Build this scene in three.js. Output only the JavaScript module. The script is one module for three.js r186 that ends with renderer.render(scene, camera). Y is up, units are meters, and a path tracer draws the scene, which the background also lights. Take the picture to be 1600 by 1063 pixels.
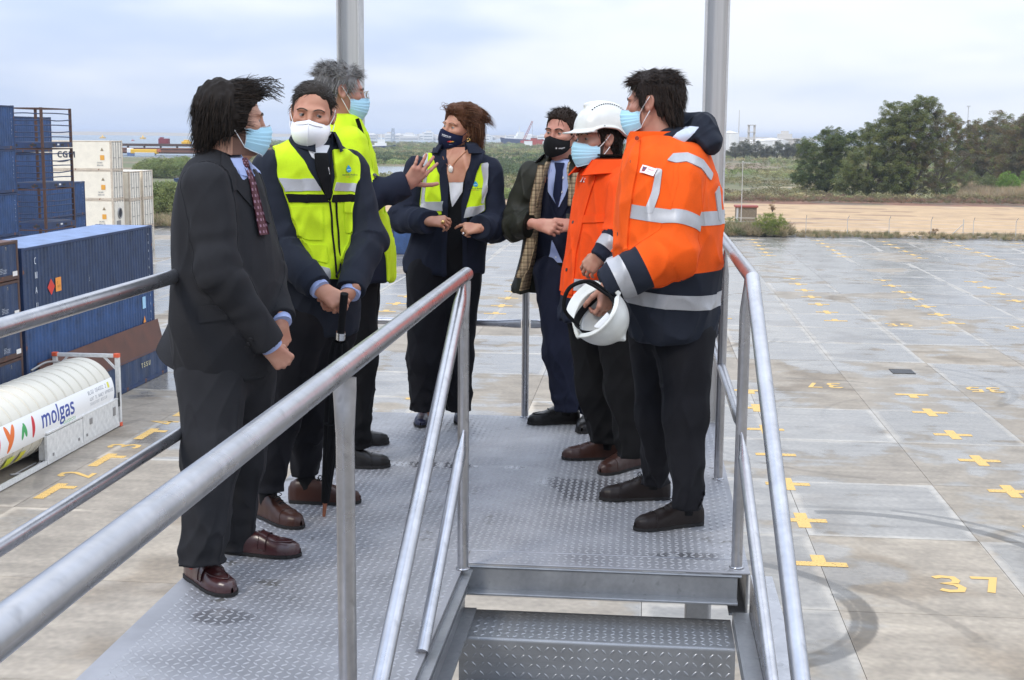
import * as THREE from 'three';
import { mergeGeometries, mergeVertices } from 'three/addons/utils/BufferGeometryUtils.js';

// ---------- camera, sky, sun, exposure ----------
const V = (x, y, z) => new THREE.Vector3(x, y, z), PI = Math.PI;
const scene = new THREE.Scene();
const FOC = 2100, YAW = THREE.MathUtils.degToRad(5.57), PITCH = Math.atan(320.5 / FOC), ROLL = 0.008;
const camera = new THREE.PerspectiveCamera(2 * Math.atan(531.5 / FOC) * 180 / PI, 1024 / 680, 0.05, 12000);
camera.rotation.order = 'YXZ';
camera.position.set(0, 1.58, 0);
camera.rotation.set(-PITCH, YAW, ROLL);
scene.add(camera);
const renderer = new THREE.WebGLRenderer({ antialias: true });
renderer.toneMapping = THREE.LinearToneMapping;
renderer.toneMappingExposure = 1.16;
renderer.shadowMap.enabled = true;
const SUN_DIR = V(-0.62, 0.95, 0.75).normalize();
const sun = new THREE.DirectionalLight(new THREE.Color(1, 0.93, 0.82), 1.5);
sun.position.copy(SUN_DIR.clone().multiplyScalar(200)); sun.target.position.set(0, -4, -20);
sun.castShadow = true; sun.shadow.radius = 26; sun.shadow.mapSize.set(4096, 4096);
Object.assign(sun.shadow.camera, { left: -120, right: 120, top: 120, bottom: -120, near: 1, far: 500 });
scene.add(sun, sun.target);

// seeded randomness and noise
let seedv = 12345;
const rnd = () => { seedv = (seedv * 1664525 + 1013904223) >>> 0; return seedv / 4294967296; };
const rr = (a, b) => a + (b - a) * rnd();
const PERM = new Uint8Array(512), G3 = new Float32Array(256 * 3);
{ const p = [...Array(256).keys()]; for (let i = 255; i > 0; i--) { const j = Math.floor(rnd() * (i + 1)); [p[i], p[j]] = [p[j], p[i]]; } for (let i = 0; i < 512; i++) PERM[i] = p[i & 255]; for (let i = 0; i < 256; i++) { const a = rnd() * 6.2832, c = rnd() * 2 - 1, s = Math.sqrt(1 - c * c) * 1.4; G3[3 * i] = Math.cos(a) * s; G3[3 * i + 1] = c * 1.4; G3[3 * i + 2] = Math.sin(a) * s; } }
function noise(x, y, z = 0) {
  const X = Math.floor(x), Y = Math.floor(y), Z = Math.floor(z), fx = x - X, fy = y - Y, fz = z - Z, a = X & 255, b = Y & 255, c = Z & 255;
  const u = fx * fx * fx * (fx * (fx * 6 - 15) + 10), v = fy * fy * fy * (fy * (fy * 6 - 15) + 10), w = fz * fz * fz * (fz * (fz * 6 - 15) + 10);
  const A = PERM[a] + b, B = PERM[a + 1] + b, AA = PERM[A & 255 | (A & 256)] + c, AB = PERM[(A + 1) & 511] + c, BA = PERM[B] + c, BB = PERM[(B + 1) & 511] + c;
  let h = PERM[AA] * 3; const n000 = G3[h] * fx + G3[h + 1] * fy + G3[h + 2] * fz; h = PERM[BA] * 3; const n100 = G3[h] * (fx - 1) + G3[h + 1] * fy + G3[h + 2] * fz;
  h = PERM[AB] * 3; const n010 = G3[h] * fx + G3[h + 1] * (fy - 1) + G3[h + 2] * fz; h = PERM[BB] * 3; const n110 = G3[h] * (fx - 1) + G3[h + 1] * (fy - 1) + G3[h + 2] * fz;
  h = PERM[(AA + 1) & 511] * 3; const n001 = G3[h] * fx + G3[h + 1] * fy + G3[h + 2] * (fz - 1); h = PERM[(BA + 1) & 511] * 3; const n101 = G3[h] * (fx - 1) + G3[h + 1] * fy + G3[h + 2] * (fz - 1);
  h = PERM[(AB + 1) & 511] * 3; const n011 = G3[h] * fx + G3[h + 1] * (fy - 1) + G3[h + 2] * (fz - 1); h = PERM[(BB + 1) & 511] * 3; const n111 = G3[h] * (fx - 1) + G3[h + 1] * (fy - 1) + G3[h + 2] * (fz - 1);
  const x00 = n000 + u * (n100 - n000), x10 = n010 + u * (n110 - n010), x01 = n001 + u * (n101 - n001), x11 = n011 + u * (n111 - n011), y0 = x00 + v * (x10 - x00), y1 = x01 + v * (x11 - x01);
  return y0 + w * (y1 - y0);
}
const fbm = (x, y, z = 0, o = 4) => { let s = 0, a = 0.5; for (let i = 0; i < o; i++) { s += a * noise(x, y, z); x *= 2.03; y *= 2.03; z *= 2.03; a *= 0.5; } return s; };
const clamp = (x, a = 0, b = 1) => x < a ? a : x > b ? b : x, lerp = (a, b, t) => a + (b - a) * t;
const sstep = (a, b, x) => { const t = clamp((x - a) / (b - a)); return t * t * (3 - 2 * t); };

// camera frame: a pixel of the 1600 x 1063 photograph and a forward distance give a point
const FWD = V(-Math.sin(YAW), 0, -Math.cos(YAW)), RGT = V(Math.cos(YAW), 0, -Math.sin(YAW)), UP = V(0, 1, 0);
const CF = FWD.clone().multiplyScalar(Math.cos(PITCH)).addScaledVector(UP, -Math.sin(PITCH));
const CU0 = UP.clone().multiplyScalar(Math.cos(PITCH)).addScaledVector(FWD, Math.sin(PITCH));
const CR = RGT.clone().multiplyScalar(Math.cos(ROLL)).addScaledVector(CU0, Math.sin(ROLL));
const CU = CU0.clone().multiplyScalar(Math.cos(ROLL)).addScaledVector(RGT, -Math.sin(ROLL));
const EYE = V(0, 1.58, 0);
const rayOf = (x, y) => CF.clone().addScaledVector(CR, (x - 800) / FOC).addScaledVector(CU, -(y - 531.5) / FOC);
const at = (x, y, d) => { const r = rayOf(x, y); return EYE.clone().addScaledVector(r, d / r.dot(FWD)); };
const onY = (x, y, h) => { const r = rayOf(x, y); return EYE.clone().addScaledVector(r, (h - EYE.y) / r.y); };
const onX = (x, y, h) => { const r = rayOf(x, y); return EYE.clone().addScaledVector(r, (h - EYE.x) / r.x); };

// sky: an even broken overcast, a little bluer to the left, whiter to the right
{
  const W = 2048, H = 1024, data = new Float32Array(W * H * 4);
  for (let j = 0; j < H; j++) {
    const el = ((j + 0.5) / H - 0.5) * PI, y = Math.sin(el), c = Math.cos(el);
    for (let i = 0; i < W; i++) {
      const o = (j * W + i) * 4; data[o + 3] = 1; if (y < -0.03) { data[o] = 0.22; data[o + 1] = 0.22; data[o + 2] = 0.21; continue; }
      const az = ((i + 0.5) / W - 0.5) * 2 * PI, x = Math.cos(az) * c, z = Math.sin(az) * c;
      const e = Math.max(y, 0), k = 1 / (e + 0.16);
      const px = x * k, pz = z * k;
      const warm = sstep(-0.42, 0.34, x * Math.cos(YAW) - z * Math.sin(YAW));        // whiter cloud towards the right
      let cl = fbm(px * 1.1 + 3, pz * 1.1, 1.3, 5) * 1.5 + 0.5 + 0.20 * (warm - 0.5);
      const st = e > 0.7 ? 0 : fbm(az * 5.2, y * 26, 4.4, 4);                                       // long bands low down
      cl = clamp(lerp(cl, 0.5 + st * 0.85 + 0.55 * (warm - 0.44), Math.exp(-e * 5)));
      const puff = e > 0.7 ? 0 : sstep(0.16, 0.42, fbm(az * 11, y * 46, 9.1, 4)) * Math.exp(-e * 4) * 0.28;
      const t = clamp(sstep(0.18, 0.85, cl) + puff);
      const hz = Math.exp(-e * 22);
      const lo = [0.52, 0.625, 0.83], hi = [0.80, 0.845, 0.92];
      const f = (1 + 1.7 * Math.max(0, y)) / 1.05;
      for (let q = 0; q < 3; q++) {
        let v = lerp(lo[q], hi[q], t) * f;
        v = lerp(v, lerp([0.55, 0.63, 0.80][q], [0.83, 0.87, 0.93][q], warm), hz * 0.55);
        data[o + q] = y < -0.02 ? [0.22, 0.22, 0.21][q] : v;
      }
      data[o + 3] = 1;
    }
  }
  const t = new THREE.DataTexture(data, W, H, THREE.RGBAFormat, THREE.FloatType);
  t.mapping = THREE.EquirectangularReflectionMapping; t.magFilter = THREE.LinearFilter; t.wrapS = THREE.RepeatWrapping; t.needsUpdate = true;
  scene.background = t; scene.environment = t;
}
// ---------- helpers ----------
const usedNames = new Map();
const numbered = (n) => { const k = usedNames.get(n) ?? 0; usedNames.set(n, k + 1); return k ? n + '_' + String(k).padStart(3, '0') : n; };
const baseOf = new WeakMap();
function thing(name, label, category, pos = V(0, 0, 0), group, turn = 0) {
  const o = new THREE.Group(); o.name = numbered(name); o.position.copy(pos); o.rotation.y = turn; scene.add(o);
  o.userData = { label, category }; if (group) o.userData.group = group;
  baseOf.set(o, pos.clone());
  return o;
}
function tagged(o, label, category, group) { o.userData = { ...o.userData, label, category }; if (group) o.userData.group = group; return o; }
function mesh(name, geo, mat, parent, opt = {}) {
  const g = Array.isArray(geo) ? mergeGeometries(geo.map((q) => { const c = q.index ? q.toNonIndexed() : q.clone(); for (const k of Object.keys(c.attributes)) if (!['position', 'normal', 'uv'].includes(k)) c.deleteAttribute(k); if (!c.attributes.uv) c.setAttribute('uv', new THREE.BufferAttribute(new Float32Array(c.attributes.position.count * 2), 2)); return c; })) : geo;
  const m = new THREE.Mesh(g, mat); m.name = parent && parent !== scene ? name : numbered(name); m.castShadow = m.receiveShadow = true; (parent ?? scene).add(m);
  if (opt.label) m.userData.label = opt.label; if (opt.kind) m.userData.kind = opt.kind;
  return m;
}
// part given in world coordinates under a thing whose base lies elsewhere
function wpart(name, geo, mat, parent, opt) {
  const b = baseOf.get(parent) ?? V(0, 0, 0), gs = (Array.isArray(geo) ? geo : [geo]).map((g) => g.clone().translate(-b.x, -b.y, -b.z));
  const m = mesh(name, gs.length > 1 ? gs : gs[0], mat, parent, opt); baseOf.set(m, b); return m;
}
function copyOf(src, pos, turn, label, group) {
  const c = src.clone(); c.name = numbered(src.name.replace(/_\d{3}$/, '')); c.position.copy(pos); if (turn !== undefined) c.rotation.y = turn; scene.add(c);
  c.userData = { ...src.userData }; if (label) c.userData.label = label; if (group) c.userData.group = group; return c;
}
const box = (w, h, d, x = 0, y = 0, z = 0) => new THREE.BoxGeometry(w, h, d).translate(x, y, z);
// box with chamfered edges
function cbox(w, h, d, x = 0, y = 0, z = 0, c = 0.008) {
  const s = new THREE.Shape(), a = w / 2 - c, b = h / 2 - c; s.moveTo(-a, -b); s.lineTo(a, -b); s.lineTo(a, b); s.lineTo(-a, b); s.closePath();
  return new THREE.ExtrudeGeometry(s, { depth: d - 2 * c, bevelEnabled: true, bevelThickness: c, bevelSize: c, bevelSegments: 1 }).translate(x, y, z - d / 2 + c);
}
// round bar between two points, ends may be pressed flat (axis f is the thin direction)
function bar(a, b, r, { seg = 14, r2 = r, flatA = 0, flatB = 0, f = V(1, 0, 0), cap = true } = {}) {
  const dir = b.clone().sub(a), L = dir.length(); dir.normalize();
  const f0 = Math.abs(f.dot(dir)) > 0.95 ? V(0, 0, 1) : f, u = f0.clone().addScaledVector(dir, -f0.dot(dir)).normalize(), w = dir.clone().cross(u);
  const ts = [0]; if (flatA) ts.push(0.03 / L, 0.07 / L, 0.13 / L); if (flatB) ts.push(1 - 0.13 / L, 1 - 0.07 / L, 1 - 0.03 / L); ts.push(1);
  const P = [], UV = [], I = [];
  ts.forEach((t, k) => {
    const fa = flatA ? 1 - sstep(0.02, 0.13, t * L) : 0, fb = flatB ? 1 - sstep(0.02, 0.13, (1 - t) * L) : 0, q = Math.max(fa * flatA, fb * flatB), rad = lerp(r, r2, t);
    for (let i = 0; i <= seg; i++) {
      const an = i / seg * 2 * PI, p = a.clone().addScaledVector(dir, t * L).addScaledVector(u, Math.cos(an) * rad * (1 - 0.68 * q)).addScaledVector(w, Math.sin(an) * rad * (1 + 0.32 * q));
      P.push(p.x, p.y, p.z); UV.push(an * rad, t * L);
    }
  });
  for (let k = 0; k < ts.length - 1; k++) for (let i = 0; i < seg; i++) { const q = k * (seg + 1) + i; I.push(q, q + seg + 1, q + 1, q + 1, q + seg + 1, q + seg + 2); }
  const g = new THREE.BufferGeometry(); g.setAttribute('position', new THREE.Float32BufferAttribute(P, 3)); g.setAttribute('uv', new THREE.Float32BufferAttribute(UV, 2)); g.setIndex(I); g.computeVertexNormals();
  // weld normals over the seam
  const n = g.attributes.normal; for (let k = 0; k < ts.length; k++) { const i0 = k * (seg + 1), i1 = i0 + seg; const x = n.getX(i0) + n.getX(i1), y = n.getY(i0) + n.getY(i1), z = n.getZ(i0) + n.getZ(i1), l = Math.hypot(x, y, z) || 1; n.setXYZ(i0, x / l, y / l, z / l); n.setXYZ(i1, x / l, y / l, z / l); }
  if (!cap) return g;
  const ends = [[a, -1, flatA, r], [b, 1, flatB, r2]].map(([p, s, q, rad]) => {
    const c = new THREE.CircleGeometry(1, seg), m = new THREE.Matrix4().makeBasis(u.clone().multiplyScalar(rad * (1 - 0.68 * q)), w.clone().multiplyScalar(s * rad * (1 + 0.32 * q)), dir.clone().multiplyScalar(s)); m.setPosition(p); c.applyMatrix4(m); c.computeVertexNormals(); return c.toNonIndexed();
  });
  return mergeGeometries([g.toNonIndexed(), ...ends]);
}
function tube(pts, r, seg = 8, n = 24, closed = false) { return new THREE.TubeGeometry(new THREE.CatmullRomCurve3(pts, closed), n, r, seg, closed); }
const std = (o) => new THREE.MeshStandardMaterial(o), phy = (o) => new THREE.MeshPhysicalMaterial(o);
const lin = (r, g, b) => new THREE.Color().setRGB(r, g, b);
function canvasTex(w, h, draw, { srgb = true, repeat } = {}) {
  const c = document.createElement('canvas'); c.width = w; c.height = h; draw(c.getContext('2d'), w, h);
  const t = new THREE.CanvasTexture(c); if (srgb) t.colorSpace = THREE.SRGBColorSpace; if (repeat) { t.wrapS = t.wrapT = THREE.RepeatWrapping; t.repeat.set(...repeat); } return t;
}
function fieldTex(n, fn, { srgb = true, ch = 3 } = {}) {   // n x n bytes, fn(u, v) -> grey or [r, g, b] in 0..1 (values as stored)
  const d = new Uint8Array(n * n * 4);
  for (let j = 0; j < n; j++) for (let i = 0; i < n; i++) { const v = fn(i / n, j / n), o = (j * n + i) * 4; if (typeof v === 'number') { d[o] = d[o + 1] = d[o + 2] = clamp(v) * 255; } else { d[o] = clamp(v[0]) * 255; d[o + 1] = clamp(v[1]) * 255; d[o + 2] = clamp(v[2]) * 255; } d[o + 3] = 255; }
  const t = new THREE.DataTexture(d, n, n); t.magFilter = t.minFilter = THREE.LinearFilter; t.wrapS = t.wrapT = THREE.RepeatWrapping; if (srgb) t.colorSpace = THREE.SRGBColorSpace; t.needsUpdate = true; return t;
}
// seamless noise on the unit square, several octaves
function tileNoise(u, v, per, oct = 4, z = 0) {
  let s = 0, a = 0.5; for (let o = 0; o < oct; o++) {
    const p = per * (1 << o), x = u * p, y = v * p, fx = u, fy = v;
    const n00 = noise(x, y, z + o * 7), n10 = noise(x - p, y, z + o * 7), n01 = noise(x, y - p, z + o * 7), n11 = noise(x - p, y - p, z + o * 7);
    s += a * lerp(lerp(n00, n10, fx), lerp(n01, n11, fx), fy); a *= 0.5;
  } return s;
}
// worn paint with rust spots for the containers
const rustTex = (base, rust, amt, z, va = 1) => fieldTex(256, (u, v) => {
  const n = tileNoise(u, v, 5, 5, z), m = tileNoise(u, v, 3, 3, z + 20), k = sstep(amt, amt + 0.10, n + 0.25 * m), w = 1 + va * (0.35 * m + 0.22 * tileNoise(u, v, 24, 2, z + 3));
  return [0, 1, 2].map((q) => lerp(clamp(base[q] * w), rust[q] * (0.8 + n), k));
});
// ---------- steel landing, stair, railings, columns ----------
const XL = -1.62, XR = 0.415, XS = -0.635, ZF = -7.46, ZN = -4.80, GY = -8.8;
const steelMap = fieldTex(512, (u, v) => 0.92 + 0.24 * tileNoise(u, v, 6, 5, 1) + 0.10 * tileNoise(u, v, 50, 2, 9) - 0.10 * sstep(0.2, 0.34, tileNoise(u, v, 22, 3, 15)));
const steelRough = fieldTex(512, (u, v) => 0.86 + 0.5 * tileNoise(u, v, 5, 5, 14), { srgb: false });
const M = {};
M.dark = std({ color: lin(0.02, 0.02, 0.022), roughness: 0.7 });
const textTex = (w, h, fn) => canvasTex(w, h, (c) => { c.clearRect(0, 0, w, h); fn(c, w, h); });

M.rail = std({ color: lin(0.50, 0.50, 0.52), metalness: 0.9, roughness: 0.33, map: steelMap, roughnessMap: steelRough });
M.beam = std({ color: lin(0.30, 0.31, 0.325), metalness: 0.45, roughness: 0.45, map: steelMap, roughnessMap: steelRough });
M.col = std({ color: lin(0.55, 0.55, 0.545), metalness: 0.15, roughness: 0.5, map: steelMap });
// plate: painted silver, with wet puddles (smoother) where the photo shows them
const wetSpots = [[930, 765, 0.36, 0.24], [690, 727, 0.6, 0.06], [350, 965, 0.14, 0.08], [1085, 870, 0.22, 0.05]].map(([x, y, a, b]) => { const p = onY(x, y, 0); return [p.x, p.z, a, b]; });
const plateWet = (x, z) => { let k = 0; const w = fbm(x * 3.1, z * 3.1, 2, 4); for (const [cx, cz, a, b] of wetSpots) k = Math.max(k, 1 - Math.hypot((x - cx) / a, (z - cz) / b) + w * 1.1); return sstep(-0.05, 0.55, k); };
const PU = 2.2, PV = 8.8;   // plate texture covers X -1.7..0.5, Z -7.6..1.2
const plateTex = (fn, srgb) => { const W = 320, H = 1280, d = new Uint8Array(W * H * 4); for (let j = 0; j < H; j++) for (let i = 0; i < W; i++) { const x = -1.7 + (i + 0.5) / W * PU, z = -7.6 + (j + 0.5) / H * PV, v = fn(x, z), o = (j * W + i) * 4; d[o] = clamp(v[0]) * 255; d[o + 1] = clamp(v[1]) * 255; d[o + 2] = clamp(v[2]) * 255; d[o + 3] = 255; } const t = new THREE.DataTexture(d, W, H); t.magFilter = THREE.LinearFilter; if (srgb) t.colorSpace = THREE.SRGBColorSpace; t.needsUpdate = true; return t; };
const plateMap = plateTex((x, z) => { const n = fbm(x * 4, z * 4, 3, 5), s = sstep(0.2, 0.36, fbm(x * 9, z * 9, 8, 4)) * sstep(-0.05, 0.25, fbm(x * 1.7, z * 1.7, 12, 2)), w = plateWet(x, z), k = 0.74 + 0.16 * n - 0.22 * s - 0.10 * w; return [k, k * (1 - 0.02 * s), k * (1.012 - 0.07 * s)]; }, true);
const plateRgh = plateTex((x, z) => { const n = fbm(x * 5, z * 5, 6, 4), w = plateWet(x, z); const k = lerp(0.52 + 0.22 * n, 0.16, w); return [k, k, k]; }, false);
M.plate = std({ color: lin(0.56, 0.56, 0.575), metalness: 0.42, roughness: 1, map: plateMap, roughnessMap: plateRgh });
M.lug = std({ color: lin(0.335, 0.335, 0.345), metalness: 0.42, roughness: 0.46 });
M.tread = std({ color: lin(0.30, 0.31, 0.325), metalness: 0.5, roughness: 0.4, map: steelMap });
M.treadLug = std({ color: lin(0.31, 0.32, 0.335), metalness: 0.55, roughness: 0.3 });
const plateUV = (g) => { const p = g.attributes.position, uv = new Float32Array(p.count * 2); for (let i = 0; i < p.count; i++) { uv[2 * i] = (p.getX(i) + 1.7) / PU; uv[2 * i + 1] = (p.getZ(i) + 7.6) / PV; } g.setAttribute('uv', new THREE.BufferAttribute(uv, 2)); return g; };
const lugGeo = (() => {   // raised lozenge of chequer plate, 12 faces, long axis X
  const L = 0.0135, w = 0.0042, h = 0.0019, rim = [[L, 0], [L * 0.6, w * 0.75], [0, w], [-L * 0.6, w * 0.75], [-L, 0], [-L * 0.6, -w * 0.75], [0, -w], [L * 0.6, -w * 0.75]], P = [], I = [];
  for (const [x, z] of rim) P.push(x, 0, z); for (const [x, z] of rim) P.push(x * 0.68, h, z * 0.5); P.push(0, h * 1.12, 0);
  for (let i = 0; i < 8; i++) { const j = (i + 1) % 8; I.push(i, i + 8, j, j, i + 8, j + 8, i + 8, 16, j + 8); }
  const g = new THREE.BufferGeometry(); g.setAttribute('position', new THREE.Float32BufferAttribute(P, 3)); g.setIndex(I); g.computeVertexNormals(); return g;
})();
// a field of lozenges on a rectangle: origin o, axes ax (length la) and az (length lb), normal up
function lugField(name, o, ax, la, az, lb, mat, parent, pitch = 0.0285, scale = 1) {
  const n = ax.clone().cross(az).multiplyScalar(-1).normalize(), na = Math.floor(la / pitch), nb = Math.floor(lb / pitch), im = new THREE.InstancedMesh(lugGeo, mat, na * nb), m = new THREE.Matrix4(), b = baseOf.get(parent) ?? V(0, 0, 0);
  let k = 0;
  for (let i = 0; i < na; i++) for (let j = 0; j < nb; j++) {
    const s = (i + j) % 2 ? 1 : -1, c = Math.cos(PI / 4 * s), q = Math.sin(PI / 4 * s), u = ax.clone().multiplyScalar(c).addScaledVector(az, q), w = az.clone().multiplyScalar(c).addScaledVector(ax, -q);
    const p = o.clone().addScaledVector(ax, (i + 0.5) / na * la).addScaledVector(az, (j + 0.5) / nb * lb).sub(b);
    m.makeBasis(u.multiplyScalar(scale), n.clone().multiplyScalar(scale), w.multiplyScalar(scale)); m.setPosition(p); im.setMatrixAt(k++, m);
  }
  im.name = name; im.userData.kind = 'stuff'; im.castShadow = im.receiveShadow = true; parent.add(im); return im;
}
{
  const t = thing('steel_landing', 'grey chequer plate landing of the steel tower where seven people stand', 'platform', V(-0.6, 0, -6.1));
  wpart('chequer_plate', plateUV(cbox(XR - XL, 0.008, ZN - 0.152 - ZF, (XL + XR) / 2, -0.004, (ZN - 0.152 + ZF) / 2, 0.002)), M.plate, t);
  wpart('chequer_plate', plateUV(cbox(XR - XS, 0.008, 0.148, (XS + XR) / 2, -0.004, ZN - 0.074, 0.002)), M.plate, t);
  wpart('chequer_plate', plateUV(cbox(XS - 0.004 - XL, 0.008, 5.9, (XS - 0.004 + XL) / 2, -0.004, ZN - 0.148 + 2.95, 0.002)), M.plate, t);
  lugField('raised_lozenge', V(XL + 0.06, 0, ZF + 0.015), V(1, 0, 0), XR - XL - 0.075, V(0, 0, 1), ZN - 0.16 - ZF - 0.015, M.lug, t);
  lugField('raised_lozenge', V(XS + 0.01, 0, ZN - 0.145), V(1, 0, 0), XR - XS - 0.02, V(0, 0, 1), 0.135, M.lug, t);
  lugField('raised_lozenge', V(XL + 0.06, 0, ZN - 0.145), V(1, 0, 0), XS - XL - 0.075, V(0, 0, 1), 2.6, M.lug, t);
  // channels round the edge
  wpart('edge_beam', [cbox(0.008, 0.16, 8.5, XL + 0.006, -0.09, -3.2, 0.002), cbox(0.06, 0.008, 8.5, XL + 0.04, -0.172, -3.2, 0.002)], M.beam, t);
  wpart('edge_beam', [cbox(0.008, 0.16, 2.6, XR - 0.006, -0.09, -6.13, 0.002), cbox(0.06, 0.008, 2.6, XR - 0.04, -0.172, -6.13, 0.002)], M.beam, t);
  wpart('edge_beam', [cbox(XR - XL - 0.03, 0.16, 0.008, (XL + XR) / 2, -0.09, ZF + 0.006, 0.002)], M.beam, t);
  wpart('front_beam', [cbox(1.0, 0.086, 0.008, -0.13, -0.058, ZN + 0.008, 0.002), cbox(1.0, 0.009, 0.055, -0.13, -0.101, ZN + 0.034, 0.002), cbox(1.03, 0.006, 0.02, -0.13, -0.0115, ZN + 0.008, 0.002)], M.beam, t);
  wpart('side_beam', [cbox(0.008, 0.16, 5.0, XS - 0.004, -0.095, -2.28, 0.002), cbox(0.03, 0.008, 5.0, XS + 0.015, -0.024, -2.28, 0.002), cbox(0.045, 0.008, 5.0, XS + 0.022, -0.172, -2.28, 0.002), cbox(0.014, 0.012, 5.0, XS + 0.007, -0.09, -2.28, 0.002)], M.beam, t);
  wpart('side_beam', [cbox(0.008, 0.17, 5.0, XR + 0.004, -0.085, -2.28, 0.002), cbox(0.07, 0.008, 5.0, XR + 0.043, -0.006, -2.28, 0.002)], M.rail, t); wpart('lower_flange', [cbox(0.05, 0.012, 5.0, XR - 0.026, -0.15, -2.28, 0.002), cbox(0.012, 0.05, 5.0, XR - 0.055, -0.17, -2.28, 0.002)], M.tread, t);
}
{ // stair going down towards the viewer
  const t = thing('steel_stair', 'grey steel stair of chequer plate treads going down from the landing', 'stair', V(-0.13, -2, -3.2));
  for (let k = 0; k < 5; k++) {
    const y = -0.198 - k * 0.205, z0 = -4.845 + k * 0.245, z1 = z0 + 0.29, x0 = XS + 0.008, x1 = XR - 0.062, w = x1 - x0, cx = (x0 + x1) / 2, prof = new THREE.Shape();
    const r = 0.012; prof.moveTo(z0, y - 0.005); prof.lineTo(z0, y); prof.lineTo(z1 - r, y); prof.quadraticCurveTo(z1, y, z1, y - r); prof.lineTo(z1, y - 0.19); prof.lineTo(z1 - 0.005, y - 0.19); prof.lineTo(z1 - 0.005, y - r - 0.002); prof.lineTo(z1 - r, y - 0.005); prof.closePath();
    const g = new THREE.ExtrudeGeometry(prof, { depth: w, bevelEnabled: false, curveSegments: 6 }); // x = z, y, extruded along z
    g.applyMatrix4(new THREE.Matrix4().set(0, 0, 1, x0, 0, 1, 0, 0, 1, 0, 0, 0, 0, 0, 0, 1)); g.computeVertexNormals();
    { const ix = g.index; const p = g.attributes.position; for (let i = 0; i < p.count; i += 3) for (let c = 0; c < 3; c++) { const a = p.array[(i + 1) * 3 + c]; p.array[(i + 1) * 3 + c] = p.array[(i + 2) * 3 + c]; p.array[(i + 2) * 3 + c] = a; } g.computeVertexNormals(); }
    wpart('tread', g, M.tread, t);
    if (k < 4) for (const x of [x0 + 0.02, x1 - 0.02]) wpart('bracket', box(0.03, 0.2, 0.05, x, y - 0.105, z0 + 0.2), M.beam, t);
    lugField('raised_lozenge', V(x0 + 0.01, y, z0 + 0.01), V(1, 0, 0), w - 0.02, V(0, 0, 1), 0.262, M.treadLug, t, 0.0285);
    lugField('raised_lozenge', V(x0 + 0.01, y - 0.016, z1), V(1, 0, 0), w - 0.02, V(0, -1, 0), 0.165, M.treadLug, t, 0.0285);
  }
}
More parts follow.
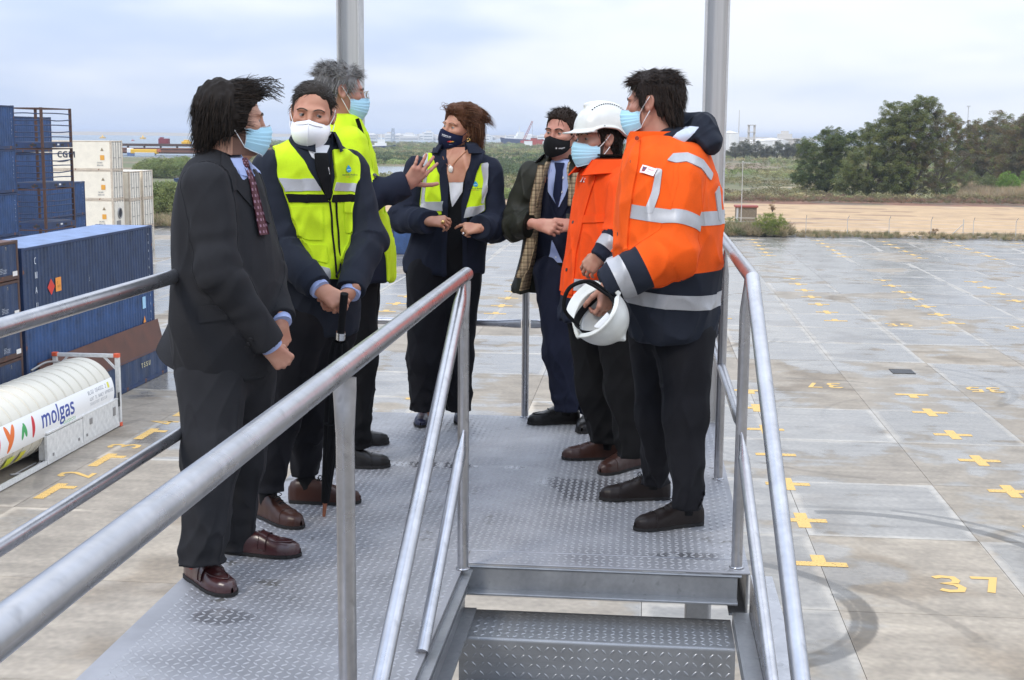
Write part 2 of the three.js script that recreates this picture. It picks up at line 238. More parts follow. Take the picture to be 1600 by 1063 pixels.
{ // railings
  const R = 0.0245, r = 0.0205, g = 'tubular railings round the landing';
  const weld = (p, rad) => new THREE.TorusGeometry(rad + 0.002, 0.0045, 6, 16).rotateX(PI / 2).translate(p.x, p.y + 0.003, p.z);
  const post = (t, p, h, f = V(1, 0, 0)) => { wpart('post', bar(p, p.clone().add(V(0, h, 0)), r, { flatB: 0.9, f }), M.rail, t); wpart('weld_bead', weld(p, r), M.rail, t); };
  let t = thing('railing', 'silver tube railing between the landing and the stair, running into the foreground', 'railing', V(XS, 0, -3), g);
  wpart('handrail', bar(V(XS, 1.082, -4.80), V(XS, 1.082, 0.9), R, { seg: 24 }), M.rail, t);
  post(t, V(XS, 0, -4.72), 1.066, V(0, 0, 1)); post(t, V(XS, 0, -2.80), 1.062, V(0, 0, 1)); post(t, V(XS, 0, -0.9), 1.062, V(0, 0, 1));
  wpart('handrail', bar(V(XS + 0.0, 1.062, -4.745), V(XS - 0.02, 0.0, -2.94), R * 0.95, { seg: 20, flatA: 0.75, f: V(1, 0, 0) }), M.rail, t);
  wpart('mid_rail', bar(V(XS + 0.004, 0.52, -4.735), V(XS - 0.016, 0.0, -3.90), r, { seg: 18, flatA: 0.8, f: V(1, 0, 0) }), M.rail, t);
  t = thing('railing', 'silver tube railing on the right edge, bending down with the stair', 'railing', V(XR - 0.045, 0, -5.4), g);
  const xr = XR - 0.045;
  wpart('handrail', bar(V(xr, 1.105, -7.36), V(xr, 1.105, -4.60), R, { seg: 20 }), M.rail, t);
  wpart('handrail', bar(V(xr, 1.108, -4.60), V(xr + 0.05, 0.0, -2.75), R, { seg: 20 }), M.rail, t);
  wpart('rail_elbow', new THREE.SphereGeometry(R * 1.003, 20, 14).translate(xr, 1.105, -4.60), M.rail, t);
  post(t, V(xr, 0, -6.17), 1.088); post(t, V(xr, 0, -4.86), 1.09);
  wpart('mid_rail', bar(V(xr, 0.53, -7.3), V(xr, 0.53, -4.885), r, { seg: 16, flatB: 0.5, f: V(1, 0, 0) }), M.rail, t);
  wpart('mid_rail', bar(V(xr, 0.495, -4.85), V(xr + 0.03, 0.0, -3.72), r, { seg: 16, flatA: 0.8, f: V(1, 0, 0) }), M.rail, t);
  t = thing('railing', 'silver tube railing along the left edge, behind the man in the dark suit', 'railing', V(XL + 0.03, 0, -4), g);
  const xl = XL + 0.03;
  wpart('handrail', bar(V(xl, 1.095, -7.4), V(xl, 1.095, 0.9), R, { seg: 20 }), M.rail, t);
  wpart('mid_rail', bar(V(xl, 0.545, -7.4), V(xl, 0.545, 0.9), r, { seg: 16 }), M.rail, t);
  for (const z of [-6.35, -4.62, -2.6, -0.6]) post(t, V(xl, 0, z), 1.075);
  t = thing('railing', 'silver tube railing across the far edge, behind the woman', 'railing', V(-0.6, 0, ZF + 0.03), g);
  wpart('handrail', bar(V(-1.52, 1.105, ZF + 0.03), V(0.31, 1.105, ZF + 0.03), R, { seg: 16 }), M.rail, t);
  wpart('mid_rail', bar(V(-1.52, 0.535, ZF + 0.03), V(-0.675, 0.535, ZF + 0.03), r, { seg: 16, flatB: 0.7, f: V(0, 0, 1) }), M.rail, t);
  wpart('mid_rail', bar(V(-0.62, 0.535, ZF + 0.03), V(0.31, 0.535, ZF + 0.03), r, { seg: 16, flatA: 0.7, f: V(0, 0, 1) }), M.rail, t);
  post(t, V(-0.648, 0, ZF + 0.03), 1.09, V(0, 0, 1));
}
// H section columns standing on the ground
for (const [x, label] of [[-1.642, 'grey steel H column at the far left corner, behind the grey haired man'], [0.366, 'grey steel H column at the far right corner, behind the taller man in orange']]) {
  const t = thing('steel_column', label, 'column', V(x, GY, ZF - 0.02), 'steel columns of the tower'), b = 0.128, h = 11.9 + 0.7, cy = h / 2;
  mesh('flange', cbox(0.011, h, b, -b / 2 + 0.0055, cy, 0, 0.002), M.col, t); mesh('flange', cbox(0.011, h, b, b / 2 - 0.0055, cy, 0, 0.002), M.col, t);
  mesh('web', box(b - 0.022, h, 0.0065, 0, cy, 0), M.col, t);
  mesh('stiffener', box(b - 0.022, 0.008, b - 0.01, 0, -GY - 0.002, 0.0), M.col, t);
}
{ // legs under the near side
  const t = thing('support_leg', 'grey steel leg seen under the landing through the stair gap', 'column', V(0.31, GY, -6.6)); mesh('leg', cbox(0.12, 8.62, 0.12, 0, 4.31, 0), M.beam, t); mesh('foot_plate', cbox(0.3, 0.02, 0.3, 0, 0.01, 0), M.beam, t);
}
// ---------- concrete yard ----------
const YU = 100, YX0 = -60, YZ0 = -121;      // one texture over 100 m, laid in world metres; mirrored beyond
const GX = [4.5, 11.05, 17.6], yardN = 2048;
const slabX = 4.37, slabZ = 5.72, sx0 = 4.5, sz0 = -29.15;
const tyre = canvasTex(2048, 2048, (c, w) => {
  c.fillStyle = '#fff'; c.fillRect(0, 0, w, w); const S = w / YU, X = (x) => (x - YX0) * S, Z = (z) => (z - YZ0) * S;
  const arc = (x, z, r, a, b, lw, al) => { c.strokeStyle = 'rgba(40,40,50,' + al + ')'; c.lineWidth = lw * S; c.beginPath(); c.arc(X(x), Z(z), r * S, a, b); c.stroke(); };
  arc(1.5, -29.0, 3.6, -1.5, 1.2, 0.36, 0.62); arc(1.5, -29.0, 3.3, -0.4, 1.0, 0.2, 0.6); arc(1.2, -28.4, 2.0, -1.2, 0.9, 0.25, 0.5); arc(1.9, -26.5, 5.4, -2.4, -0.2, 0.3, 0.22);
  arc(5.6, -32.2, 5.0, -1.7, 0.75, 0.36, 0.7); arc(5.6, -32.2, 5.6, -1.3, 0.3, 0.2, 0.5); arc(9.0, -57.5, 6.5, -0.9, 0.7, 0.3, 0.3); arc(9.4, -57, 5.6, -1.0, 0.6, 0.24, 0.22);
  arc(-1.5, -71, 7, 0.3, 1.9, 0.3, 0.36); arc(-1.2, -72, 8.4, 0.2, 2.0, 0.3, 0.28); arc(-4, -55, 4, -1, 1.6, 0.24, 0.4); arc(-4, -55, 5, -1.2, 1.4, 0.24, 0.3); arc(-4.5, -56, 6.2, -1, 1.2, 0.24, 0.2);
  for (let i = 0; i < 46; i++) { const x = rr(-20, 34), z = rr(-130, -24), r = rr(3, 14), a = rr(0, 6.28); arc(x, z, r, a, a + rr(0.3, 1.1), rr(0.15, 0.32), rr(0.06, 0.24)); arc(x, z, r + 1.7, a, a + rr(0.3, 1.1), rr(0.15, 0.3), rr(0.05, 0.18)); }
  for (let i = 0; i < 30; i++) { const z = rr(-120, -40), x = rr(-18, 30), l = rr(6, 24), s = rr(-1, 1) * 2; c.strokeStyle = 'rgba(45,43,45,' + rr(0.05, 0.2) + ')'; c.lineWidth = 0.26 * S; for (const o of [0, 1.9]) { c.beginPath(); c.moveTo(X(x), Z(z + o)); c.quadraticCurveTo(X(x + l / 2), Z(z + o + s), X(x + l), Z(z + o + s * 0.4)); c.stroke(); } }
});
const tyrePix = tyre.image.getContext('2d').getImageData(0, 0, 2048, 2048).data;
const lowGrid = (fn) => { const n = 384, a = new Float32Array((n + 1) * (n + 1)); for (let j = 0; j <= n; j++) for (let i = 0; i <= n; i++) a[j * (n + 1) + i] = fn(YX0 + i / n * YU, YZ0 + j / n * YU); return (x, z) => { const u = clamp((x - YX0) / YU) * n, v = clamp((z - YZ0) / YU) * n, i = Math.min(n - 1, u | 0), j = Math.min(n - 1, v | 0), f = u - i, g = v - j, q = j * (n + 1) + i; return lerp(lerp(a[q], a[q + 1], f), lerp(a[q + n + 1], a[q + n + 2], f), g); }; };
const lgA = lowGrid((x, z) => fbm(x * 0.16, z * 0.16, 1, 3)), lgB = lowGrid((x, z) => fbm(x * 0.33, z * 0.33, 14, 4)), lgC = lowGrid((x, z) => fbm(x * 0.9, z * 0.9, 5, 2));
const slabHash = (a, b) => { const s = Math.sin(a * 127.1 + b * 311.7) * 43758.5453; return s - Math.floor(s); };
const yardMap = new Uint8Array(yardN * yardN * 4), yardRgh = new Uint8Array(yardN * yardN * 4);
for (let j = 0; j < yardN; j++) for (let i = 0; i < yardN; i++) {
  const x = YX0 + (i + 0.5) / yardN * YU, z = YZ0 + (j + 0.5) / yardN * YU, o = (j * yardN + i) * 4;
  const si = Math.floor((x - sx0) / slabX), sj = Math.floor((z - sz0) / slabZ), h = slabHash(si, sj), h2 = slabHash(si + 9, sj - 4), lx = (x - sx0) / slabX - si, lz = (z - sz0) / slabZ - sj;
  const n1 = lgA(x, z), n2 = lgC(x, z) + 0.125 * noise(x * 3.6, z * 3.6, 5), n3 = noise(x * 7.3, z * 7.3, 2), str = noise(x * 0.5, z * 3.1, 8);
  const left = sstep(2, -10, x);
  // wet film: more of it on the right hand part, following slabs and hollows
  const wetness = n1 * 1.25 + n2 * 0.55 + (h - 0.5) * 0.5 + 0.16 - 0.52 * left * sstep(-52, -34, z) + 0.22 * sstep(-60, -100, z) + 0.1 * str;
  const w = sstep(0.02, 0.22, wetness);
  const dark = sstep(0.1, 0.3, lgB(x, z) + (h2 - 0.6) * 0.45);
  let k = 0.535 + 0.12 * n2 + 0.06 * n3 + 0.03 * (h2 - 0.5) + 0.04 * str - 0.06 * w - 0.075 * dark;
  const edge = Math.min(lx, 1 - lx, (1 - lz) * slabZ / slabX, lz * slabZ / slabX);
  const lime = sstep(0.05, 0.0, edge - 0.02 - 0.03 * n2) * sstep(0.0, 0.2, n1 + h - 0.45);
  k += 0.13 * lime;
  const ti = clamp(Math.floor((x - YX0) / YU * 2048), 0, 2047), tj = clamp(Math.floor((z - YZ0) / YU * 2048), 0, 2047), ty = tyrePix[(tj * 2048 + ti) * 4] / 255;
  k *= lerp(1, ty, 0.6 + 0.5 * n2);
  const wm = 0.5 + 0.5 * (1 - w) + 0.35 * dark;
  yardMap[o] = clamp(k * lerp(1.01, 1.075, wm)) * 255; yardMap[o + 1] = clamp(k) * 255; yardMap[o + 2] = clamp(k * lerp(0.965, 0.895, wm)) * 255; yardMap[o + 3] = 255;
  const rg = lerp(0.82 + 0.1 * n3, 0.17 + 0.10 * (0.5 + n2), w * (1 - 0.4 * lime)); yardRgh[o] = yardRgh[o + 1] = yardRgh[o + 2] = clamp(rg) * 255; yardRgh[o + 3] = 255;
}
const dtex = (d, srgb) => { const t = new THREE.DataTexture(d, yardN, yardN); t.magFilter = THREE.LinearFilter; t.wrapS = t.wrapT = THREE.MirroredRepeatWrapping; if (srgb) t.colorSpace = THREE.SRGBColorSpace; t.needsUpdate = true; return t; };
const yMapT = dtex(yardMap, true), yRghT = dtex(yardRgh, false);
M.slabs = [[1, 1, 1], [0.965, 0.965, 0.97], [1.03, 1.02, 1.0], [0.93, 0.92, 0.905]].map((c) => std({ color: lin(...c), map: yMapT, roughnessMap: yRghT, roughness: 1, metalness: 0 }));
M.joint = std({ color: lin(0.14, 0.13, 0.12), roughness: 0.9 });
const yard = new THREE.Group(); yard.name = 'concrete_yard'; yard.position.set(0, GY, 0); yard.userData.kind = 'structure'; scene.add(yard); baseOf.set(yard, V(0, GY, 0));
{
  const list = [];
  const YZFAR = -142.5;
  for (let i = -18; i < 16; i++) for (let j = -21; j < 5; j++) {
    const x0 = sx0 + i * slabX, z0 = sz0 + j * slabZ; let zz0 = Math.max(z0, YZFAR); if (zz0 > z0 + slabZ - 0.5) continue;
    const cx = x0 + slabX / 2, cz = z0 + slabZ / 2, d = Math.hypot(cx, cz), ang = Math.atan2(cx, -cz);
    const vis = cz < -18 && ang > -0.50 && ang < 0.31;
    list.push({ x0, z0: zz0, z1: z0 + slabZ, d, vis, i, j });
  }
  list.sort((a, b) => (b.vis - a.vis) || a.d - b.d);
  const mk = (s) => { const g = 0.008, w = slabX - 2 * g, l = s.z1 - s.z0 - 2 * g, y = (slabHash(s.i, s.j) - 0.5) * 0.006; const b = new THREE.BoxGeometry(w, 0.12, l).translate(s.x0 + slabX / 2, -0.06 + y, (s.z0 + s.z1) / 2);
    const p = b.attributes.position, uv = b.attributes.uv; for (let k = 0; k < p.count; k++) uv.setXY(k, (p.getX(k) - YX0) / YU, (p.getZ(k) - YZ0) / YU); return b; };
  const rest = [[], [], [], []];
  list.forEach((s, k) => { const q = Math.floor(slabHash(s.i + 3, s.j + 1) * 4); if (k < 290 && s.vis) mesh('slab', mk(s), M.slabs[q], yard); else rest[q].push(mk(s)); });
  rest.forEach((r, q) => { if (r.length) mesh('slab_field', r, M.slabs[q], yard, { kind: 'stuff' }); });
  mesh('joint_bed', box(34 * slabX, 0.05, 26 * slabZ, sx0 - slabX, -0.085, sz0 - 8 * slabZ + 0.4), M.joint, yard);
}
// painted marks: crosses, tees and numbers, thin sheets on the slabs
M.paint = std({ color: lin(0.74, 0.46, 0.125), roughness: 0.62, map: fieldTex(256, (u, v) => { const n = tileNoise(u, v, 9, 5, 3), m = tileNoise(u, v, 30, 3, 7); return 0.93 + 0.25 * n - 0.5 * sstep(0.1, 0.24, n * 0.6 + m); }) });
function flatShape(pts) { const s = new THREE.Shape(); pts.forEach((p, i) => i ? s.lineTo(p[0], p[1]) : s.moveTo(p[0], p[1])); const g = new THREE.ShapeGeometry(s); g.rotateX(-PI / 2); return g; }   // x right, y -> -z
const MY = 0.0085;
function rectMark(x0, x1, z0, z1) { const g = new THREE.PlaneGeometry(x1 - x0, z1 - z0).rotateX(-PI / 2).translate((x0 + x1) / 2, MY, (z0 + z1) / 2); const p = g.attributes.position, uv = g.attributes.uv; for (let i = 0; i < 4; i++) uv.setXY(i, p.getX(i) / 1.3, p.getZ(i) / 1.3); return g; }
const cross = (x, z, up = 1, dn = 1, a = 0.66, w = 0.17) => { const g = [rectMark(x - a, x + a, z - w, z + w)]; if (up) g.push(rectMark(x - w, x + w, z - 0.72, z - w)); if (dn) g.push(rectMark(x - w, x + w, z + w, z + 0.72)); mesh('painted_cross', g, M.paint, yard); };
const rowA = [-32.4, -36.3, -40.15, -44.0, -47.85, -51.75, -55.4], rowB = [-77.7, -81.5, -85.4, -89.3, -93.2, -97.1, -101.0], rowC = [-120.3, -123.6, -127.4, -131.3, -135.2, -139.2];
for (let q = -3; q < 6; q++) {
  const x = 4.5 + 6.55 * q;
  for (const [row, m] of [[rowA, 0], [rowB, 1], [rowC, 2]]) row.forEach((z, k) => { if (x < -14 && m === 0) return; if (Math.abs(x / z) > 0.45) return; cross(x, z + (slabHash(q, k) - 0.5) * 0.08, k !== row.length - 1, k !== 0); });
}
for (let z = -36.6, k = 0; k < 7; k++, z -= 3.82) { mesh('painted_cross', [rectMark(-17.22, -16.9, z - 0.85, z + 0.85), rectMark(-16.9, -16.5, z - 0.6, z - 0.3)], M.paint, yard); }
// numerals as strips
const DIG = { 0: [[0, 0, 0, 1, 1, 1, 1, 0, 0, 0]], 1: [[0.2, 0.8, 0.5, 1, 0.5, 0]], 2: [[0, 0.85, 0.25, 1, 0.8, 1, 1, 0.8, 0.95, 0.6, 0, 0, 1, 0]], 3: [[0, 0.9, 0.35, 1, 0.85, 0.95, 0.95, 0.75, 0.8, 0.57, 0.4, 0.52, 0.8, 0.47, 1, 0.25, 0.85, 0.04, 0.35, 0, 0, 0.1]], 4: [[0.75, 0, 0.75, 1, 0, 0.32, 1, 0.32]], 5: [[0.95, 1, 0.15, 1, 0.08, 0.55, 0.6, 0.62, 0.95, 0.45, 0.95, 0.2, 0.6, 0, 0, 0.08]], 7: [[0, 1, 1, 1, 0.45, 0]], 9: [[0.95, 0.6, 0.6, 0.45, 0.1, 0.55, 0.05, 0.85, 0.45, 1, 0.9, 0.9, 0.95, 0.6, 0.85, 0.2, 0.5, 0, 0.1, 0.05]] };
function strip2(pts, w) { // polyline [x,y..] -> flat strip geometry in xy
  const P = [], I = []; const n = pts.length / 2;
  for (let i = 0; i < n; i++) { const x = pts[2 * i], y = pts[2 * i + 1], a = Math.max(i - 1, 0), b = Math.min(i + 1, n - 1); let d1 = [x - pts[2 * a], y - pts[2 * a + 1]], d2 = [pts[2 * b] - x, pts[2 * b + 1] - y]; const l1 = Math.hypot(...d1), l2 = Math.hypot(...d2); if (l1) d1 = d1.map((v) => v / l1); if (l2) d2 = d2.map((v) => v / l2); let tx = d1[0] + d2[0], ty = d1[1] + d2[1]; const l = Math.hypot(tx, ty) || 1; tx /= l; ty /= l; const c = l1 && l2 ? Math.max(0.55, d2[0] * tx + d2[1] * ty) : 1; P.push(x - ty * w / c, y + tx * w / c, 0, x + ty * w / c, y - tx * w / c, 0); }
  for (let i = 0; i < n - 1; i++) { const q = 2 * i; I.push(q, q + 1, q + 2, q + 2, q + 1, q + 3); }
  const g = new THREE.BufferGeometry(); g.setAttribute('position', new THREE.Float32BufferAttribute(P, 3)); g.setIndex(I); g.computeVertexNormals(); return g;
}
function number(txt, x, z, h, rot) {
  const w = h * 0.5, gap = h * 0.34, g = [], tot = txt.length * w + (txt.length - 1) * gap;
  [...txt].forEach((ch, i) => DIG[ch].forEach((pl) => { const pts = pl.map((v, k) => k % 2 ? (v - 0.5) * h : v * w - tot / 2 + i * (w + gap)); g.push(strip2(pts, h * 0.085).rotateX(-PI / 2)); }));
  const m = mesh('painted_number', g.map((q) => q.rotateY(rot).translate(x, MY + 0.001, z)), M.paint, yard); return m;
}
number('37', 7.77, -31.3, 1.05, 0); number('37', 7.78, -57.0, 1.0, PI); number('35', 14.35, -56.9, 1.0, PI); number('39', 1.2, -56.6, 1.0, PI); number('35', 14.35, -76.5, 1.0, 0); number('33', 20.95, -76.5, 1.0, 0);
['2', '3', '4', '5', '7'].forEach((d, k) => number(d, -17.1, -38.5 - 3.82 * k, 0.95, PI / 2));
{ // drain grate near the middle of the right-hand yard
  const p = onY(1410, 581, GY); const m = mesh('drain_grate', [box(1.0, 0.02, 0.06, 0, 0.012, -0.5), box(1.0, 0.02, 0.06, 0, 0.012, 0.5), box(1, 0.008, 1, 0, 0.006, 0), ...[...Array(12)].map((_, i) => box(0.035, 0.018, 0.95, -0.46 + i * 0.083, 0.011, 0))].map((g) => g.translate(p.x, 0.004, p.z)), std({ color: lin(0.06, 0.06, 0.062), metalness: 0.6, roughness: 0.5 }), yard);
}
// ---------- shipping containers ----------
const RUST = [0.42, 0.24, 0.15];
const uvScale = (g, s = 2) => { const p = g.attributes.position, n = g.attributes.normal, uv = new Float32Array(p.count * 2); for (let i = 0; i < p.count; i++) { const ax = Math.abs(n.getX(i)), ay = Math.abs(n.getY(i)), az = Math.abs(n.getZ(i)); const [u, v] = ax > ay && ax > az ? [p.getZ(i), p.getY(i)] : ay > az ? [p.getX(i), p.getZ(i)] : [p.getX(i), p.getY(i)]; uv[2 * i] = u / s; uv[2 * i + 1] = v / s; } g.setAttribute('uv', new THREE.BufferAttribute(uv, 2)); return g; };
const skin = (base, amt, z, extra = {}, va = 1) => std({ map: rustTex(base, RUST, amt, z, va), roughness: 0.55, metalness: 0.05, ...extra });
M.cBlue = [skin([0.185, 0.265, 0.40], 0.31, 1, {}, 1.3), skin([0.17, 0.235, 0.35], 0.29, 2, {}, 1.3), skin([0.175, 0.285, 0.45], 0.33, 3, {}, 1.2)];
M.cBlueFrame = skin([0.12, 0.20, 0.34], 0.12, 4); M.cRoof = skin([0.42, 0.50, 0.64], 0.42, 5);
M.cWhite = [skin([0.93, 0.895, 0.82], 0.46, 6, {}, 0.3), skin([0.90, 0.87, 0.81], 0.40, 7, {}, 0.4)]; M.cWhiteFrame = skin([0.80, 0.74, 0.66], 0.20, 8); M.cGrey = skin([0.60, 0.60, 0.58], 0.34, 9);
M.rust = skin([0.34, 0.19, 0.13], 0.30, 10); M.rustFrame = skin([0.30, 0.20, 0.16], 0.1, 11); 
M.white = std({ color: lin(0.78, 0.77, 0.74), roughness: 0.5 }); M.rod = std({ color: lin(0.30, 0.29, 0.28), metalness: 0.5, roughness: 0.5 });
// corrugated sheet in the plane: along u (length L), height H, pressed outwards by dep along n
function corrugated(L, H, pitch, dep) {
  const n = Math.max(2, Math.round(L / pitch)), P = [], I = [], us = [], ds = [];
  for (let i = 0; i < n; i++) { const a = i / n * L, p = L / n; for (const [f, d] of [[0, 0], [0.3, 0], [0.5, 1], [0.8, 1]]) { us.push(a + f * p); ds.push(-d * dep); } } us.push(L); ds.push(0);
  us.forEach((u, i) => { P.push(u - L / 2, 0, ds[i], u - L / 2, H, ds[i]); });
  for (let i = 0; i < us.length - 1; i++) { const q = 2 * i; I.push(q, q + 2, q + 1, q + 1, q + 2, q + 3); }
  const g = new THREE.BufferGeometry(); g.setAttribute('position', new THREE.Float32BufferAttribute(P, 3)); g.setIndex(I); const f = g.toNonIndexed(); f.computeVertexNormals(); return uvScale(f);
}
// a box container, length along local z, doors at local +z, base centre at the origin
function container(name, label, { L = 12.19, H = 2.59, W = 2.44, skinM, frameM, roofM = skinM, doorM = skinM, rod = true, pitch = 0.28, flat = false, group, pos, turn = 0, open = false, inside }) {
  const t = thing(name, label, 'container', pos, group, turn), fr = [], hw = W / 2, hl = L / 2, q = 0.14;
  for (const x of [-1, 1]) for (const z of [-1, 1]) mesh('corner_post', uvScale(cbox(q, H - 0.02, q, x * (hw - q / 2), H / 2, z * (hl - q / 2), 0.01)), frameM, t);
  for (const x of [-1, 1]) { fr.push(box(0.10, 0.16, L - 2 * q, x * (hw - 0.05), 0.09, 0)); fr.push(box(0.07, 0.085, L - 2 * q, x * (hw - 0.035), H - 0.055, 0)); }
  for (const z of [-1, 1]) { fr.push(box(W - 2 * q, 0.15, 0.1, 0, 0.085, z * (hl - 0.06))); fr.push(box(W - 2 * q, 0.10, 0.09, 0, H - 0.06, z * (hl - 0.055))); }
  mesh('frame', fr.map((g) => uvScale(g)), frameM, t);
  for (const x of [-1, 1]) { const g = flat ? uvScale(box(L - 2 * q, H - 0.28, 0.04).translate(0, (H - 0.28) / 2, -0.02)) : corrugated(L - 2 * q, H - 0.28, pitch, 0.036); mesh('side_panel', g.rotateY(x * PI / 2).translate(x * (hw - 0.012), 0.17, 0), skinM, t); }
  mesh('end_panel', corrugated(W - 2 * q, H - 0.3, 0.24, 0.03).rotateY(PI).translate(0, 0.17, -hl + 0.012), skinM, t);
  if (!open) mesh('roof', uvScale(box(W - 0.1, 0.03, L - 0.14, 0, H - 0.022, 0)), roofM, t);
  else { mesh('floor', uvScale(box(W - 0.2, 0.05, L - 0.2, 0, 0.2, 0)), inside, t); for (const x of [-1, 1]) mesh('inner_wall', uvScale(box(0.02, H - 0.3, L - 0.3, x * (hw - 0.09), H / 2 + 0.03, 0)), inside, t); }
  for (const x of [-1, 1]) {
    const d = mesh('door', [uvScale(cbox(W / 2 - q - 0.01, H - 0.3, 0.03, x * (W / 4 - q / 2), H / 2 + 0.01, hl - 0.03, 0.008)), ...[0.25, 0.5, 0.75].map((f) => uvScale(box(W / 2 - q - 0.12, (H - 0.3) * 0.16, 0.014, x * (W / 4 - q / 2), 0.17 + (H - 0.3) * f, hl - 0.012)))], doorM, t);
    if (rod) for (const k of [0.25, 0.75]) mesh('locking_bar', [bar(V(x * (W / 2 - q) * k, 0.1, hl + 0.012), V(x * (W / 2 - q) * k, H - 0.06, hl + 0.012), 0.017, { seg: 6 }), box(0.05, 0.08, 0.05, x * (W / 2 - q) * k, 0.3, hl + 0.006), box(0.05, 0.08, 0.05, x * (W / 2 - q) * k, H - 0.3, hl + 0.006), box(0.2, 0.03, 0.03, x * (W / 2 - q) * (k + (k < 0.5 ? 0.12 : -0.12)), 1.1 * H / 2.59, hl + 0.03)], M.rod, d);
  }
  for (const x of [-1, 1]) for (const y of [0, 1]) for (const z of [-1, 1]) mesh('corner_casting', uvScale(cbox(0.165, 0.12, 0.18, x * (hw - 0.0785), y ? H - 0.055 : 0.058, z * (hl - 0.085), 0.012)), frameM, t);
  return t;
}
// a printed sheet lying on a side: centre (local), width, height, normal axis ±x or ±z
function decal(t, name, tex, w, h, x, y, z, ry, mat) { const g = new THREE.PlaneGeometry(w, h).rotateY(ry).translate(x, y, z); return mesh(name, g, mat ?? std({ map: tex, roughness: 0.6, alphaTest: 0.5, transparent: false }), t); }
const alphaDecal = (tex) => std({ map: tex, roughness: 0.55, alphaTest: 0.45, side: THREE.DoubleSide });
const vertText = (txt, col) => alphaDecal(textTex(64, 512, (c, w, h) => { c.fillStyle = col; c.font = 'bold 34px sans-serif'; c.textAlign = 'center'; [...txt].forEach((ch, i) => c.fillText(ch, w / 2, 40 + i * (h - 60) / Math.max(1, txt.length - 1))); }));
const blockText = (lines, col, w = 256, h = 256, px = 34) => alphaDecal(textTex(w, h, (c) => { c.fillStyle = col; c.font = px + 'px sans-serif'; lines.forEach((l, i) => c.fillText(l, 8, px + i * px * 1.25)); }));
const codeTxt = vertText('CMAU', '#dfe3ea'), codeTxt2 = vertText('428107', '#d8dde5'), smallW = blockText(['22G1', 'MAX 30480', 'TARE 2220', 'NET 28260'], '#d9dee6'), goldT = blockText(['■■■', '■■'], '#c7a94e', 128, 128, 40), stick = std({ color: lin(0.75, 0.72, 0.68), roughness: 0.6 }), orange = std({ color: lin(0.82, 0.30, 0.04), roughness: 0.6 }), redM = std({ color: lin(0.62, 0.035, 0.02), roughness: 0.55 });
const placeMarks = (t, L, H, W = 2.44) => { const x = W / 2 + 0.006, f = PI / 2; decal(t, 'lettering', null, 0.16, 1.3, x, H * 0.58, -L / 2 + 0.42, f, codeTxt2); decal(t, 'lettering', null, 0.12, 0.6, x, H * 0.62, -L / 2 + 0.75, f, goldT); };
const EX = -20.95 - 1.22;                 // centre line of the row behind the tank container
{ // two long blue containers on an open half-height bin
  const zc = -43.55 - 6.095, g = 'blue containers stacked behind the white tank';
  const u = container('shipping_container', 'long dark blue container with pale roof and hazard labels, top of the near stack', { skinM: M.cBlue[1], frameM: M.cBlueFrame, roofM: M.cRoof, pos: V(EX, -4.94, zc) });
  const x = 1.226, L2 = 6.095;
  [['C', 2.12], ['M', 1.62], ['A', 1.1], ['U', 0.55]].forEach(([ch, y]) => decal(u, 'lettering', null, 0.27, 0.34, x, y, L2 - 1.0, PI / 2, blockText([ch], '#dfe4ec', 64, 64, 60)));
  const hz = mesh('hazard_label', new THREE.PlaneGeometry(0.42, 0.42).rotateZ(PI / 4).rotateY(PI / 2).translate(x + 0.002, 1.05, L2 - 2.15), redM, u); mesh('warning_label', new THREE.PlaneGeometry(0.46, 0.5).rotateY(PI / 2).translate(x + 0.002, 1.08, L2 - 2.75), orange, u);
  decal(u, 'lettering', null, 0.3, 0.3, x + 0.006, 1.08, L2 - 2.75, PI / 2, blockText(['3', '1977'], '#3a1c08', 64, 64, 26));
  decal(u, 'lettering', null, 0.18, 2.0, x, 1.35, -L2 + 0.5, PI / 2, codeTxt2); decal(u, 'lettering', null, 0.14, 1.0, x, 1.6, -L2 + 0.9, PI / 2, goldT); decal(u, 'lettering', null, 0.1, 0.4, x, 0.95, 0.6, PI / 2, smallW);
  const m = container('shipping_container', 'long bright blue container under the pale roofed one, with a small light blue label', { skinM: M.cBlue[2], frameM: M.cBlueFrame, pos: V(EX, -7.54, zc), group: undefined });
  decal(m, 'lettering', null, 0.18, 2.0, x, 1.35, -L2 + 0.45, PI / 2, codeTxt2); mesh('label_sheet', new THREE.PlaneGeometry(0.36, 0.5).rotateY(PI / 2).translate(x + 0.002, 2.0, -L2 + 1.2), std({ color: lin(0.35, 0.6, 0.8), roughness: 0.5 }), m); mesh('warning_label', flatShape([[-0.15, 0], [0.15, 0], [0, 0.3]]).rotateX(PI / 2).rotateY(PI / 2).translate(x + 0.003, 1.15, -L2 + 1.2), orange, m); decal(m, 'lettering', null, 0.3, 0.3, x, 0.4, L2 - 1.2, PI / 2, goldT);
  const b = container('open_bin', 'open half-height bin with rust brown inside, at the foot of the blue stack', { H: 1.25, skinM: M.cBlue[1], frameM: M.cBlueFrame, doorM: M.cBlue[1], pos: V(EX + 0.35, GY + 0.01, zc - 0.4), open: true, inside: M.rust, rod: false, pitch: 0.9 });
  // rust brown lid plate leaning on its rim
  mesh('rust_flap', uvScale(box(0.05, 1.25, 11.6).rotateZ(0.22).translate(1.07, 1.78, 0)), M.rust, b); decal(b, 'lettering', null, 1.9, 0.4, 1.228, 0.78, -3.9, PI / 2, alphaDecal(textTex(256, 64, (c) => { c.fillStyle = '#c9c19a'; c.font = 'bold 46px sans-serif'; c.fillText('T S S U', 12, 48); })));
}
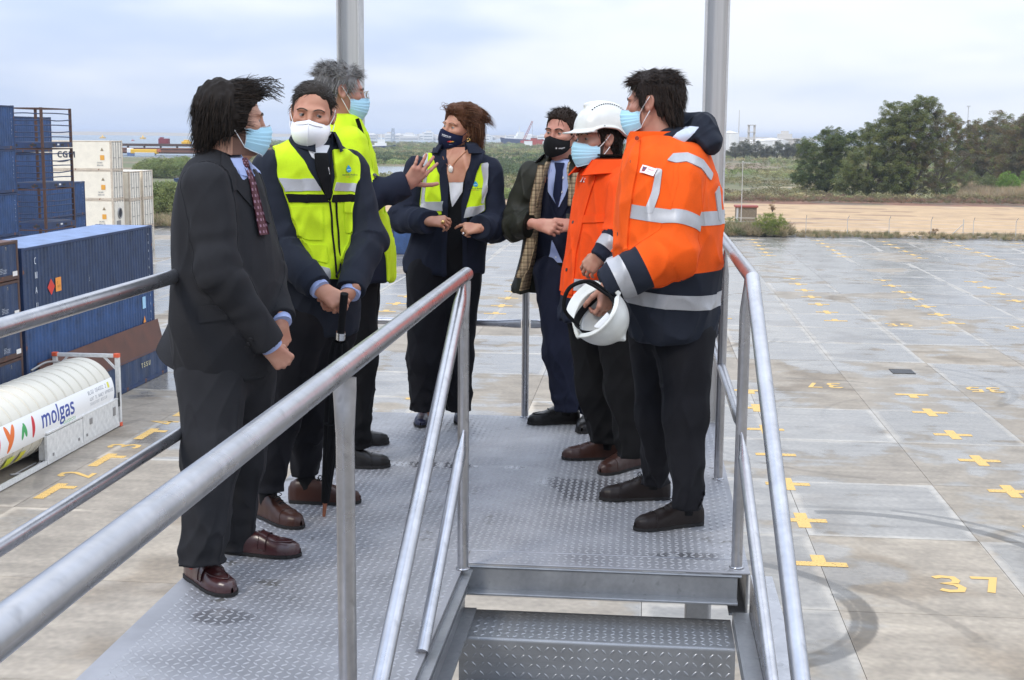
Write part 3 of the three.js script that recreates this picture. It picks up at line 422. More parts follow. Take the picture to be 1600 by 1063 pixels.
{ // half-height bins at the left frame edge
  const zc = -43.3 + 3.03;
  let src;
  ['topmost of the left stack, with a rusty lid', 'second from the top of the left stack', 'third from the top of the left stack', 'fourth from the top of the left stack', 'lowest of the left stack'].forEach((s, i) => {
    const pos = V(EX, -2.02 - 1.32 * (i + 1), zc), lb = 'blue half-height container at the left edge, ' + s;
    if (!i) { src = container('half_height_container', lb, { L: 6.06, H: 1.3, skinM: M.cBlue[1], frameM: M.rustFrame, roofM: M.rust, pos, rod: false, pitch: 0.5, group: 'half-height blue containers at the left edge' }); decal(src, 'lettering', null, 0.55, 0.4, 1.228, 0.98, -2.15, PI / 2, blockText(['■■ 1'], '#cdbf93', 128, 96, 40)); decal(src, 'lettering', null, 0.7, 0.3, 1.228, 0.3, -2.0, PI / 2, smallW); mesh('label_sheet', new THREE.PlaneGeometry(0.34, 0.16).rotateY(PI / 2).translate(1.23, 0.2, -2.72), stick, src); }
    else copyOf(src, pos, 0, lb);
  });
}
{ // tall blue stack far left and the rack frames beside it
  const X = -35.6 - 1.22, zc = -73.9 + 6.1, g = 'tall blue stack at the far left'; let src;
  ['top of the tall far-left stack', 'second from the top of the tall far-left stack', 'third from the top of the tall far-left stack', 'fourth from the top of the tall far-left stack', 'lowest of the tall far-left stack'].forEach((s, i) => {
    const pos = V(X, 3.02 - 2.44 * (i + 1) + 0.0, zc), lb = 'blue corrugated container, ' + s;
    if (!i) { src = container('shipping_container', lb, { H: 2.42, skinM: M.cBlue[2], frameM: M.cBlueFrame, pos, rod: false, group: g }); placeMarks(src, 12.19, 2.42); } else copyOf(src, pos, 0, lb);
  });
  let rack; const RX = -36.6, RZ = -79.6, RL = 4.3;
  ['top of three', 'middle of three', 'lowest of three in view', 'near the ground'].forEach((s, i) => {
    const pos = V(RX - 1.22, 3.05 - 2.48 * (i + 1), RZ - RL / 2), lb = 'dark open frame rack with bent rungs, ' + s;
    if (i) { copyOf(rack, pos, 0, lb); return; }
    const t = rack = thing('frame_rack', lb, 'rack', pos, 'open frame racks by the tall blue stack'), H = 2.46, hw = 1.22, hl = RL / 2;
    for (const x of [-1, 1]) for (const z of [-1, 1]) mesh('post', uvScale(cbox(0.15, H - 0.02, 0.15, x * (hw - 0.075), H / 2, z * (hl - 0.075), 0.01)), i ? M.rustFrame : M.rustFrame, t);
    mesh('base', [box(2.14, 0.3, 0.12, 0, 0.17, hl - 0.06), box(2.14, 0.3, 0.12, 0, 0.17, -hl + 0.06), box(0.12, 0.3, RL - 0.3, hw - 0.06, 0.17, 0), box(0.12, 0.3, RL - 0.3, -hw + 0.06, 0.17, 0), box(2.1, 0.03, RL - 0.2, 0, 0.33, 0)].map((b) => uvScale(b)), M.cBlueFrame, t);
    for (const z of [-0.6, 0.6]) mesh('fork_pocket_shade', box(0.02, 0.13, 0.4, hw + 0.002, 0.17, z), M.dark, t); mesh('label_sheet', box(0.01, 0.1, 0.28, hw + 0.006, 0.2, 0), M.white, t);  // pockets are not cut: dark slabs give the shade inside them
    for (const x of [-0.6, 0.6]) mesh('fork_pocket_shade', box(0.4, 0.13, 0.02, x, 0.17, hl + 0.002), M.dark, t);
    for (let k = 0; k < 5; k++) { const y = 0.62 + k * 0.36, s = (k % 2 ? -1 : 1) * 0.05; mesh('rung', tube([V(-hw + 0.15, y, hl - 0.06), V(0, y + s, hl - 0.05), V(hw - 0.15, y, hl - 0.06)], 0.035, 5, 6), M.cBlueFrame, t); mesh('rung', tube([V(hw - 0.06, y + 0.04, hl - 0.15), V(hw - 0.05, y + s, 0), V(hw - 0.06, y + 0.02, -hl + 0.15)], 0.035, 5, 6), M.cBlueFrame, t); }
    mesh('top_rail', [box(2.14, 0.07, 0.08, 0, H - 0.06, hl - 0.05), box(0.08, 0.07, RL - 0.3, hw - 0.05, H - 0.06, 0), box(0.08, 0.07, RL - 0.3, -hw + 0.05, H - 0.06, 0), box(2.14, 0.07, 0.08, 0, H - 0.06, -hl + 0.05)], M.rustFrame, t);
  });
  // blue containers seen through the racks and right of them
  const bx = at(80, 200, 96).x - 1.22; ['top', 'second', 'third', 'lowest'].forEach((s, i) => copyOf(src, V(bx, 2.6 - 2.46 * (i + 1), at(80, 200, 96).z + 6.1), 0, 'blue container behind the frame racks, ' + s + ' of its stack', 'blue stack behind the frame racks'));
  const p = at(132, 283, 99); ['top', 'middle', 'bottom'].forEach((s, i) => copyOf(src, V(p.x - 1.22, p.y - 2.43 * (i + 1), p.z + 6.1), 0, 'blue container between the frame racks and the white stack, ' + s, 'blue stack in front of the white containers'));
}
{ // weathered white refrigerated containers, long side to the viewer
  const D = 112, p = at(173, 220, D), H = 2.44, XE = p.x, y0 = p.y;
  const proto = container('refrigerated_container', 'weathered white container with dark lettering, top of the white stack', { L: 12.19, H, skinM: M.cWhite[0], frameM: M.cWhiteFrame, doorM: M.cWhite[1], roofM: M.cWhite[1], flat: true, pos: V(XE - 6.1, y0 - H, p.z - 1.22), turn: PI / 2, group: 'weathered white containers' });
  // length along local z -> world +x with turn = +90 degrees; the side facing the viewer is local +... (world +z = local -x)
  const sx = -1.226, f = -PI / 2;
  mesh('warning_label', new THREE.PlaneGeometry(0.36, 0.4).rotateY(f).translate(sx - 0.002, 1.05, 5.3), std({ color: lin(0.75, 0.36, 0.05), roughness: 0.6 }), proto); mesh('warning_label', flatShape([[-0.14, 0], [0.14, 0], [0, 0.26]]).rotateX(PI / 2).rotateY(f).translate(sx - 0.003, 1.6, 5.3), std({ color: lin(0.25, 0.2, 0.12), roughness: 0.6 }), proto);
  decal(proto, 'lettering', null, 0.9, 0.5, sx - 0.004, 0.5, 5.25, f, blockText(['34.000', 'MAX GR'], '#4a5668', 256, 128, 44));
  const mid = copyOf(proto, V(XE - 6.1, y0 - 2 * H, p.z - 1.22), PI / 2, 'weathered white container, second from the top of the white stack'); copyOf(proto, V(XE - 6.1, y0 - 3 * H, p.z - 1.22), PI / 2, 'weathered white container with rusty edge, third from the top of the white stack'); copyOf(proto, V(XE - 6.1, y0 - 4 * H, p.z - 1.22), PI / 2, 'weathered white container, foot of the white stack');
  const cg = alphaDecal(textTex(512, 256, (c) => { c.fillStyle = '#2c3345'; c.font = 'bold 150px sans-serif'; c.fillText('CGM', 60, 130); c.lineWidth = 14; c.strokeStyle = '#2c3345'; c.beginPath(); c.moveTo(60, 200); c.quadraticCurveTo(190, 215, 300, 165); c.stroke(); }));
  decal(proto, 'lettering', null, 2.4, 1.2, sx - 0.005, 1.05, 2.35, f, cg);
  const r2 = (dz, y, lb) => copyOf(mid, V(XE - 6.0 + 0.2, y, p.z - 1.22 + dz), PI / 2, lb);
  for (const [dz, n, w] of [[-3.0, 3, 'second'], [-6.0, 3, 'third']]) for (let k = 0; k < n; k++) r2(dz, y0 - (k + 2) * H - 0.15, 'white container in the ' + w + ' row behind the white stack, level ' + ['three', 'two', 'one'][k]);
  // the reefer unit with fan grille on the third level, end face
  const u = thing('cooling_unit', 'dented cooling unit with fan grille on the side of the third white container', 'machine', V(XE + 0.02, y0 - 3 * H, p.z - 1.22)); mesh('housing', uvScale(cbox(0.06, 2.0, 2.0, 0, 1.2, 0, 0.01)), M.cWhite[1], u); mesh('grille', new THREE.TorusGeometry(0.42, 0.06, 6, 20).rotateY(PI / 2).translate(0.05, 1.3, 0), M.rod, u); mesh('fan_opening_shade', new THREE.CylinderGeometry(0.4, 0.4, 0.05, 20).rotateZ(PI / 2).translate(0.03, 1.3, 0), M.dark, u); mesh('control_box', cbox(0.1, 0.5, 0.8, 0.03, 0.45, 0.3), M.rod, u);  // solid dark disc paints the shade inside the fan opening
  const gp = thing('ribbed_panel', 'grey ribbed end panel of the last white container', 'panel', V(XE + 0.22, y0 - 2 * H - 0.13, p.z - 7.2)); mesh('panel', corrugated(2.2, 2.2, 0.36, 0.05).rotateY(PI / 2).translate(0.06, 0.15, 0), M.cGrey, gp);
}
{ // single blue containers farther off
  let p = onY(617, 398, GY); container('shipping_container', 'blue container standing alone far behind the woman', { L: 6.06, H: 2.9, skinM: M.cBlue[2], frameM: M.cBlueFrame, pos: V(p.x + 1.0, GY, p.z - 3), rod: false });
  p = at(272, 270, 235); p.y = GY + 2.58; container('shipping_container', 'dark blue container half hidden by the shoulder of the man in the suit', { L: 12.19, H: 2.59, skinM: M.cBlue[1], frameM: M.cBlueFrame, pos: V(p.x + 2.2, p.y - 2.59 , p.z - 3), rod: false, turn: 0 });
}
{ // tank container with banner
  const L = 12.19, t = thing('tank_container', 'cream ribbed tank container with blue molgas lettering on a white banner', 'tank container', V(-18.4 - 1.22, GY + 0.01, -45.45 + L / 2)), H = 2.6, hw = 1.22, hl = L / 2, R = 1.16, cy = 1.36;
  const cream = std({ color: lin(0.74, 0.69, 0.575), roughness: 0.5, map: fieldTex(256, (u, v) => 0.94 + 0.18 * tileNoise(u, v, 4, 5, 31)) }), wh = std({ color: lin(0.78, 0.77, 0.74), roughness: 0.42, map: steelMap }), red = std({ color: lin(0.68, 0.10, 0.035), roughness: 0.5 });
  const shell = new THREE.LatheGeometry([[0.0, -hl + 0.35], [0.6, -hl + 0.38], [1.0, -hl + 0.42], [R, -hl + 0.55], [R, hl - 0.85], [1.0, hl - 0.55], [0.6, hl - 0.38], [0, hl - 0.35]].map(([r, y]) => new THREE.Vector2(r, y)), 64).rotateX(PI / 2).translate(0, cy, 0);
  mesh('tank_shell', shell, cream, t);
  for (let k = 0; k < 17; k++) mesh('rib', new THREE.TorusGeometry(R + 0.004, 0.034, 8, 64).scale(1, 1, 1.5).translate(0, cy, -hl + 1.0 + k * (L - 2) / 16), cream, t);
  for (const z of [-1, 1]) {
    mesh('end_frame', [cbox(0.15, H - 0.2, 0.15, -hw + 0.075, H / 2, z * (hl - 0.075)), cbox(0.15, H - 0.2, 0.15, hw - 0.075, H / 2, z * (hl - 0.075)), cbox(2.14, 0.13, 0.12, 0, H - 0.075, z * (hl - 0.075)), cbox(2.14, 0.15, 0.12, 0, 0.1, z * (hl - 0.075)), ...[[-1, 1], [1, 1], [-1, -1], [1, -1]].map(([a, b]) => { const g = box(0.06, 0.72, 0.09).rotateZ(a * b * 0.78); return g.translate(a * (hw - 0.34), cy + b * 0.9, z * (hl - 0.08)); })], wh, t);
    for (const x of [-1, 1]) for (const y of [0, 1]) mesh('corner_casting', cbox(0.19, 0.14, 0.2, x * (hw - 0.085), y ? H - 0.06 : 0.065, z * (hl - 0.09), 0.015), red, t);
  }
  for (const x of [-1, 1]) mesh('bottom_rail', cbox(0.1, 0.14, L - 0.4, x * (hw - 0.07), 0.1, 0), wh, t);
  // side boxes at the far half
  const cab = mesh('side_cabinet', [cbox(0.34, 0.86, 3.0, hw - 0.16, 0.58, -hl + 1.85), cbox(0.34, 0.82, 2.6, hw - 0.16, 0.56, -hl + 4.7), cbox(0.1, 0.9, 0.1, hw - 0.04, 0.5, -hl + 6.05), cbox(0.36, 0.05, 5.7, hw - 0.16, 1.03, -hl + 3.2)], wh, t);
  for (const [y, z] of [[0.3, -hl + 5.7], [0.34, -hl + 3.1], [0.34, -hl + 3.75]]) mesh('latch', cbox(0.03, 0.09, 0.09, hw + 0.02, y, z), M.rod, cab);
  mesh('vent', cbox(0.03, 0.2, 0.2, hw + 0.02, 0.74, -hl + 2.75), M.rod, cab); mesh('vent', cbox(0.03, 0.3, 0.2, hw + 0.02, 0.66, -hl + 0.75), M.rod, cab); mesh('valve_cover', cbox(0.03, 0.5, 0.14, hw + 0.02, 1.0, -hl + 0.3), M.dark, cab);
  mesh('pipe', [tube([V(hw - 0.2, 0.15, -hl + 6.2), V(hw - 0.1, 0.1, -hl + 7.2), V(hw - 0.3, 0.2, -hl + 8)], 0.035, 6, 12), tube([V(hw - 0.35, 0.12, -hl + 6.2), V(hw - 0.4, 0.1, -hl + 7.6)], 0.03, 6, 6), tube([V(-0.9, 2.3, -hl + 0.3), V(-0.9, 2.45, -hl + 1.4), V(-1.05, 2.3, -hl + 2.2)], 0.04, 6, 10)], M.rod, t);
  // white banner with print, bent round the shell on the viewer's side
  const a0 = -0.36, a1 = 0.42, z0 = hl - 1.2, z1 = -hl + 0.6, BL = z0 - z1, nA = 20, P = [], UVs = [], I = [], rb = R + 0.044;
  for (let i = 0; i <= nA; i++) for (let j = 0; j <= 1; j++) { const a = lerp(a0, a1, i / nA); P.push(Math.cos(a) * rb, cy + Math.sin(a) * rb, j ? z1 : z0); UVs.push(j, i / nA); }
  for (let i = 0; i < nA; i++) { const q = 2 * i; I.push(q, q + 1, q + 2, q + 2, q + 1, q + 3); }
  const bg = new THREE.BufferGeometry(); bg.setAttribute('position', new THREE.Float32BufferAttribute(P, 3)); bg.setAttribute('uv', new THREE.Float32BufferAttribute(UVs, 2)); bg.setIndex(I); bg.computeVertexNormals();
  const bh = rb * (a1 - a0), S = 200, cw = 2048, chh = Math.round(cw * bh / BL);
  const tex = canvasTex(cw, chh, (c, w, h) => {
    const k = w / BL; c.fillStyle = '#e9e8e6'; c.fillRect(0, 0, w, h);
    const X = (m) => w - m * k;      // m metres from the far end
    c.fillStyle = '#2c3f8f'; c.font = Math.round(0.70 * k) + 'px sans-serif'; c.lineWidth = 6; c.strokeStyle = '#2c3f8f'; c.save(); c.translate(X(5.75), 0.60 * k); c.scale(1.08, 1); c.fillText('molgas', 0, 0); c.strokeText('molgas', 0, 0); c.restore();
    c.fillStyle = '#4f9a4a'; c.font = Math.round(0.24 * k) + 'px sans-serif'; c.fillText('ENERGIA', X(4.15), 0.88 * k);
    c.fillStyle = '#5d6068'; c.font = Math.round(0.2 * k) + 'px monospace'; c.fillText('MLGU 004002 2', X(2.15), 0.26 * k); c.font = Math.round(0.15 * k) + 'px monospace'; c.fillText('42K7 TL NANCY APPROVED', X(2.1), 0.47 * k); c.fillStyle = '#9a9ca0'; c.fillText('TRANSPORT MEDIUM', X(2.1), 0.64 * k);
    c.fillStyle = '#d8d24a'; c.fillRect(X(0.52), 0.1 * k, 0.16 * k, 0.2 * k);
    const blob = (x, y, a, r, len, col) => { c.save(); c.translate(X(x), y * k); c.rotate(a); c.fillStyle = col; c.beginPath(); c.ellipse(0, 0, r * k, len * k, 0, 0, 7); c.fill(); c.restore(); };
    blob(6.3, 0.42, 0.08, 0.1, 0.34, '#c62430'); blob(6.85, 0.40, -0.35, 0.09, 0.24, '#3e9e58'); blob(7.02, 0.46, 0.3, 0.08, 0.22, '#3e9e58'); blob(7.75, 0.48, 0.5, 0.13, 0.46, '#e3702c'); blob(7.95, 0.32, -0.4, 0.11, 0.3, '#e3702c'); blob(8.6, 0.5, 0.1, 0.14, 0.36, '#d63a34'); blob(9.2, 0.4, -0.2, 0.12, 0.3, '#58a658');
  });
  mesh('banner', bg, std({ map: tex, roughness: 0.5 }), t);
  for (const [z, w, col] of [[7.35, 0.36, [0.72, 0.66, 0.03]], [8.15, 0.5, [0.66, 0.72, 0.03]]]) { const g = new THREE.CylinderGeometry(rb + 0.004, rb + 0.004, w, 14, 1, true, PI / 2 - 0.86, 0.36).rotateX(PI / 2).translate(0, cy, -hl + z); mesh('yellow_mark', g, std({ color: lin(...col), roughness: 0.5, side: THREE.DoubleSide }), t); }
}
// ---------- land, water, far shore ----------
const TY = GY - 0.16, WY = -10.2;
{ // terrain as a fan of cells, fine near, coarse far; colours follow the ground itself
  const rings = [], P = [], C = [], I = []; for (let d = 12; d < 9000; d *= d < 500 ? 1.011 : 1.03) rings.push(d);
  const NA = 420, a0 = -0.62, a1 = 0.46;
  const mix = (a, b, t) => a.map((v, i) => lerp(v, b[i], t));
  const sandC = [0.46, 0.31, 0.17], soil = [0.235, 0.165, 0.105], grass = [0.115, 0.125, 0.05], scrub = [0.13, 0.10, 0.065], pale = [0.42, 0.32, 0.2], mud = [0.12, 0.105, 0.09];
  const hgt = (x, z) => { let y = TY + 0.0; const d = -z; y -= sstep(150, 260, d) * 0.15; return y; };
  rings.forEach((d, r) => {
    for (let k = 0; k <= NA; k++) {
      const a = lerp(a0, a1, k / NA) - 0.0, x = Math.sin(a) * d, z = -Math.cos(a) * d, n = fbm(x * 0.021, z * 0.021, 3, 4), m = fbm(x * 0.11, z * 0.11, 6, 4), q = fbm(x * 0.5, z * 0.5, 2, 2);
      let c = mix(soil, grass, sstep(-0.05, 0.28, n + 0.15)); c = mix(c, scrub, sstep(0.05, 0.3, m)); c = mix(c, pale, sstep(0.12, 0.32, fbm(x * 0.05 + 40, z * 0.16, 9, 4)) * sstep(-420, -240, z) * 0.9);
      // compacted sand pad behind the yard
      const zn = -148.5 + 1.5 * m, zf = -221 + 0.02 * x + 2.0 * n + 2 * m, pad = sstep(zn + 1, zn - 1.5, z) * sstep(zf - 1, zf + 1.5, z) * sstep(-75, -60, x);
      let s = mix(sandC, [0.40, 0.27, 0.155], sstep(-0.1, 0.3, fbm(x * 0.06, z * 0.25, 1, 4))); s = mix(s, [0.17, 0.095, 0.06], sstep(0.20, 0.30, fbm(x * 0.045 + 9, z * 0.22, 11, 4)) * 0.75); s = mix(s, [0.56, 0.42, 0.30], sstep(0.26, 0.4, fbm(x * 0.05 - 20, z * 0.2, 17, 4)));
      const zone = z > zn ? mix([0.24, 0.18, 0.115], grass, sstep(0, 0.3, m + 0.1)) : c;
      c = mix(zone, s, pad);
      if (z < zf && z > zf - 14) c = mix([0.26, 0.135, 0.085], [0.16, 0.12, 0.08], sstep(-0.1, 0.2, m));
      c = c.map((v) => v * (1 + 0.35 * q));
      const y = hgt(x, z) + (pad > 0.5 ? 0.02 * m : 0.12 * m) * sstep(-143, -150, z);
      P.push(x, y, z); C.push(...c);
      if (r && k) { const i = r * (NA + 1) + k; I.push(i - NA - 2, i - NA - 1, i - 1, i - 1, i - NA - 1, i); }
    }
  });
  const g = new THREE.BufferGeometry(); g.setAttribute('position', new THREE.Float32BufferAttribute(P, 3)); g.setAttribute('color', new THREE.Float32BufferAttribute(C, 3)); g.setIndex(I); g.computeVertexNormals();
  // open land ends at the river on the left
  const pos = g.attributes.position, shoreZ = (x) => { const u = x / 1000; return -560 - 900 * sstep(-160, 60, x) - 600 * sstep(60, 400, x); }; const keep = []; const ix = g.index.array; for (let i = 0; i < ix.length; i += 3) { const a = ix[i]; if (pos.getZ(a) > shoreZ(pos.getX(a))) keep.push(ix[i], ix[i + 1], ix[i + 2]); } g.setIndex(keep);
  mesh('land', g, std({ vertexColors: true, roughness: 0.95 }), scene).userData.kind = 'structure';
  mesh('ground', box(2600, 0.1, 260, 0, TY - 0.35, 20), std({ color: lin(0.22, 0.19, 0.15), roughness: 0.95 }), scene).userData.kind = 'structure';
  const w = new THREE.PlaneGeometry(14000, 9000, 1, 1).rotateX(-PI / 2).translate(-1000, WY + 0.6, -4700);
  const wn = fieldTex(256, (u, v) => 0.5 + 0.8 * tileNoise(u, v, 8, 4, 2), { srgb: false }); wn.repeat.set(900, 600);
  mesh('water', w, std({ color: lin(0.085, 0.125, 0.125), roughness: 0.22, bumpMap: wn, bumpScale: 0.25 }), scene).userData.kind = 'structure';
  const far = new THREE.PlaneGeometry(16000, 3000, 160, 10).rotateX(-PI / 2).translate(0, -8, -5600), fp = far.attributes.position; for (let i = 0; i < fp.count; i++) { const x = fp.getX(i), z = fp.getZ(i); fp.setY(i, -11 + (z < -4150 ? 9 + 7 * noise(x * 0.003, z * 0.002) + 3 * noise(x * 0.02, 1) : 0)); } far.computeVertexNormals();
  mesh('far_shore', far, std({ color: lin(0.33, 0.27, 0.185), roughness: 1 }), scene).userData.kind = 'structure';
  // tidal channel seen between the people
  const ch = new THREE.Shape(); const e = [[-60, -372], [-20, -368], [20, -364], [24, -350], [4, -331], [-30, -326], [-70, -330], [-84, -350]]; const q0 = onY(430, 262, TY), q1 = onY(640, 262, TY), q2 = onY(640, 276, TY), q3 = onY(430, 276, TY);
  const chp = [q0, q1, q2, q3].map((p) => V(p.x, TY + 0.28, p.z)), pts = new THREE.CatmullRomCurve3([chp[0], chp[0].clone().lerp(chp[1], 0.4).add(V(0, 0, -3)), chp[1], chp[1].clone().lerp(chp[2], 0.5).add(V(6, 0, 0)), chp[2], chp[2].clone().lerp(chp[3], 0.5).add(V(0, 0, 2)), chp[3], chp[3].clone().lerp(chp[0], 0.5).add(V(-8, 0, 0))], true).getPoints(60);
  const sh = new THREE.Shape(pts.map((p) => new THREE.Vector2(p.x, -p.z))); mesh('channel_water', new THREE.ShapeGeometry(sh).rotateX(-PI / 2).translate(0, TY + 0.28, 0), std({ color: lin(0.16, 0.17, 0.17), roughness: 0.12 }), scene).userData.kind = 'structure';
}
// ---------- vegetation ----------
const leafTuft = (n, seed, spread = 1, up = 0.3, w = 0.16, l = 0.42) => { // tuft of small leaf blades inside a unit ball
  const s0 = seedv; seedv = seed; const P = [], N = [], I = [];
  for (let i = 0; i < n; i++) {
    const d = V(rr(-1, 1), rr(-1, 1) + up, rr(-1, 1)).normalize(), r = Math.cbrt(rnd()) * 0.8 * spread, c = d.clone().multiplyScalar(r), dir = d.clone().add(V(rr(-1, 1), rr(-0.7, 0.9), rr(-1, 1))).normalize(), side = dir.clone().cross(V(rr(-1, 1), rr(-1, 1), rr(-1, 1))).normalize(), nn = dir.clone().cross(side).normalize(), L = l * rr(0.6, 1.2), W = w * rr(0.7, 1.2), k = P.length / 3;
    for (const [a, b] of [[0, 0], [0.45, 1], [1, 0], [0.45, -1]]) { const p = c.clone().addScaledVector(dir, a * L).addScaledVector(side, b * W * 0.5); P.push(p.x, p.y, p.z); N.push(nn.x, nn.y, nn.z); }
    I.push(k, k + 2, k + 1, k, k + 3, k + 2);
  }
  const g = new THREE.BufferGeometry(); g.setAttribute('position', new THREE.Float32BufferAttribute(P, 3)); g.setAttribute('normal', new THREE.Float32BufferAttribute(N, 3)); g.setIndex(I); seedv = s0; return g;
};
const tuftA = leafTuft(64, 11), tuftB = leafTuft(64, 77), tuftGrass = leafTuft(46, 5, 0.7, 1.4, 0.07, 0.9);
M.leaf = phy({ color: lin(1, 1, 1), roughness: 0.85, specularIntensity: 0.3, transmission: 0.3, side: THREE.DoubleSide });
M.bark = std({ color: lin(0.23, 0.19, 0.15), roughness: 0.9, map: fieldTex(128, (u, v) => 0.75 + 0.7 * tileNoise(u, v, 6, 4, 8)) });
function tufts(name, list, parent, geo = tuftA) { // list of [p, size, color, squash]
  const im = new THREE.InstancedMesh(geo, M.leaf, list.length), m = new THREE.Matrix4(), q = new THREE.Quaternion(), b = parent === scene ? V(0, 0, 0) : parent.position;
  list.forEach(([p, s, c, sq = 1], i) => { q.setFromEuler(new THREE.Euler(rr(-0.4, 0.4), rr(0, 6.28), rr(-0.4, 0.4))); m.compose(p.clone().sub(b), q, V(s, s * sq, s)); im.setMatrixAt(i, m); im.setColorAt(i, c); });
  im.name = name; if (parent !== scene) im.userData.kind = 'stuff'; im.castShadow = im.receiveShadow = true; parent.add(im); return im;
}
const vary = (c, k = 0.3) => { const f = (1 + rr(-k, k)) * 2.0; return lin(c[0] * f * rr(0.92, 1.08), c[1] * f, c[2] * f * rr(0.9, 1.1)); };
// tree: tapered trunk and limbs, crown of many leaf tufts gathered in clumps; lobes are [dx, dy, dz, r] from the base
function tree(label, base, lobes, col, { per = 60, size = 1.0, trunk = 0.32, group, cols = [col], gaps = 0.15 } = {}) {
  const t = thing('tree', label, 'tree', base, group), limbs = [], list = [];
  lobes.forEach(([x, y, z, r], k) => {
    const c = V(x, y, z), a = V(x * 0.08, Math.min(y * 0.35, 2.2), z * 0.08), mid = a.clone().lerp(c, 0.55).add(V(rr(-0.5, 0.5), rr(0, 0.6), rr(-0.5, 0.5))), cv = new THREE.CatmullRomCurve3([V(rr(-0.2, 0.2), 0, 0), a, mid, c]);
    const g = new THREE.TubeGeometry(cv, 10, 1, 6), p = g.attributes.position, nrm = g.attributes.normal; for (let i = 0; i < p.count; i++) { const f = Math.floor(i / 7) / 10, c0 = cv.getPoint(f), rad = trunk * lerp(k ? 0.75 : 1, 0.12, f); p.setXYZ(i, c0.x + nrm.getX(i) * rad, c0.y + nrm.getY(i) * rad, c0.z + nrm.getZ(i) * rad); } limbs.push(g);
    const nc = Math.ceil(per * r * r / 9);
    for (let i = 0; i < nc; i++) {                // clumps over the lobe, mostly near its surface
      const d = V(rr(-1, 1), rr(-0.8, 1), rr(-1, 1)).normalize(), rad = r * Math.pow(rnd(), 0.32), cp = c.clone().add(d.multiplyScalar(rad).multiply(V(1, 0.82, 1))); if (noise(cp.x * 0.5, cp.y * 0.5, cp.z * 0.5) < -0.32 + gaps) continue; if (cp.y < 0.4) continue;
      const cc = cols[Math.floor(rnd() * cols.length)], f = 0.85 + 0.3 * rnd();
      for (let j = 0; j < 3; j++) list.push([cp.clone().add(V(rr(-0.6, 0.6), rr(-0.4, 0.4), rr(-0.6, 0.6)).multiplyScalar(size * 0.9)).add(base), size * rr(0.55, 1.0), vary(cc.map((v) => v * f), 0.16), 0.8]);
    }
  });
  mesh('trunk', limbs, M.bark, t); tufts('crown', list, t, rnd() > 0.5 ? tuftA : tuftB); return t;
}
function shrub(label, base, w, h, col, n, { group, size = 0.3, geo = tuftA, cat = 'shrub', name = 'shrub' } = {}) {
  const t = thing(name, label, cat, base, group), list = [], st = [];
  for (let i = 0; i < n; i++) { const a = rr(0, 6.28), e = Math.pow(rnd(), 0.5), el = Math.asin(rnd()), r = Math.pow(rnd(), 0.4), p = V(Math.cos(a) * Math.cos(el) * w / 2 * r, Math.sin(el) * h * r * 0.9 + size * 0.4, Math.sin(a) * Math.cos(el) * w / 2 * r * 0.8); if (noise(p.x * 1.1 + base.x, p.y * 1.1, p.z * 1.1) < -0.34) continue; list.push([p.add(base), size * rr(0.6, 1.15), vary(col, 0.22)]); }
  for (let i = 0; i < 9; i++) { const a = i * 0.7; st.push(bar(V(Math.cos(a) * w * 0.05, 0, Math.sin(a) * w * 0.05), V(Math.cos(a) * w * 0.32, h * rr(0.5, 0.8), Math.sin(a) * w * 0.28), 0.03, { seg: 5, r2: 0.008, cap: false })); }
  mesh('stem', st, M.bark, t); tufts('foliage', list, t, geo); return t;
}
const DK = [0.056, 0.070, 0.023], MD = [0.086, 0.098, 0.029], OL = [0.10, 0.104, 0.036], BR = [0.105, 0.080, 0.042], LG = [0.10, 0.155, 0.032], SC = [0.10, 0.112, 0.045], SB = [0.066, 0.085, 0.036], GY2 = [0.088, 0.085, 0.052];
const nth = (i) => 'first second third fourth fifth sixth seventh eighth ninth tenth eleventh twelfth'.split(' ')[i] ?? (i + 1) + (((i + 1) % 10 === 1) ? 'st' : ((i + 1) % 10 === 2) ? 'nd' : ((i + 1) % 10 === 3) ? 'rd' : 'th');
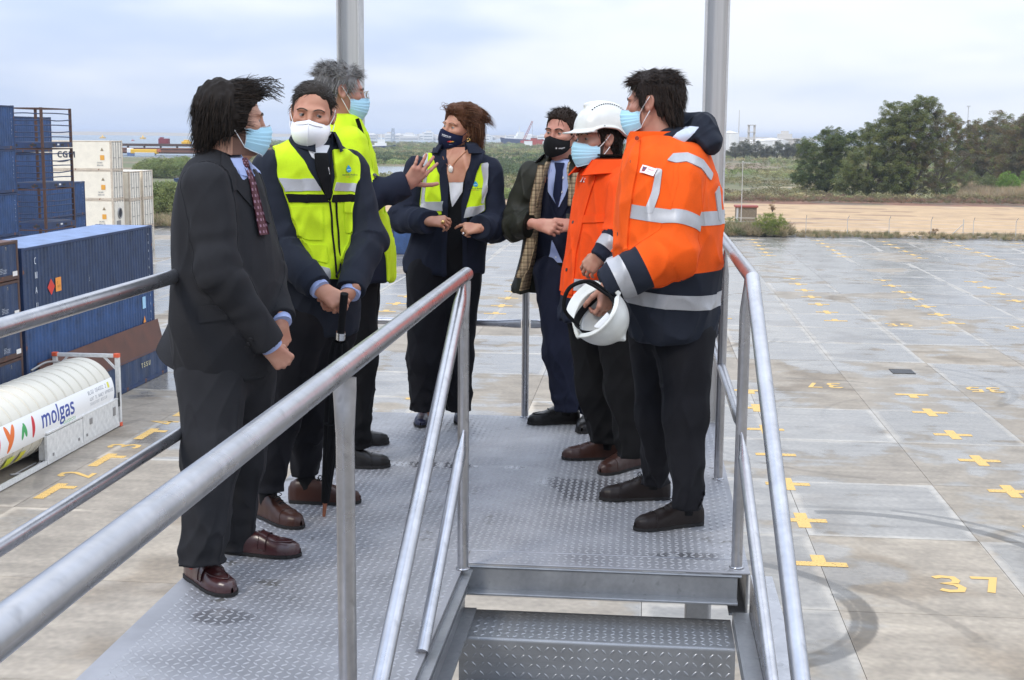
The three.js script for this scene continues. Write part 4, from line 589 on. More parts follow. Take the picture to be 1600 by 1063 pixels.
{ // the eucalyptus group on the right
  const g = 'eucalyptus trees on the edge of the sand', B = (x, y, d) => { const p = onY(x, y, TY); return V(p.x, TY, p.z); };
  tree('dark rounded eucalyptus, leftmost of the big clump', B(1292, 303), [[-2.4, 1.4, 1.4, 2.2], [1.2, 1.3, 1.8, 2.3], [-1.3, 6.82, 0, 5.3], [1.62, 7.92, 0.5, 4.66], [-3.67, 3.52, 0.6, 3.6], [1.73, 3.52, 1, 4.45], [0.65, 10.23, 0, 2.86], [4.54, 9.46, -1, 2.76]], DK, { per: 110, size: 0.62, group: g, cols: [DK, DK, MD, SB] });
  tree('tall pale topped eucalyptus in the middle of the big clump', B(1352, 309), [[-1, 1.3, 2.2, 2.3], [2.4, 1.3, 2, 2.4], [6, 2.2, 1, 2.6], [0, 5.5, 1, 4.88], [3.46, 9.46, 0, 4.88], [7.34, 12.32, 0, 4.45], [4.54, 14.74, -0.5, 2.97], [9.5, 15.84, -0.5, 2.54], [-2.81, 3.08, 1.6, 3.6], [4.75, 3.52, 1.2, 4.24], [1.51, 11.44, 0, 2.86]], MD, { per: 120, size: 0.62, group: g, cols: [DK, MD, MD, OL, [0.105, 0.115, 0.05]], trunk: 0.4 });
  tree('olive brown eucalyptus with pale leaning trunk showing', B(1425, 309), [[-2.2, 1.5, 1.8, 2.2], [2.6, 2.2, -1.5, 2.8], [-2.38, 7.26, 0.6, 4.66], [0.86, 10.56, 0, 4.45], [-4.1, 3.74, 1.6, 2.97], [4.97, 12.32, 0, 3.18], [-1.3, 14.08, 0, 3.18], [2.38, 15.62, -0.4, 2.12], [4.32, 7.04, -0.5, 3.82]], OL, { per: 110, size: 0.62, group: g, cols: [OL, BR, MD, GY2], trunk: 0.42, gaps: 0.2 });
  tree('sparse grey brown eucalyptus at the right end of the big clump', B(1462, 304), [[1.5, 1.4, 1, 2.2], [0.54, 8.36, 0, 4.66], [4.54, 11.66, 0, 3.39], [1.08, 13.64, 0, 2.65], [6.05, 7.92, 0.3, 2.76], [-0.86, 3.96, 0.8, 3.39], [3.24, 3.3, 0.4, 2.97]], GY2, { per: 84, size: 0.6, group: g, cols: [GY2, OL, BR, [0.09, 0.075, 0.05]], trunk: 0.34, gaps: 0.24 });
  const g2 = 'eucalyptus wood at the right edge', far = [[1510, 266, 430, 9.5], [1532, 272, 325, 15.5], [1556, 276, 315, 17], [1588, 280, 300, 15], [1612, 282, 290, 17]];
  const lab = ['grey green eucalyptus behind the lamp mast', 'dark eucalyptus just right of the lamp mast', 'tall brownish eucalyptus in the wood at the right edge', 'reddish brown eucalyptus near the right edge', 'pale topped eucalyptus cut by the right edge'];
  far.forEach(([x, y, d, h], i) => { const p = at(x, y, d), b = V(p.x, TY, p.z), r = h * 0.27; tree(lab[i], b, [[0, h * 0.45, 0, r * 1.15], [-r * 0.9, h * 0.62, 0, r * 0.9], [r * 0.9, h * 0.66, 0.5, r * 0.9], [0.3, h * 0.82, 0, r * 0.75], [r * 0.5, h * 0.25, 1, r * 0.9], [-r, h * 0.3, 1, r * 0.8]], OL, { per: 60, size: 0.85, group: g2, cols: i > 1 ? [BR, OL, BR, GY2] : [DK, GY2, OL], trunk: 0.36, gaps: 0.2 }); });
  const g3 = 'distant trees in front of the refinery', rowx = [[1150, 0.8], [1163, 1.0], [1182, 0.9], [1199, 0.7], [1215, 0.95], [1232, 0.8], [1246, 1.0], [1262, 0.8]];
  const lb3 = ['nearest the column', 'second from the column', 'third from the column', 'just right of the flare tower', 'fourth from the right', 'third from the right', 'second from the right', 'touching the big clump']; rowx.forEach(([x, s], i) => { const p = at(x, 229, 620), b = V(p.x, TY, p.z), h = 9.5 * s; tree('hazy grey green tree in the distant row, ' + lb3[i], b, [[0, h * 0.5, 0, h * 0.42], [-h * 0.3, h * 0.4, 0, h * 0.34], [h * 0.3, h * 0.55, 0, h * 0.34], [0, h * 0.85, 0, h * 0.2]], GY2, { per: 22, size: 1.2, group: g3, cols: [[0.088, 0.088, 0.06], [0.08, 0.082, 0.055]] }); });
  // bright and dull shrubs at the right
  for (const [x, y, w, h, c, lb] of [[1575, 304, 5.2, 4.6, LG, 'bright green rounded shrub near the right edge'], [1612, 300, 6.5, 4.8, LG, 'bright green shrub cut by the right edge'], [1564, 272, 6.8, 4.4, LG, 'bright green shrub set back beneath the brown trees'], [1508, 292, 7.5, 3.6, SC, 'dull olive shrub just right of the big clump'], [1545, 302, 6, 3.2, SC, 'dull olive shrub between the clump and the green shrubs'], [1530, 283, 8, 4, SC, 'wide dull shrub behind the two olive ones'], [1490, 284, 7, 4, SC, 'olive shrub under the lamp mast']]) { const p = onY(x, y, TY); shrub(lb, V(p.x, TY, p.z), w, h, c, 260, { size: 0.55 }); }
  // shrubs beside the hut and the yard fence
  let p = onY(1203, 371, TY); shrub('green broom-like bush beside the small block hut', V(p.x, TY, p.z), 4.2, 2.7, [0.115, 0.135, 0.035], 420, { size: 0.34, geo: tuftGrass, group: undefined }); p = onY(1143, 366, TY); shrub('low green bush at the foot of the right column', V(p.x, TY, p.z), 3.4, 1.8, [0.105, 0.125, 0.04], 240, { size: 0.3, geo: tuftGrass }); p = onY(1458, 372, TY); shrub('small dry brown plant on the sand edge', V(p.x, TY, p.z), 1.0, 1.1, [0.14, 0.09, 0.05], 30, { size: 0.25, geo: tuftGrass }); p = onY(1207, 331, TY); shrub('tiny dry plant on the sand behind the hut', V(p.x, TY, p.z), 1.0, 1.6, [0.15, 0.1, 0.05], 24, { size: 0.3, geo: tuftGrass });
  // left shrubs beyond the containers
  for (const [x, y, w, h, lb, d] of [[258, 277, 16, 4.6, 'big green bush beyond the white containers'], [236, 276, 9, 3.6, 'green bush beside the white containers'], [284, 272, 10, 4, 'green bush just left of the man in the suit'], [250, 336, 10, 4.0, 'green bush between the white containers and the dark suit']]) { const q = onY(x, y, TY); shrub(lb, V(q.x, TY, q.z), w, h, [0.115, 0.135, 0.05], 420, { size: 0.95 }); }
}
{ // open scrub that reads as one mass
  const lists = [[], []];
  for (let i = 0; i < 30000; i++) {
    const px = rr(380, 1620), d = 226 * Math.pow(1500 / 226, Math.pow(rnd(), 1.15)), p = at(px, 300, d), x = p.x, z = p.z, n = fbm(x * 0.02, z * 0.02, 3, 3), m = fbm(x * 0.05, z * 0.05, 30, 3);
    if (n + m * 0.7 < (px < 1120 ? -0.12 : 0.02) - 0.06 * sstep(300, 700, d)) continue; const yy = 211 + 10.5 * FOC / d; if (px < 660 && px > 395 && yy > 258 && yy < 282) continue;
    if (px > 1140 && d < 330 && rnd() < 0.55) continue;
    const green = sstep(-0.1, 0.25, fbm(x * 0.03, z * 0.03, 60, 2)), c = [lerp(0.125, 0.088, green), lerp(0.112, 0.118, green), lerp(0.058, 0.040, green)].map((v) => v * (0.8 + 0.9 * sstep(-0.2, 0.35, fbm(x * 0.014, z * 0.05, 90, 2)))), s = rr(0.5, 1.45) * (1 + d / 1100) * (px < 1100 ? 1.15 : 0.8); lists[rnd() > 0.5 ? 1 : 0].push([V(x, TY + s * 0.32, z), s, vary(c, 0.28), 0.62]);
  }
  lists.forEach((l, i) => { const im = tufts('scrub', l, scene, i ? tuftA : tuftB); im.name = numbered('scrub'); im.userData = { kind: 'stuff', label: i ? 'olive green scrub spreading over the marsh behind the people' : 'grey green scrub mixed through the marsh behind the people', category: 'scrub' }; });
  // dark rounded bushes behind the woman and the grey haired man
  const dk = []; for (let i = 0; i < 1900; i++) { const px = rr(560, 880), d = rr(330, 620), p = at(px, 250, d), n = fbm(p.x * 0.03, p.z * 0.03, 71, 2); const yy = 211 + 10.5 * FOC / d; if (n < 0.02 || (px < 660 && yy > 256)) continue; const s = rr(1.4, 2.6); dk.push([V(p.x, TY + s * 0.4, p.z), s, vary([0.06, 0.078, 0.038], 0.2), 0.8]); }
  const im = tufts('scrub', dk, scene, tuftB); im.name = numbered('scrub'); im.userData = { kind: 'stuff', label: 'dark rounded bushes on the marsh behind the woman', category: 'scrub' };
  // dry grass along the yard fence and under the trees
  const gr = []; for (let i = 0; i < 5200; i++) { const x = rr(-60, 62), z = rr(-149.5, -143.2); if (noise(x * 0.3, z * 0.8) < -0.1 && x > 14) continue; const s = rr(0.18, 0.5) * (x < 16 ? 1.9 : 0.9); gr.push([V(x, TY + s * 0.25, z), s, vary(rnd() > 0.3 ? [0.19, 0.155, 0.095] : [0.09, 0.09, 0.04], 0.25), 1.2]); }
  for (let i = 0; i < 2600; i++) { const x = rr(8, 75), z = rr(-246, -223); const s = rr(0.3, 0.8); gr.push([V(x, TY + s * 0.25, z), s, vary(rnd() > 0.45 ? [0.13, 0.085, 0.058] : [0.1, 0.09, 0.05], 0.3), 0.8]); }
  for (let i = 0; i < 700; i++) { const q = onY(rr(1500, 1610), rr(296, 316), TY), s = rr(0.5, 1.1); gr.push([V(q.x, TY + s * 0.3, q.z), s, vary([0.19, 0.15, 0.095], 0.2), 1.3]); }
  const ig = tufts('dry_grass', gr, scene, tuftGrass); ig.userData = { kind: 'stuff', label: 'dry straw coloured grass along the edge of the yard and the sand', category: 'grass' };
}
{ // hut, fence, posts, masts
  const wallM = std({ color: lin(0.26, 0.215, 0.155), roughness: 0.95, map: fieldTex(256, (u, v) => 0.85 + 0.6 * tileNoise(u, v, 8, 4, 5)) });
  let p = onY(1166, 358, TY), t = thing('block_hut', 'small concrete block hut with red roof slab on the sand edge', 'hut', V(p.x, TY, p.z - 1.4)); const w = 2.35, h = 2.55;
  for (let r = 0; r < 2; r++) mesh('wall', cbox(w, 1.16, 2.2, 0, 0.6 + r * 1.3, 0, 0.02), wallM, t); mesh('wall_band', box(w + 0.03, 0.15, 2.23, 0, 1.255, 0), std({ color: lin(0.36, 0.32, 0.26), roughness: 0.9 }), t); mesh('corner_trim', box(0.22, h - 0.1, 0.05, -w / 2 + 0.13, h / 2, 1.12), std({ color: lin(0.45, 0.46, 0.46), roughness: 0.8 }), t); mesh('roof', cbox(w + 0.3, 0.2, 2.6, 0, h + 0.02, 0, 0.03), std({ color: lin(0.30, 0.085, 0.065), roughness: 0.8 }), t);
  const pole = (name, label, cat, x, y0, y1, d, r, col, group) => { const a = at(x, y0, d), b = at(x, y1, d), base = V(a.x, TY, a.z), t = thing(name, label, cat, base, group); mesh('pole', bar(V(0, 0, 0), V(0, b.y - TY, 0), r, { seg: 8, r2: r * 0.7 }), col, t); return [t, b.y - TY]; };
  const pm = std({ color: lin(0.50, 0.48, 0.44), roughness: 0.8 }), gm = std({ color: lin(0.62, 0.63, 0.64), roughness: 0.6, metalness: 0.3 });
  let [q, hh] = pole('wooden_pole', 'thin pale pole with a small cross arm standing before the hut', 'pole', 1158, 345, 254, 152, 0.055, pm); mesh('cross_arm', box(0.9, 0.06, 0.06, 0.4, hh - 0.05, 0), pm, q); mesh('insulator', new THREE.SphereGeometry(0.09, 8, 6).translate(0, hh + 0.05, 0), pm, q);
  [q, hh] = pole('lamp_mast', 'tall pale grey lamp mast in front of the wood on the right', 'mast', 1509, 250, 166, 480, 0.26, gm); mesh('lamp_head', [cbox(1.1, 0.5, 0.9, 0, hh, 0), cbox(0.35, 0.3, 0.3, 0.1, hh - 3.6, 0)], gm, q);
  // fence posts along the yard edge: bent tops
  let src; const gl = 'posts of the wire fence along the yard'; const xs = []; for (let x = 8.6; x < 62; x += 4.35) xs.push(x);
  xs.forEach((x, i) => { const pos = V(x, TY, -147.2 + 0.02 * x), lb = 'thin bent top fence post along the yard edge, ' + nth(i) + ' from the left'; if (!src) { src = thing('fence_post', lb, 'fence post', pos, gl); mesh('post', tube([V(0, 0, 0), V(0, 1.0, 0), V(0, 1.95, 0), V(0.05, 2.15, 0.12), V(0.05, 2.3, 0.3)], 0.035, 6, 14), pm, src); } else copyOf(src, pos, rr(-0.2, 0.2), lb); });
  const wires = []; for (let k = 0; k < 5; k++) wires.push(bar(V(8.6, TY + 0.3 + k * 0.4, -147.05), V(62, TY + 0.3 + k * 0.4, -146), 0.006, { seg: 4, cap: false })); tagged(mesh('fence_wire', wires, gm, scene), 'thin wires strung between the pale fence posts along the yard', 'wire');
  const bp = onY(1500, 372, TY); const br = thing('fence_brace', 'slanting brace post near the right end of the yard fence', 'fence post', V(bp.x, TY, bp.z)); mesh('post', [bar(V(0.3, 0, 0), V(0.3, 2.0, 0), 0.045, { seg: 6 }), bar(V(-1.2, 0, 0), V(0.3, 1.5, 0), 0.04, { seg: 6 })], pm, br);
  // row of stone posts behind the woman's shoulder
  const sm = std({ color: lin(0.40, 0.34, 0.27), roughness: 0.95 }); let s2; [[768, 0], [777, 1], [787, 2], [797, 3]].forEach(([x, i]) => { const c = onY(x, 256, TY), lb = 'stone post, ' + ['first', 'second', 'third', 'fourth'][i] + ' from the left in the row behind the woman'; const pos = V(c.x, TY, c.z); if (!s2) { s2 = thing('stone_post', lb, 'post', pos, 'stone posts behind the woman'); mesh('shaft', cbox(1.0, 2.4, 1.0, 0, 1.2, 0, 0.08), sm, s2); mesh('cap', cbox(1.15, 0.25, 1.15, 0, 2.45, 0, 0.05), sm, s2); } else copyOf(s2, pos, rr(-0.2, 0.2), lb); });
}
{ // far things: ships, crane, city, refinery, dock
  const wM = std({ color: lin(0.78, 0.77, 0.74), roughness: 0.7 }), navy = std({ color: lin(0.03, 0.045, 0.1), roughness: 0.6 }), redS = std({ color: lin(0.42, 0.07, 0.045), roughness: 0.8 }), yel = std({ color: lin(0.72, 0.42, 0.03), roughness: 0.7 }), win = std({ color: lin(0.06, 0.07, 0.08), roughness: 0.3 });
  const hull = (L, W, H, bow) => { const s = new THREE.Shape(); s.moveTo(-L / 2, -W / 2); s.lineTo(L * 0.32, -W / 2); s.quadraticCurveTo(L * 0.46, -W * 0.35, L / 2, 0); s.quadraticCurveTo(L * 0.46, W * 0.35, L * 0.32, W / 2); s.lineTo(-L / 2, W / 2); s.closePath(); const g = new THREE.ExtrudeGeometry(s, { depth: H, bevelEnabled: false }).rotateX(-PI / 2), p = g.attributes.position; for (let i = 0; i < p.count; i++) { const f = p.getY(i) / H, x = p.getX(i); if (x > L * 0.2) { p.setX(i, x - (1 - f) * L * 0.06 * (x / (L / 2))); p.setY(i, p.getY(i) + f * bow * sstep(0.2, 0.5, x / L)); } p.setZ(i, p.getZ(i) * lerp(0.8, 1, f)); } g.computeVertexNormals(); return g; };
  let p = at(805, 214, 1700), t = thing('ship', 'large ship with dark blue hull and white superstructure moored behind the woman', 'ship', V(p.x - 2, WY, p.z), undefined, PI + 0.5);
  mesh('hull', hull(66, 14, 11.5, 4), navy, t); t.scale.setScalar(0.56); const su = mesh('superstructure', [box(20, 8, 12, -14, 15, 0), box(15, 6, 11, -15, 21, 0), box(9, 5, 9, -14, 26, 0), box(30, 4, 11, -15, 13, 0)], wM, t); for (let k = 0; k < 3; k++) mesh('window', box(16 - 3 * k, 1.0, 0.3, -14, 16.5 + 5.2 * k, 6.1 - 0.55 * k), win, su); mesh('mast', [bar(V(-14, 28, 0), V(-14, 40, 0), 0.7, { seg: 6 }), bar(V(-17, 34, 0), V(-11, 34, 0), 0.4, { seg: 5 }), bar(V(20, 12, 0), V(20, 24, 0), 0.6, { seg: 6 })], wM, t); mesh('funnel', cbox(5, 8, 5, -22, 24, 0), wM, t);
  p = at(592, 219, 900); t = thing('ship', 'small white ship with dark hull low in the river behind the grey haired man', 'ship', V(p.x, WY, p.z), undefined, 0.2); mesh('hull', hull(22, 6, 3.4, 1.2), navy, t); mesh('superstructure', [box(8, 2.6, 4.6, 1, 4.6, 0), box(5, 2.4, 4, 1.5, 7, 0), box(12, 1.2, 5, -1, 3.9, 0)], wM, t); mesh('mast', [bar(V(1.5, 8, 0), V(1.5, 12, 0), 0.25, { seg: 6 }), bar(V(-6, 4, 0), V(-6, 9, 0), 0.2, { seg: 6 })], wM, t);
  const lat = (H, W, m, a0 = V(0, 0, 0)) => { const g = [], n = Math.round(H / W / 1.2); for (const x of [-1, 1]) for (const z of [-1, 1]) g.push(bar(V(x * W / 2, 0, z * W / 2), V(x * W * 0.28, H, z * W * 0.28), W * 0.06, { seg: 5 })); for (let i = 0; i < n; i++) { const y0 = i / n * H, y1 = (i + 1) / n * H, w0 = lerp(W / 2, W * 0.28, i / n), w1 = lerp(W / 2, W * 0.28, (i + 1) / n); for (const z of [-1, 1]) { g.push(bar(V(-w0, y0, z * w0), V(w1, y1, z * w1), W * 0.04, { seg: 4 })); g.push(bar(V(w0, y0, z * w0), V(-w1, y1, z * w1), W * 0.04, { seg: 4 })); } } return g; };
  p = at(816, 213, 1650); t = thing('crane', 'red lattice crane boom rising beside the large ship', 'crane', V(p.x, TY, p.z)); mesh('boom', lat(30, 2.6).map((g) => g.rotateZ(-0.42)), redS, t); mesh('cab', cbox(4, 4, 4, 0, 2, 0), redS, t); mesh('cable', bar(V(12.2, 27, 0), V(12.5, 8, 0), 0.15, { seg: 4 }), M.rod, t);
  p = at(614, 210, 1900); t = thing('lattice_tower', 'thin grey lattice tower rising from the far bank left of the woman', 'tower', V(p.x, WY, p.z)); mesh('tower', lat(20, 5), std({ color: lin(0.35, 0.38, 0.42), roughness: 0.8 }), t);
  // white town on the far bank: one building each
  let k = 0; const tones = [lin(0.7, 0.69, 0.67), lin(0.6, 0.57, 0.53), lin(0.74, 0.72, 0.68), lin(0.52, 0.48, 0.44)].map((c) => std({ color: c, roughness: 0.9 }));
  const town = []; for (let i = 0; i < 44; i++) town.push([rr(572, 905), rr(0, 1)]); town.sort((a, b) => a[0] - b[0]);
  town.forEach(([x, f], i) => { const d = rr(2500, 3300), q = at(x, 212, d), h = rr(7, 14) + (f > 0.85 ? 5 : 0), w = rr(14, 40); const m = thing('town_building', 'hazy pale building of the far town, ' + nth(i) + ' from the left', 'building', V(q.x, -11, q.z), 'hazy buildings of the far town'); mesh('wall', cbox(w, h, 16, 0, h / 2, 0, 0.3), tones[i % 4], m); const wins = []; for (let r = 0; r < Math.floor(h / 5); r++) wins.push(box(w * 0.86, 1.4, 0.3, 0, 3.5 + r * 5, 8.05)); mesh('window', wins, std({ color: lin(0.22, 0.24, 0.26), roughness: 0.6 }), m); mesh('roof', box(w * 0.5, 3, 8, 0, h + 1.5, 0), tones[(i + 1) % 4], m); });
  const red = []; for (let i = 0; i < 9; i++) { const q = at(826 + i * 8.4, 218, 1250), h = rr(4.5, 7.5), w = rr(5, 9); const m = thing('warehouse', 'small ' + (i % 3 ? 'red' : 'white') + ' shed by the far water, ' + nth(i) + ' from the left', 'warehouse', V(q.x, TY, q.z), 'red and white sheds behind the black mask'); mesh('wall', cbox(w, h, 8, 0, h / 2, 0, 0.2), i % 3 ? redS : wM, m); mesh('roof', cbox(w + 0.4, 0.6, 8.6, 0, h + 0.3, 0, 0.1), i % 3 ? std({ color: lin(0.3, 0.09, 0.06), roughness: 0.9 }) : redS, m); }
  // refinery at the right of the column
  const B = (x, y, d) => { const q = at(x, y, d); return V(q.x, TY, q.z); };
  for (const [x, w, h, lb] of [[1140, 12, 13, 'white storage tank right beside the column'], [1186, 26, 8, 'wide white storage tank between the distant trees'], [1205, 22, 8.5, 'white storage tank right of the flare tower'], [1128, 14, 13, 'white storage tank partly behind the column']]) { const m = thing('storage_tank', lb, 'storage tank', B(x, 220, 900)); mesh('shell', new THREE.CylinderGeometry(w / 2, w / 2, h, 28).translate(0, h / 2, 0), wM, m); mesh('roof', new THREE.ConeGeometry(w / 2 + 0.2, 1.6, 28).translate(0, h + 0.8, 0), tones[1], m); }
  let m = thing('process_tower', 'twin grey process towers rising above the distant trees', 'tower', B(1174, 220, 850)); for (const x of [-2.2, 2.2]) mesh('column', new THREE.CylinderGeometry(0.7, 0.7, 18, 10).translate(x * 0.8, 9, 0), tones[3], m); mesh('platform', [box(5.4, 0.5, 3, 0, 17.8, 0), box(5.4, 0.5, 3, 0, 13.5, 0), box(5.4, 0.5, 3, 0, 9, 0)], tones[3], m);
  m = thing('radio_mast', 'needle thin mast far behind the distant trees', 'mast', B(1154, 220, 1200)); mesh('pole', bar(V(0, 0, 0), V(0, 34, 0), 0.5, { seg: 6, r2: 0.25 }), tones[3], m);
  m = thing('process_building', 'hazy stepped refinery building above the distant trees', 'building', B(1226, 220, 1000)); mesh('wall', [box(16, 9, 12, 0, 4.5, 0), box(10, 4, 9, 0, 11, 0), box(5, 2, 6, 0, 14, 0)], tones[1], m); mesh('frame', [...[-7, -4, 0, 4, 7].map((x) => box(0.5, 9, 0.5, x, 4.6, 6.3)), ...[3, 6, 9.2].map((y) => box(16, 0.5, 0.5, 0, y, 6.4))], tones[3], m);
  m = thing('white_building', 'plain white building behind the big clump, left of the lamp mast', 'building', B(1496, 248, 440)); mesh('wall', cbox(5.0, 7.6, 5, 0.4, 3.8, 0, 0.1), wM, m); mesh('annex', cbox(5, 4.6, 4, -3.8, 2.3, 0.6, 0.1), tones[1], m); mesh('chimney', box(0.7, 2.4, 0.7, -0.8, 8.4, 0), wM, m);
  m = thing('water_bin', 'blue container unit at the foot of the lamp mast', 'container', B(1514, 253, 430)); mesh('body', cbox(2.4, 2.8, 2.4, 0, 1.7, 0, 0.08), std({ color: lin(0.03, 0.09, 0.26), roughness: 0.5 }), m); mesh('lid', cbox(2.5, 0.25, 2.5, 0, 3.15, 0, 0.05), std({ color: lin(0.05, 0.12, 0.32), roughness: 0.5 }), m);
  // dock at the left
  p = at(270, 240, 660); t = thing('pipe_rack', 'long rust brown pipe bundle lying along the quay on the left', 'pipes', V(p.x, TY, p.z)); const pg = []; for (let i = 0; i < 26; i++) pg.push(bar(V(-26 + rr(-2, 2), 0.5 + (i % 5) * 0.55, rr(-3, 3)), V(46 + rr(-6, 6), 0.5 + (i % 5) * 0.55, rr(-3, 3)), 0.32, { seg: 6 })); mesh('pipe', pg, std({ color: lin(0.20, 0.085, 0.045), roughness: 0.9 }), t); mesh('quay_edge', box(120, 1.2, 10, 20, 4.2, -16), std({ color: lin(0.085, 0.05, 0.035), roughness: 0.9 }), t); mesh('leg', [...Array(14)].map((_, i) => box(0.8, 4.4, 0.8, -36 + i * 8.4, 2.2, -13)), std({ color: lin(0.1, 0.07, 0.05), roughness: 0.9 }), t);
  p = at(226, 244, 600); t = thing('barge', 'yellow barge with white cab beside the quay on the left', 'barge', V(p.x, TY, p.z)); mesh('hull', cbox(12, 2.0, 3, 0, 2.0, 0, 0.3), yel, t); mesh('side', cbox(9, 1.6, 2.6, 0.6, 0.8, 0.6, 0.1), std({ color: lin(0.45, 0.5, 0.55), roughness: 0.7 }), t); mesh('cab', cbox(2.2, 2.2, 2.4, -6.6, 2.4, 0, 0.2), wM, t); mesh('base', cbox(4, 1.5, 2.6, -5.6, 0.8, 0, 0.1), std({ color: lin(0.1, 0.16, 0.32), roughness: 0.7 }), t); mesh('tail', cbox(1.6, 1.2, 2, 6.4, 2.4, 0, 0.2), std({ color: lin(0.5, 0.14, 0.06), roughness: 0.7 }), t);
  p = at(241, 236, 668); t = thing('machine_house', 'dark red machine house on the quay by the river', 'hut', V(p.x, TY + 3.9, p.z - 14)); mesh('wall', [cbox(5, 2.6, 3, 0, 2.2, 0, 0.1), cbox(1.6, 0.7, 2, -1.2, 3.8, 0, 0.1)], std({ color: lin(0.20, 0.025, 0.035), roughness: 0.7 }), t); mesh('base', cbox(5.4, 0.9, 3.2, 0, 0.5, 0, 0.1), M.dark, t);
  p = at(276, 235, 664); t = thing('dredger_cab', 'yellow digger house on the quay by the river', 'machine', V(p.x, TY + 4.4, p.z - 14)); mesh('body', [cbox(4.2, 1.6, 2.6, 0, 0.9, 0, 0.2), cbox(2.4, 1.0, 2, 0.2, 2.0, 0, 0.2)], yel, t); mesh('track', cbox(4.4, 0.6, 2.8, 0, 0.2, 0, 0.1), M.dark, t);
  for (const [x, y, d, s, lb] of [[160, 213, 2300, 5, 'yellow buoy on the river, left one'], [223, 213, 2200, 5, 'yellow buoy on the river, right one'], [207, 216, 1700, 2, 'small pink buoy between the yellow ones']]) { const q = at(x, y, d), b = thing('buoy', lb, 'buoy', V(q.x, WY + 0.4, q.z)); mesh('float', new THREE.CylinderGeometry(s, s, s * 0.5, 14).translate(0, s * 0.3, 0), s > 3 ? yel : redS, b); mesh('tower', new THREE.ConeGeometry(s * 0.5, s * 0.9, 8).translate(0, s * 0.9, 0), s > 3 ? yel : redS, b); }
}
scene.fog = new THREE.FogExp2(new THREE.Color(0.70, 0.77, 0.90), 0.00015);
// ---------- solid modelling tools for people and clothes ----------
const smin = (a, b, k) => { const h = Math.max(k - Math.abs(a - b), 0) / k; return Math.min(a, b) - h * h * k * 0.25; };
const smax = (a, b, k) => -smin(-a, -b, k);
const A3 = (v) => [v.x, v.y, v.z];
const dot3 = (a, b) => a[0] * b[0] + a[1] * b[1] + a[2] * b[2];
function limb(a, b, ra, rb) { // tapered capsule
  const bx = b[0] - a[0], by = b[1] - a[1], bz = b[2] - a[2], bb = bx * bx + by * by + bz * bz;
  return (x, y, z) => { const px = x - a[0], py = y - a[1], pz = z - a[2], h = clamp((px * bx + py * by + pz * bz) / bb), qx = px - bx * h, qy = py - by * h, qz = pz - bz * h; return Math.sqrt(qx * qx + qy * qy + qz * qz) - lerp(ra, rb, h); };
}
function ell(c, r) { return (x, y, z) => { const a = (x - c[0]) / r[0], b = (y - c[1]) / r[1], d = (z - c[2]) / r[2], k0 = Math.hypot(a, b, d), k1 = Math.hypot(a / r[0], b / r[1], d / r[2]); return k1 < 1e-9 ? -Math.min(...r) : k0 * (k0 - 1) / k1; }; }
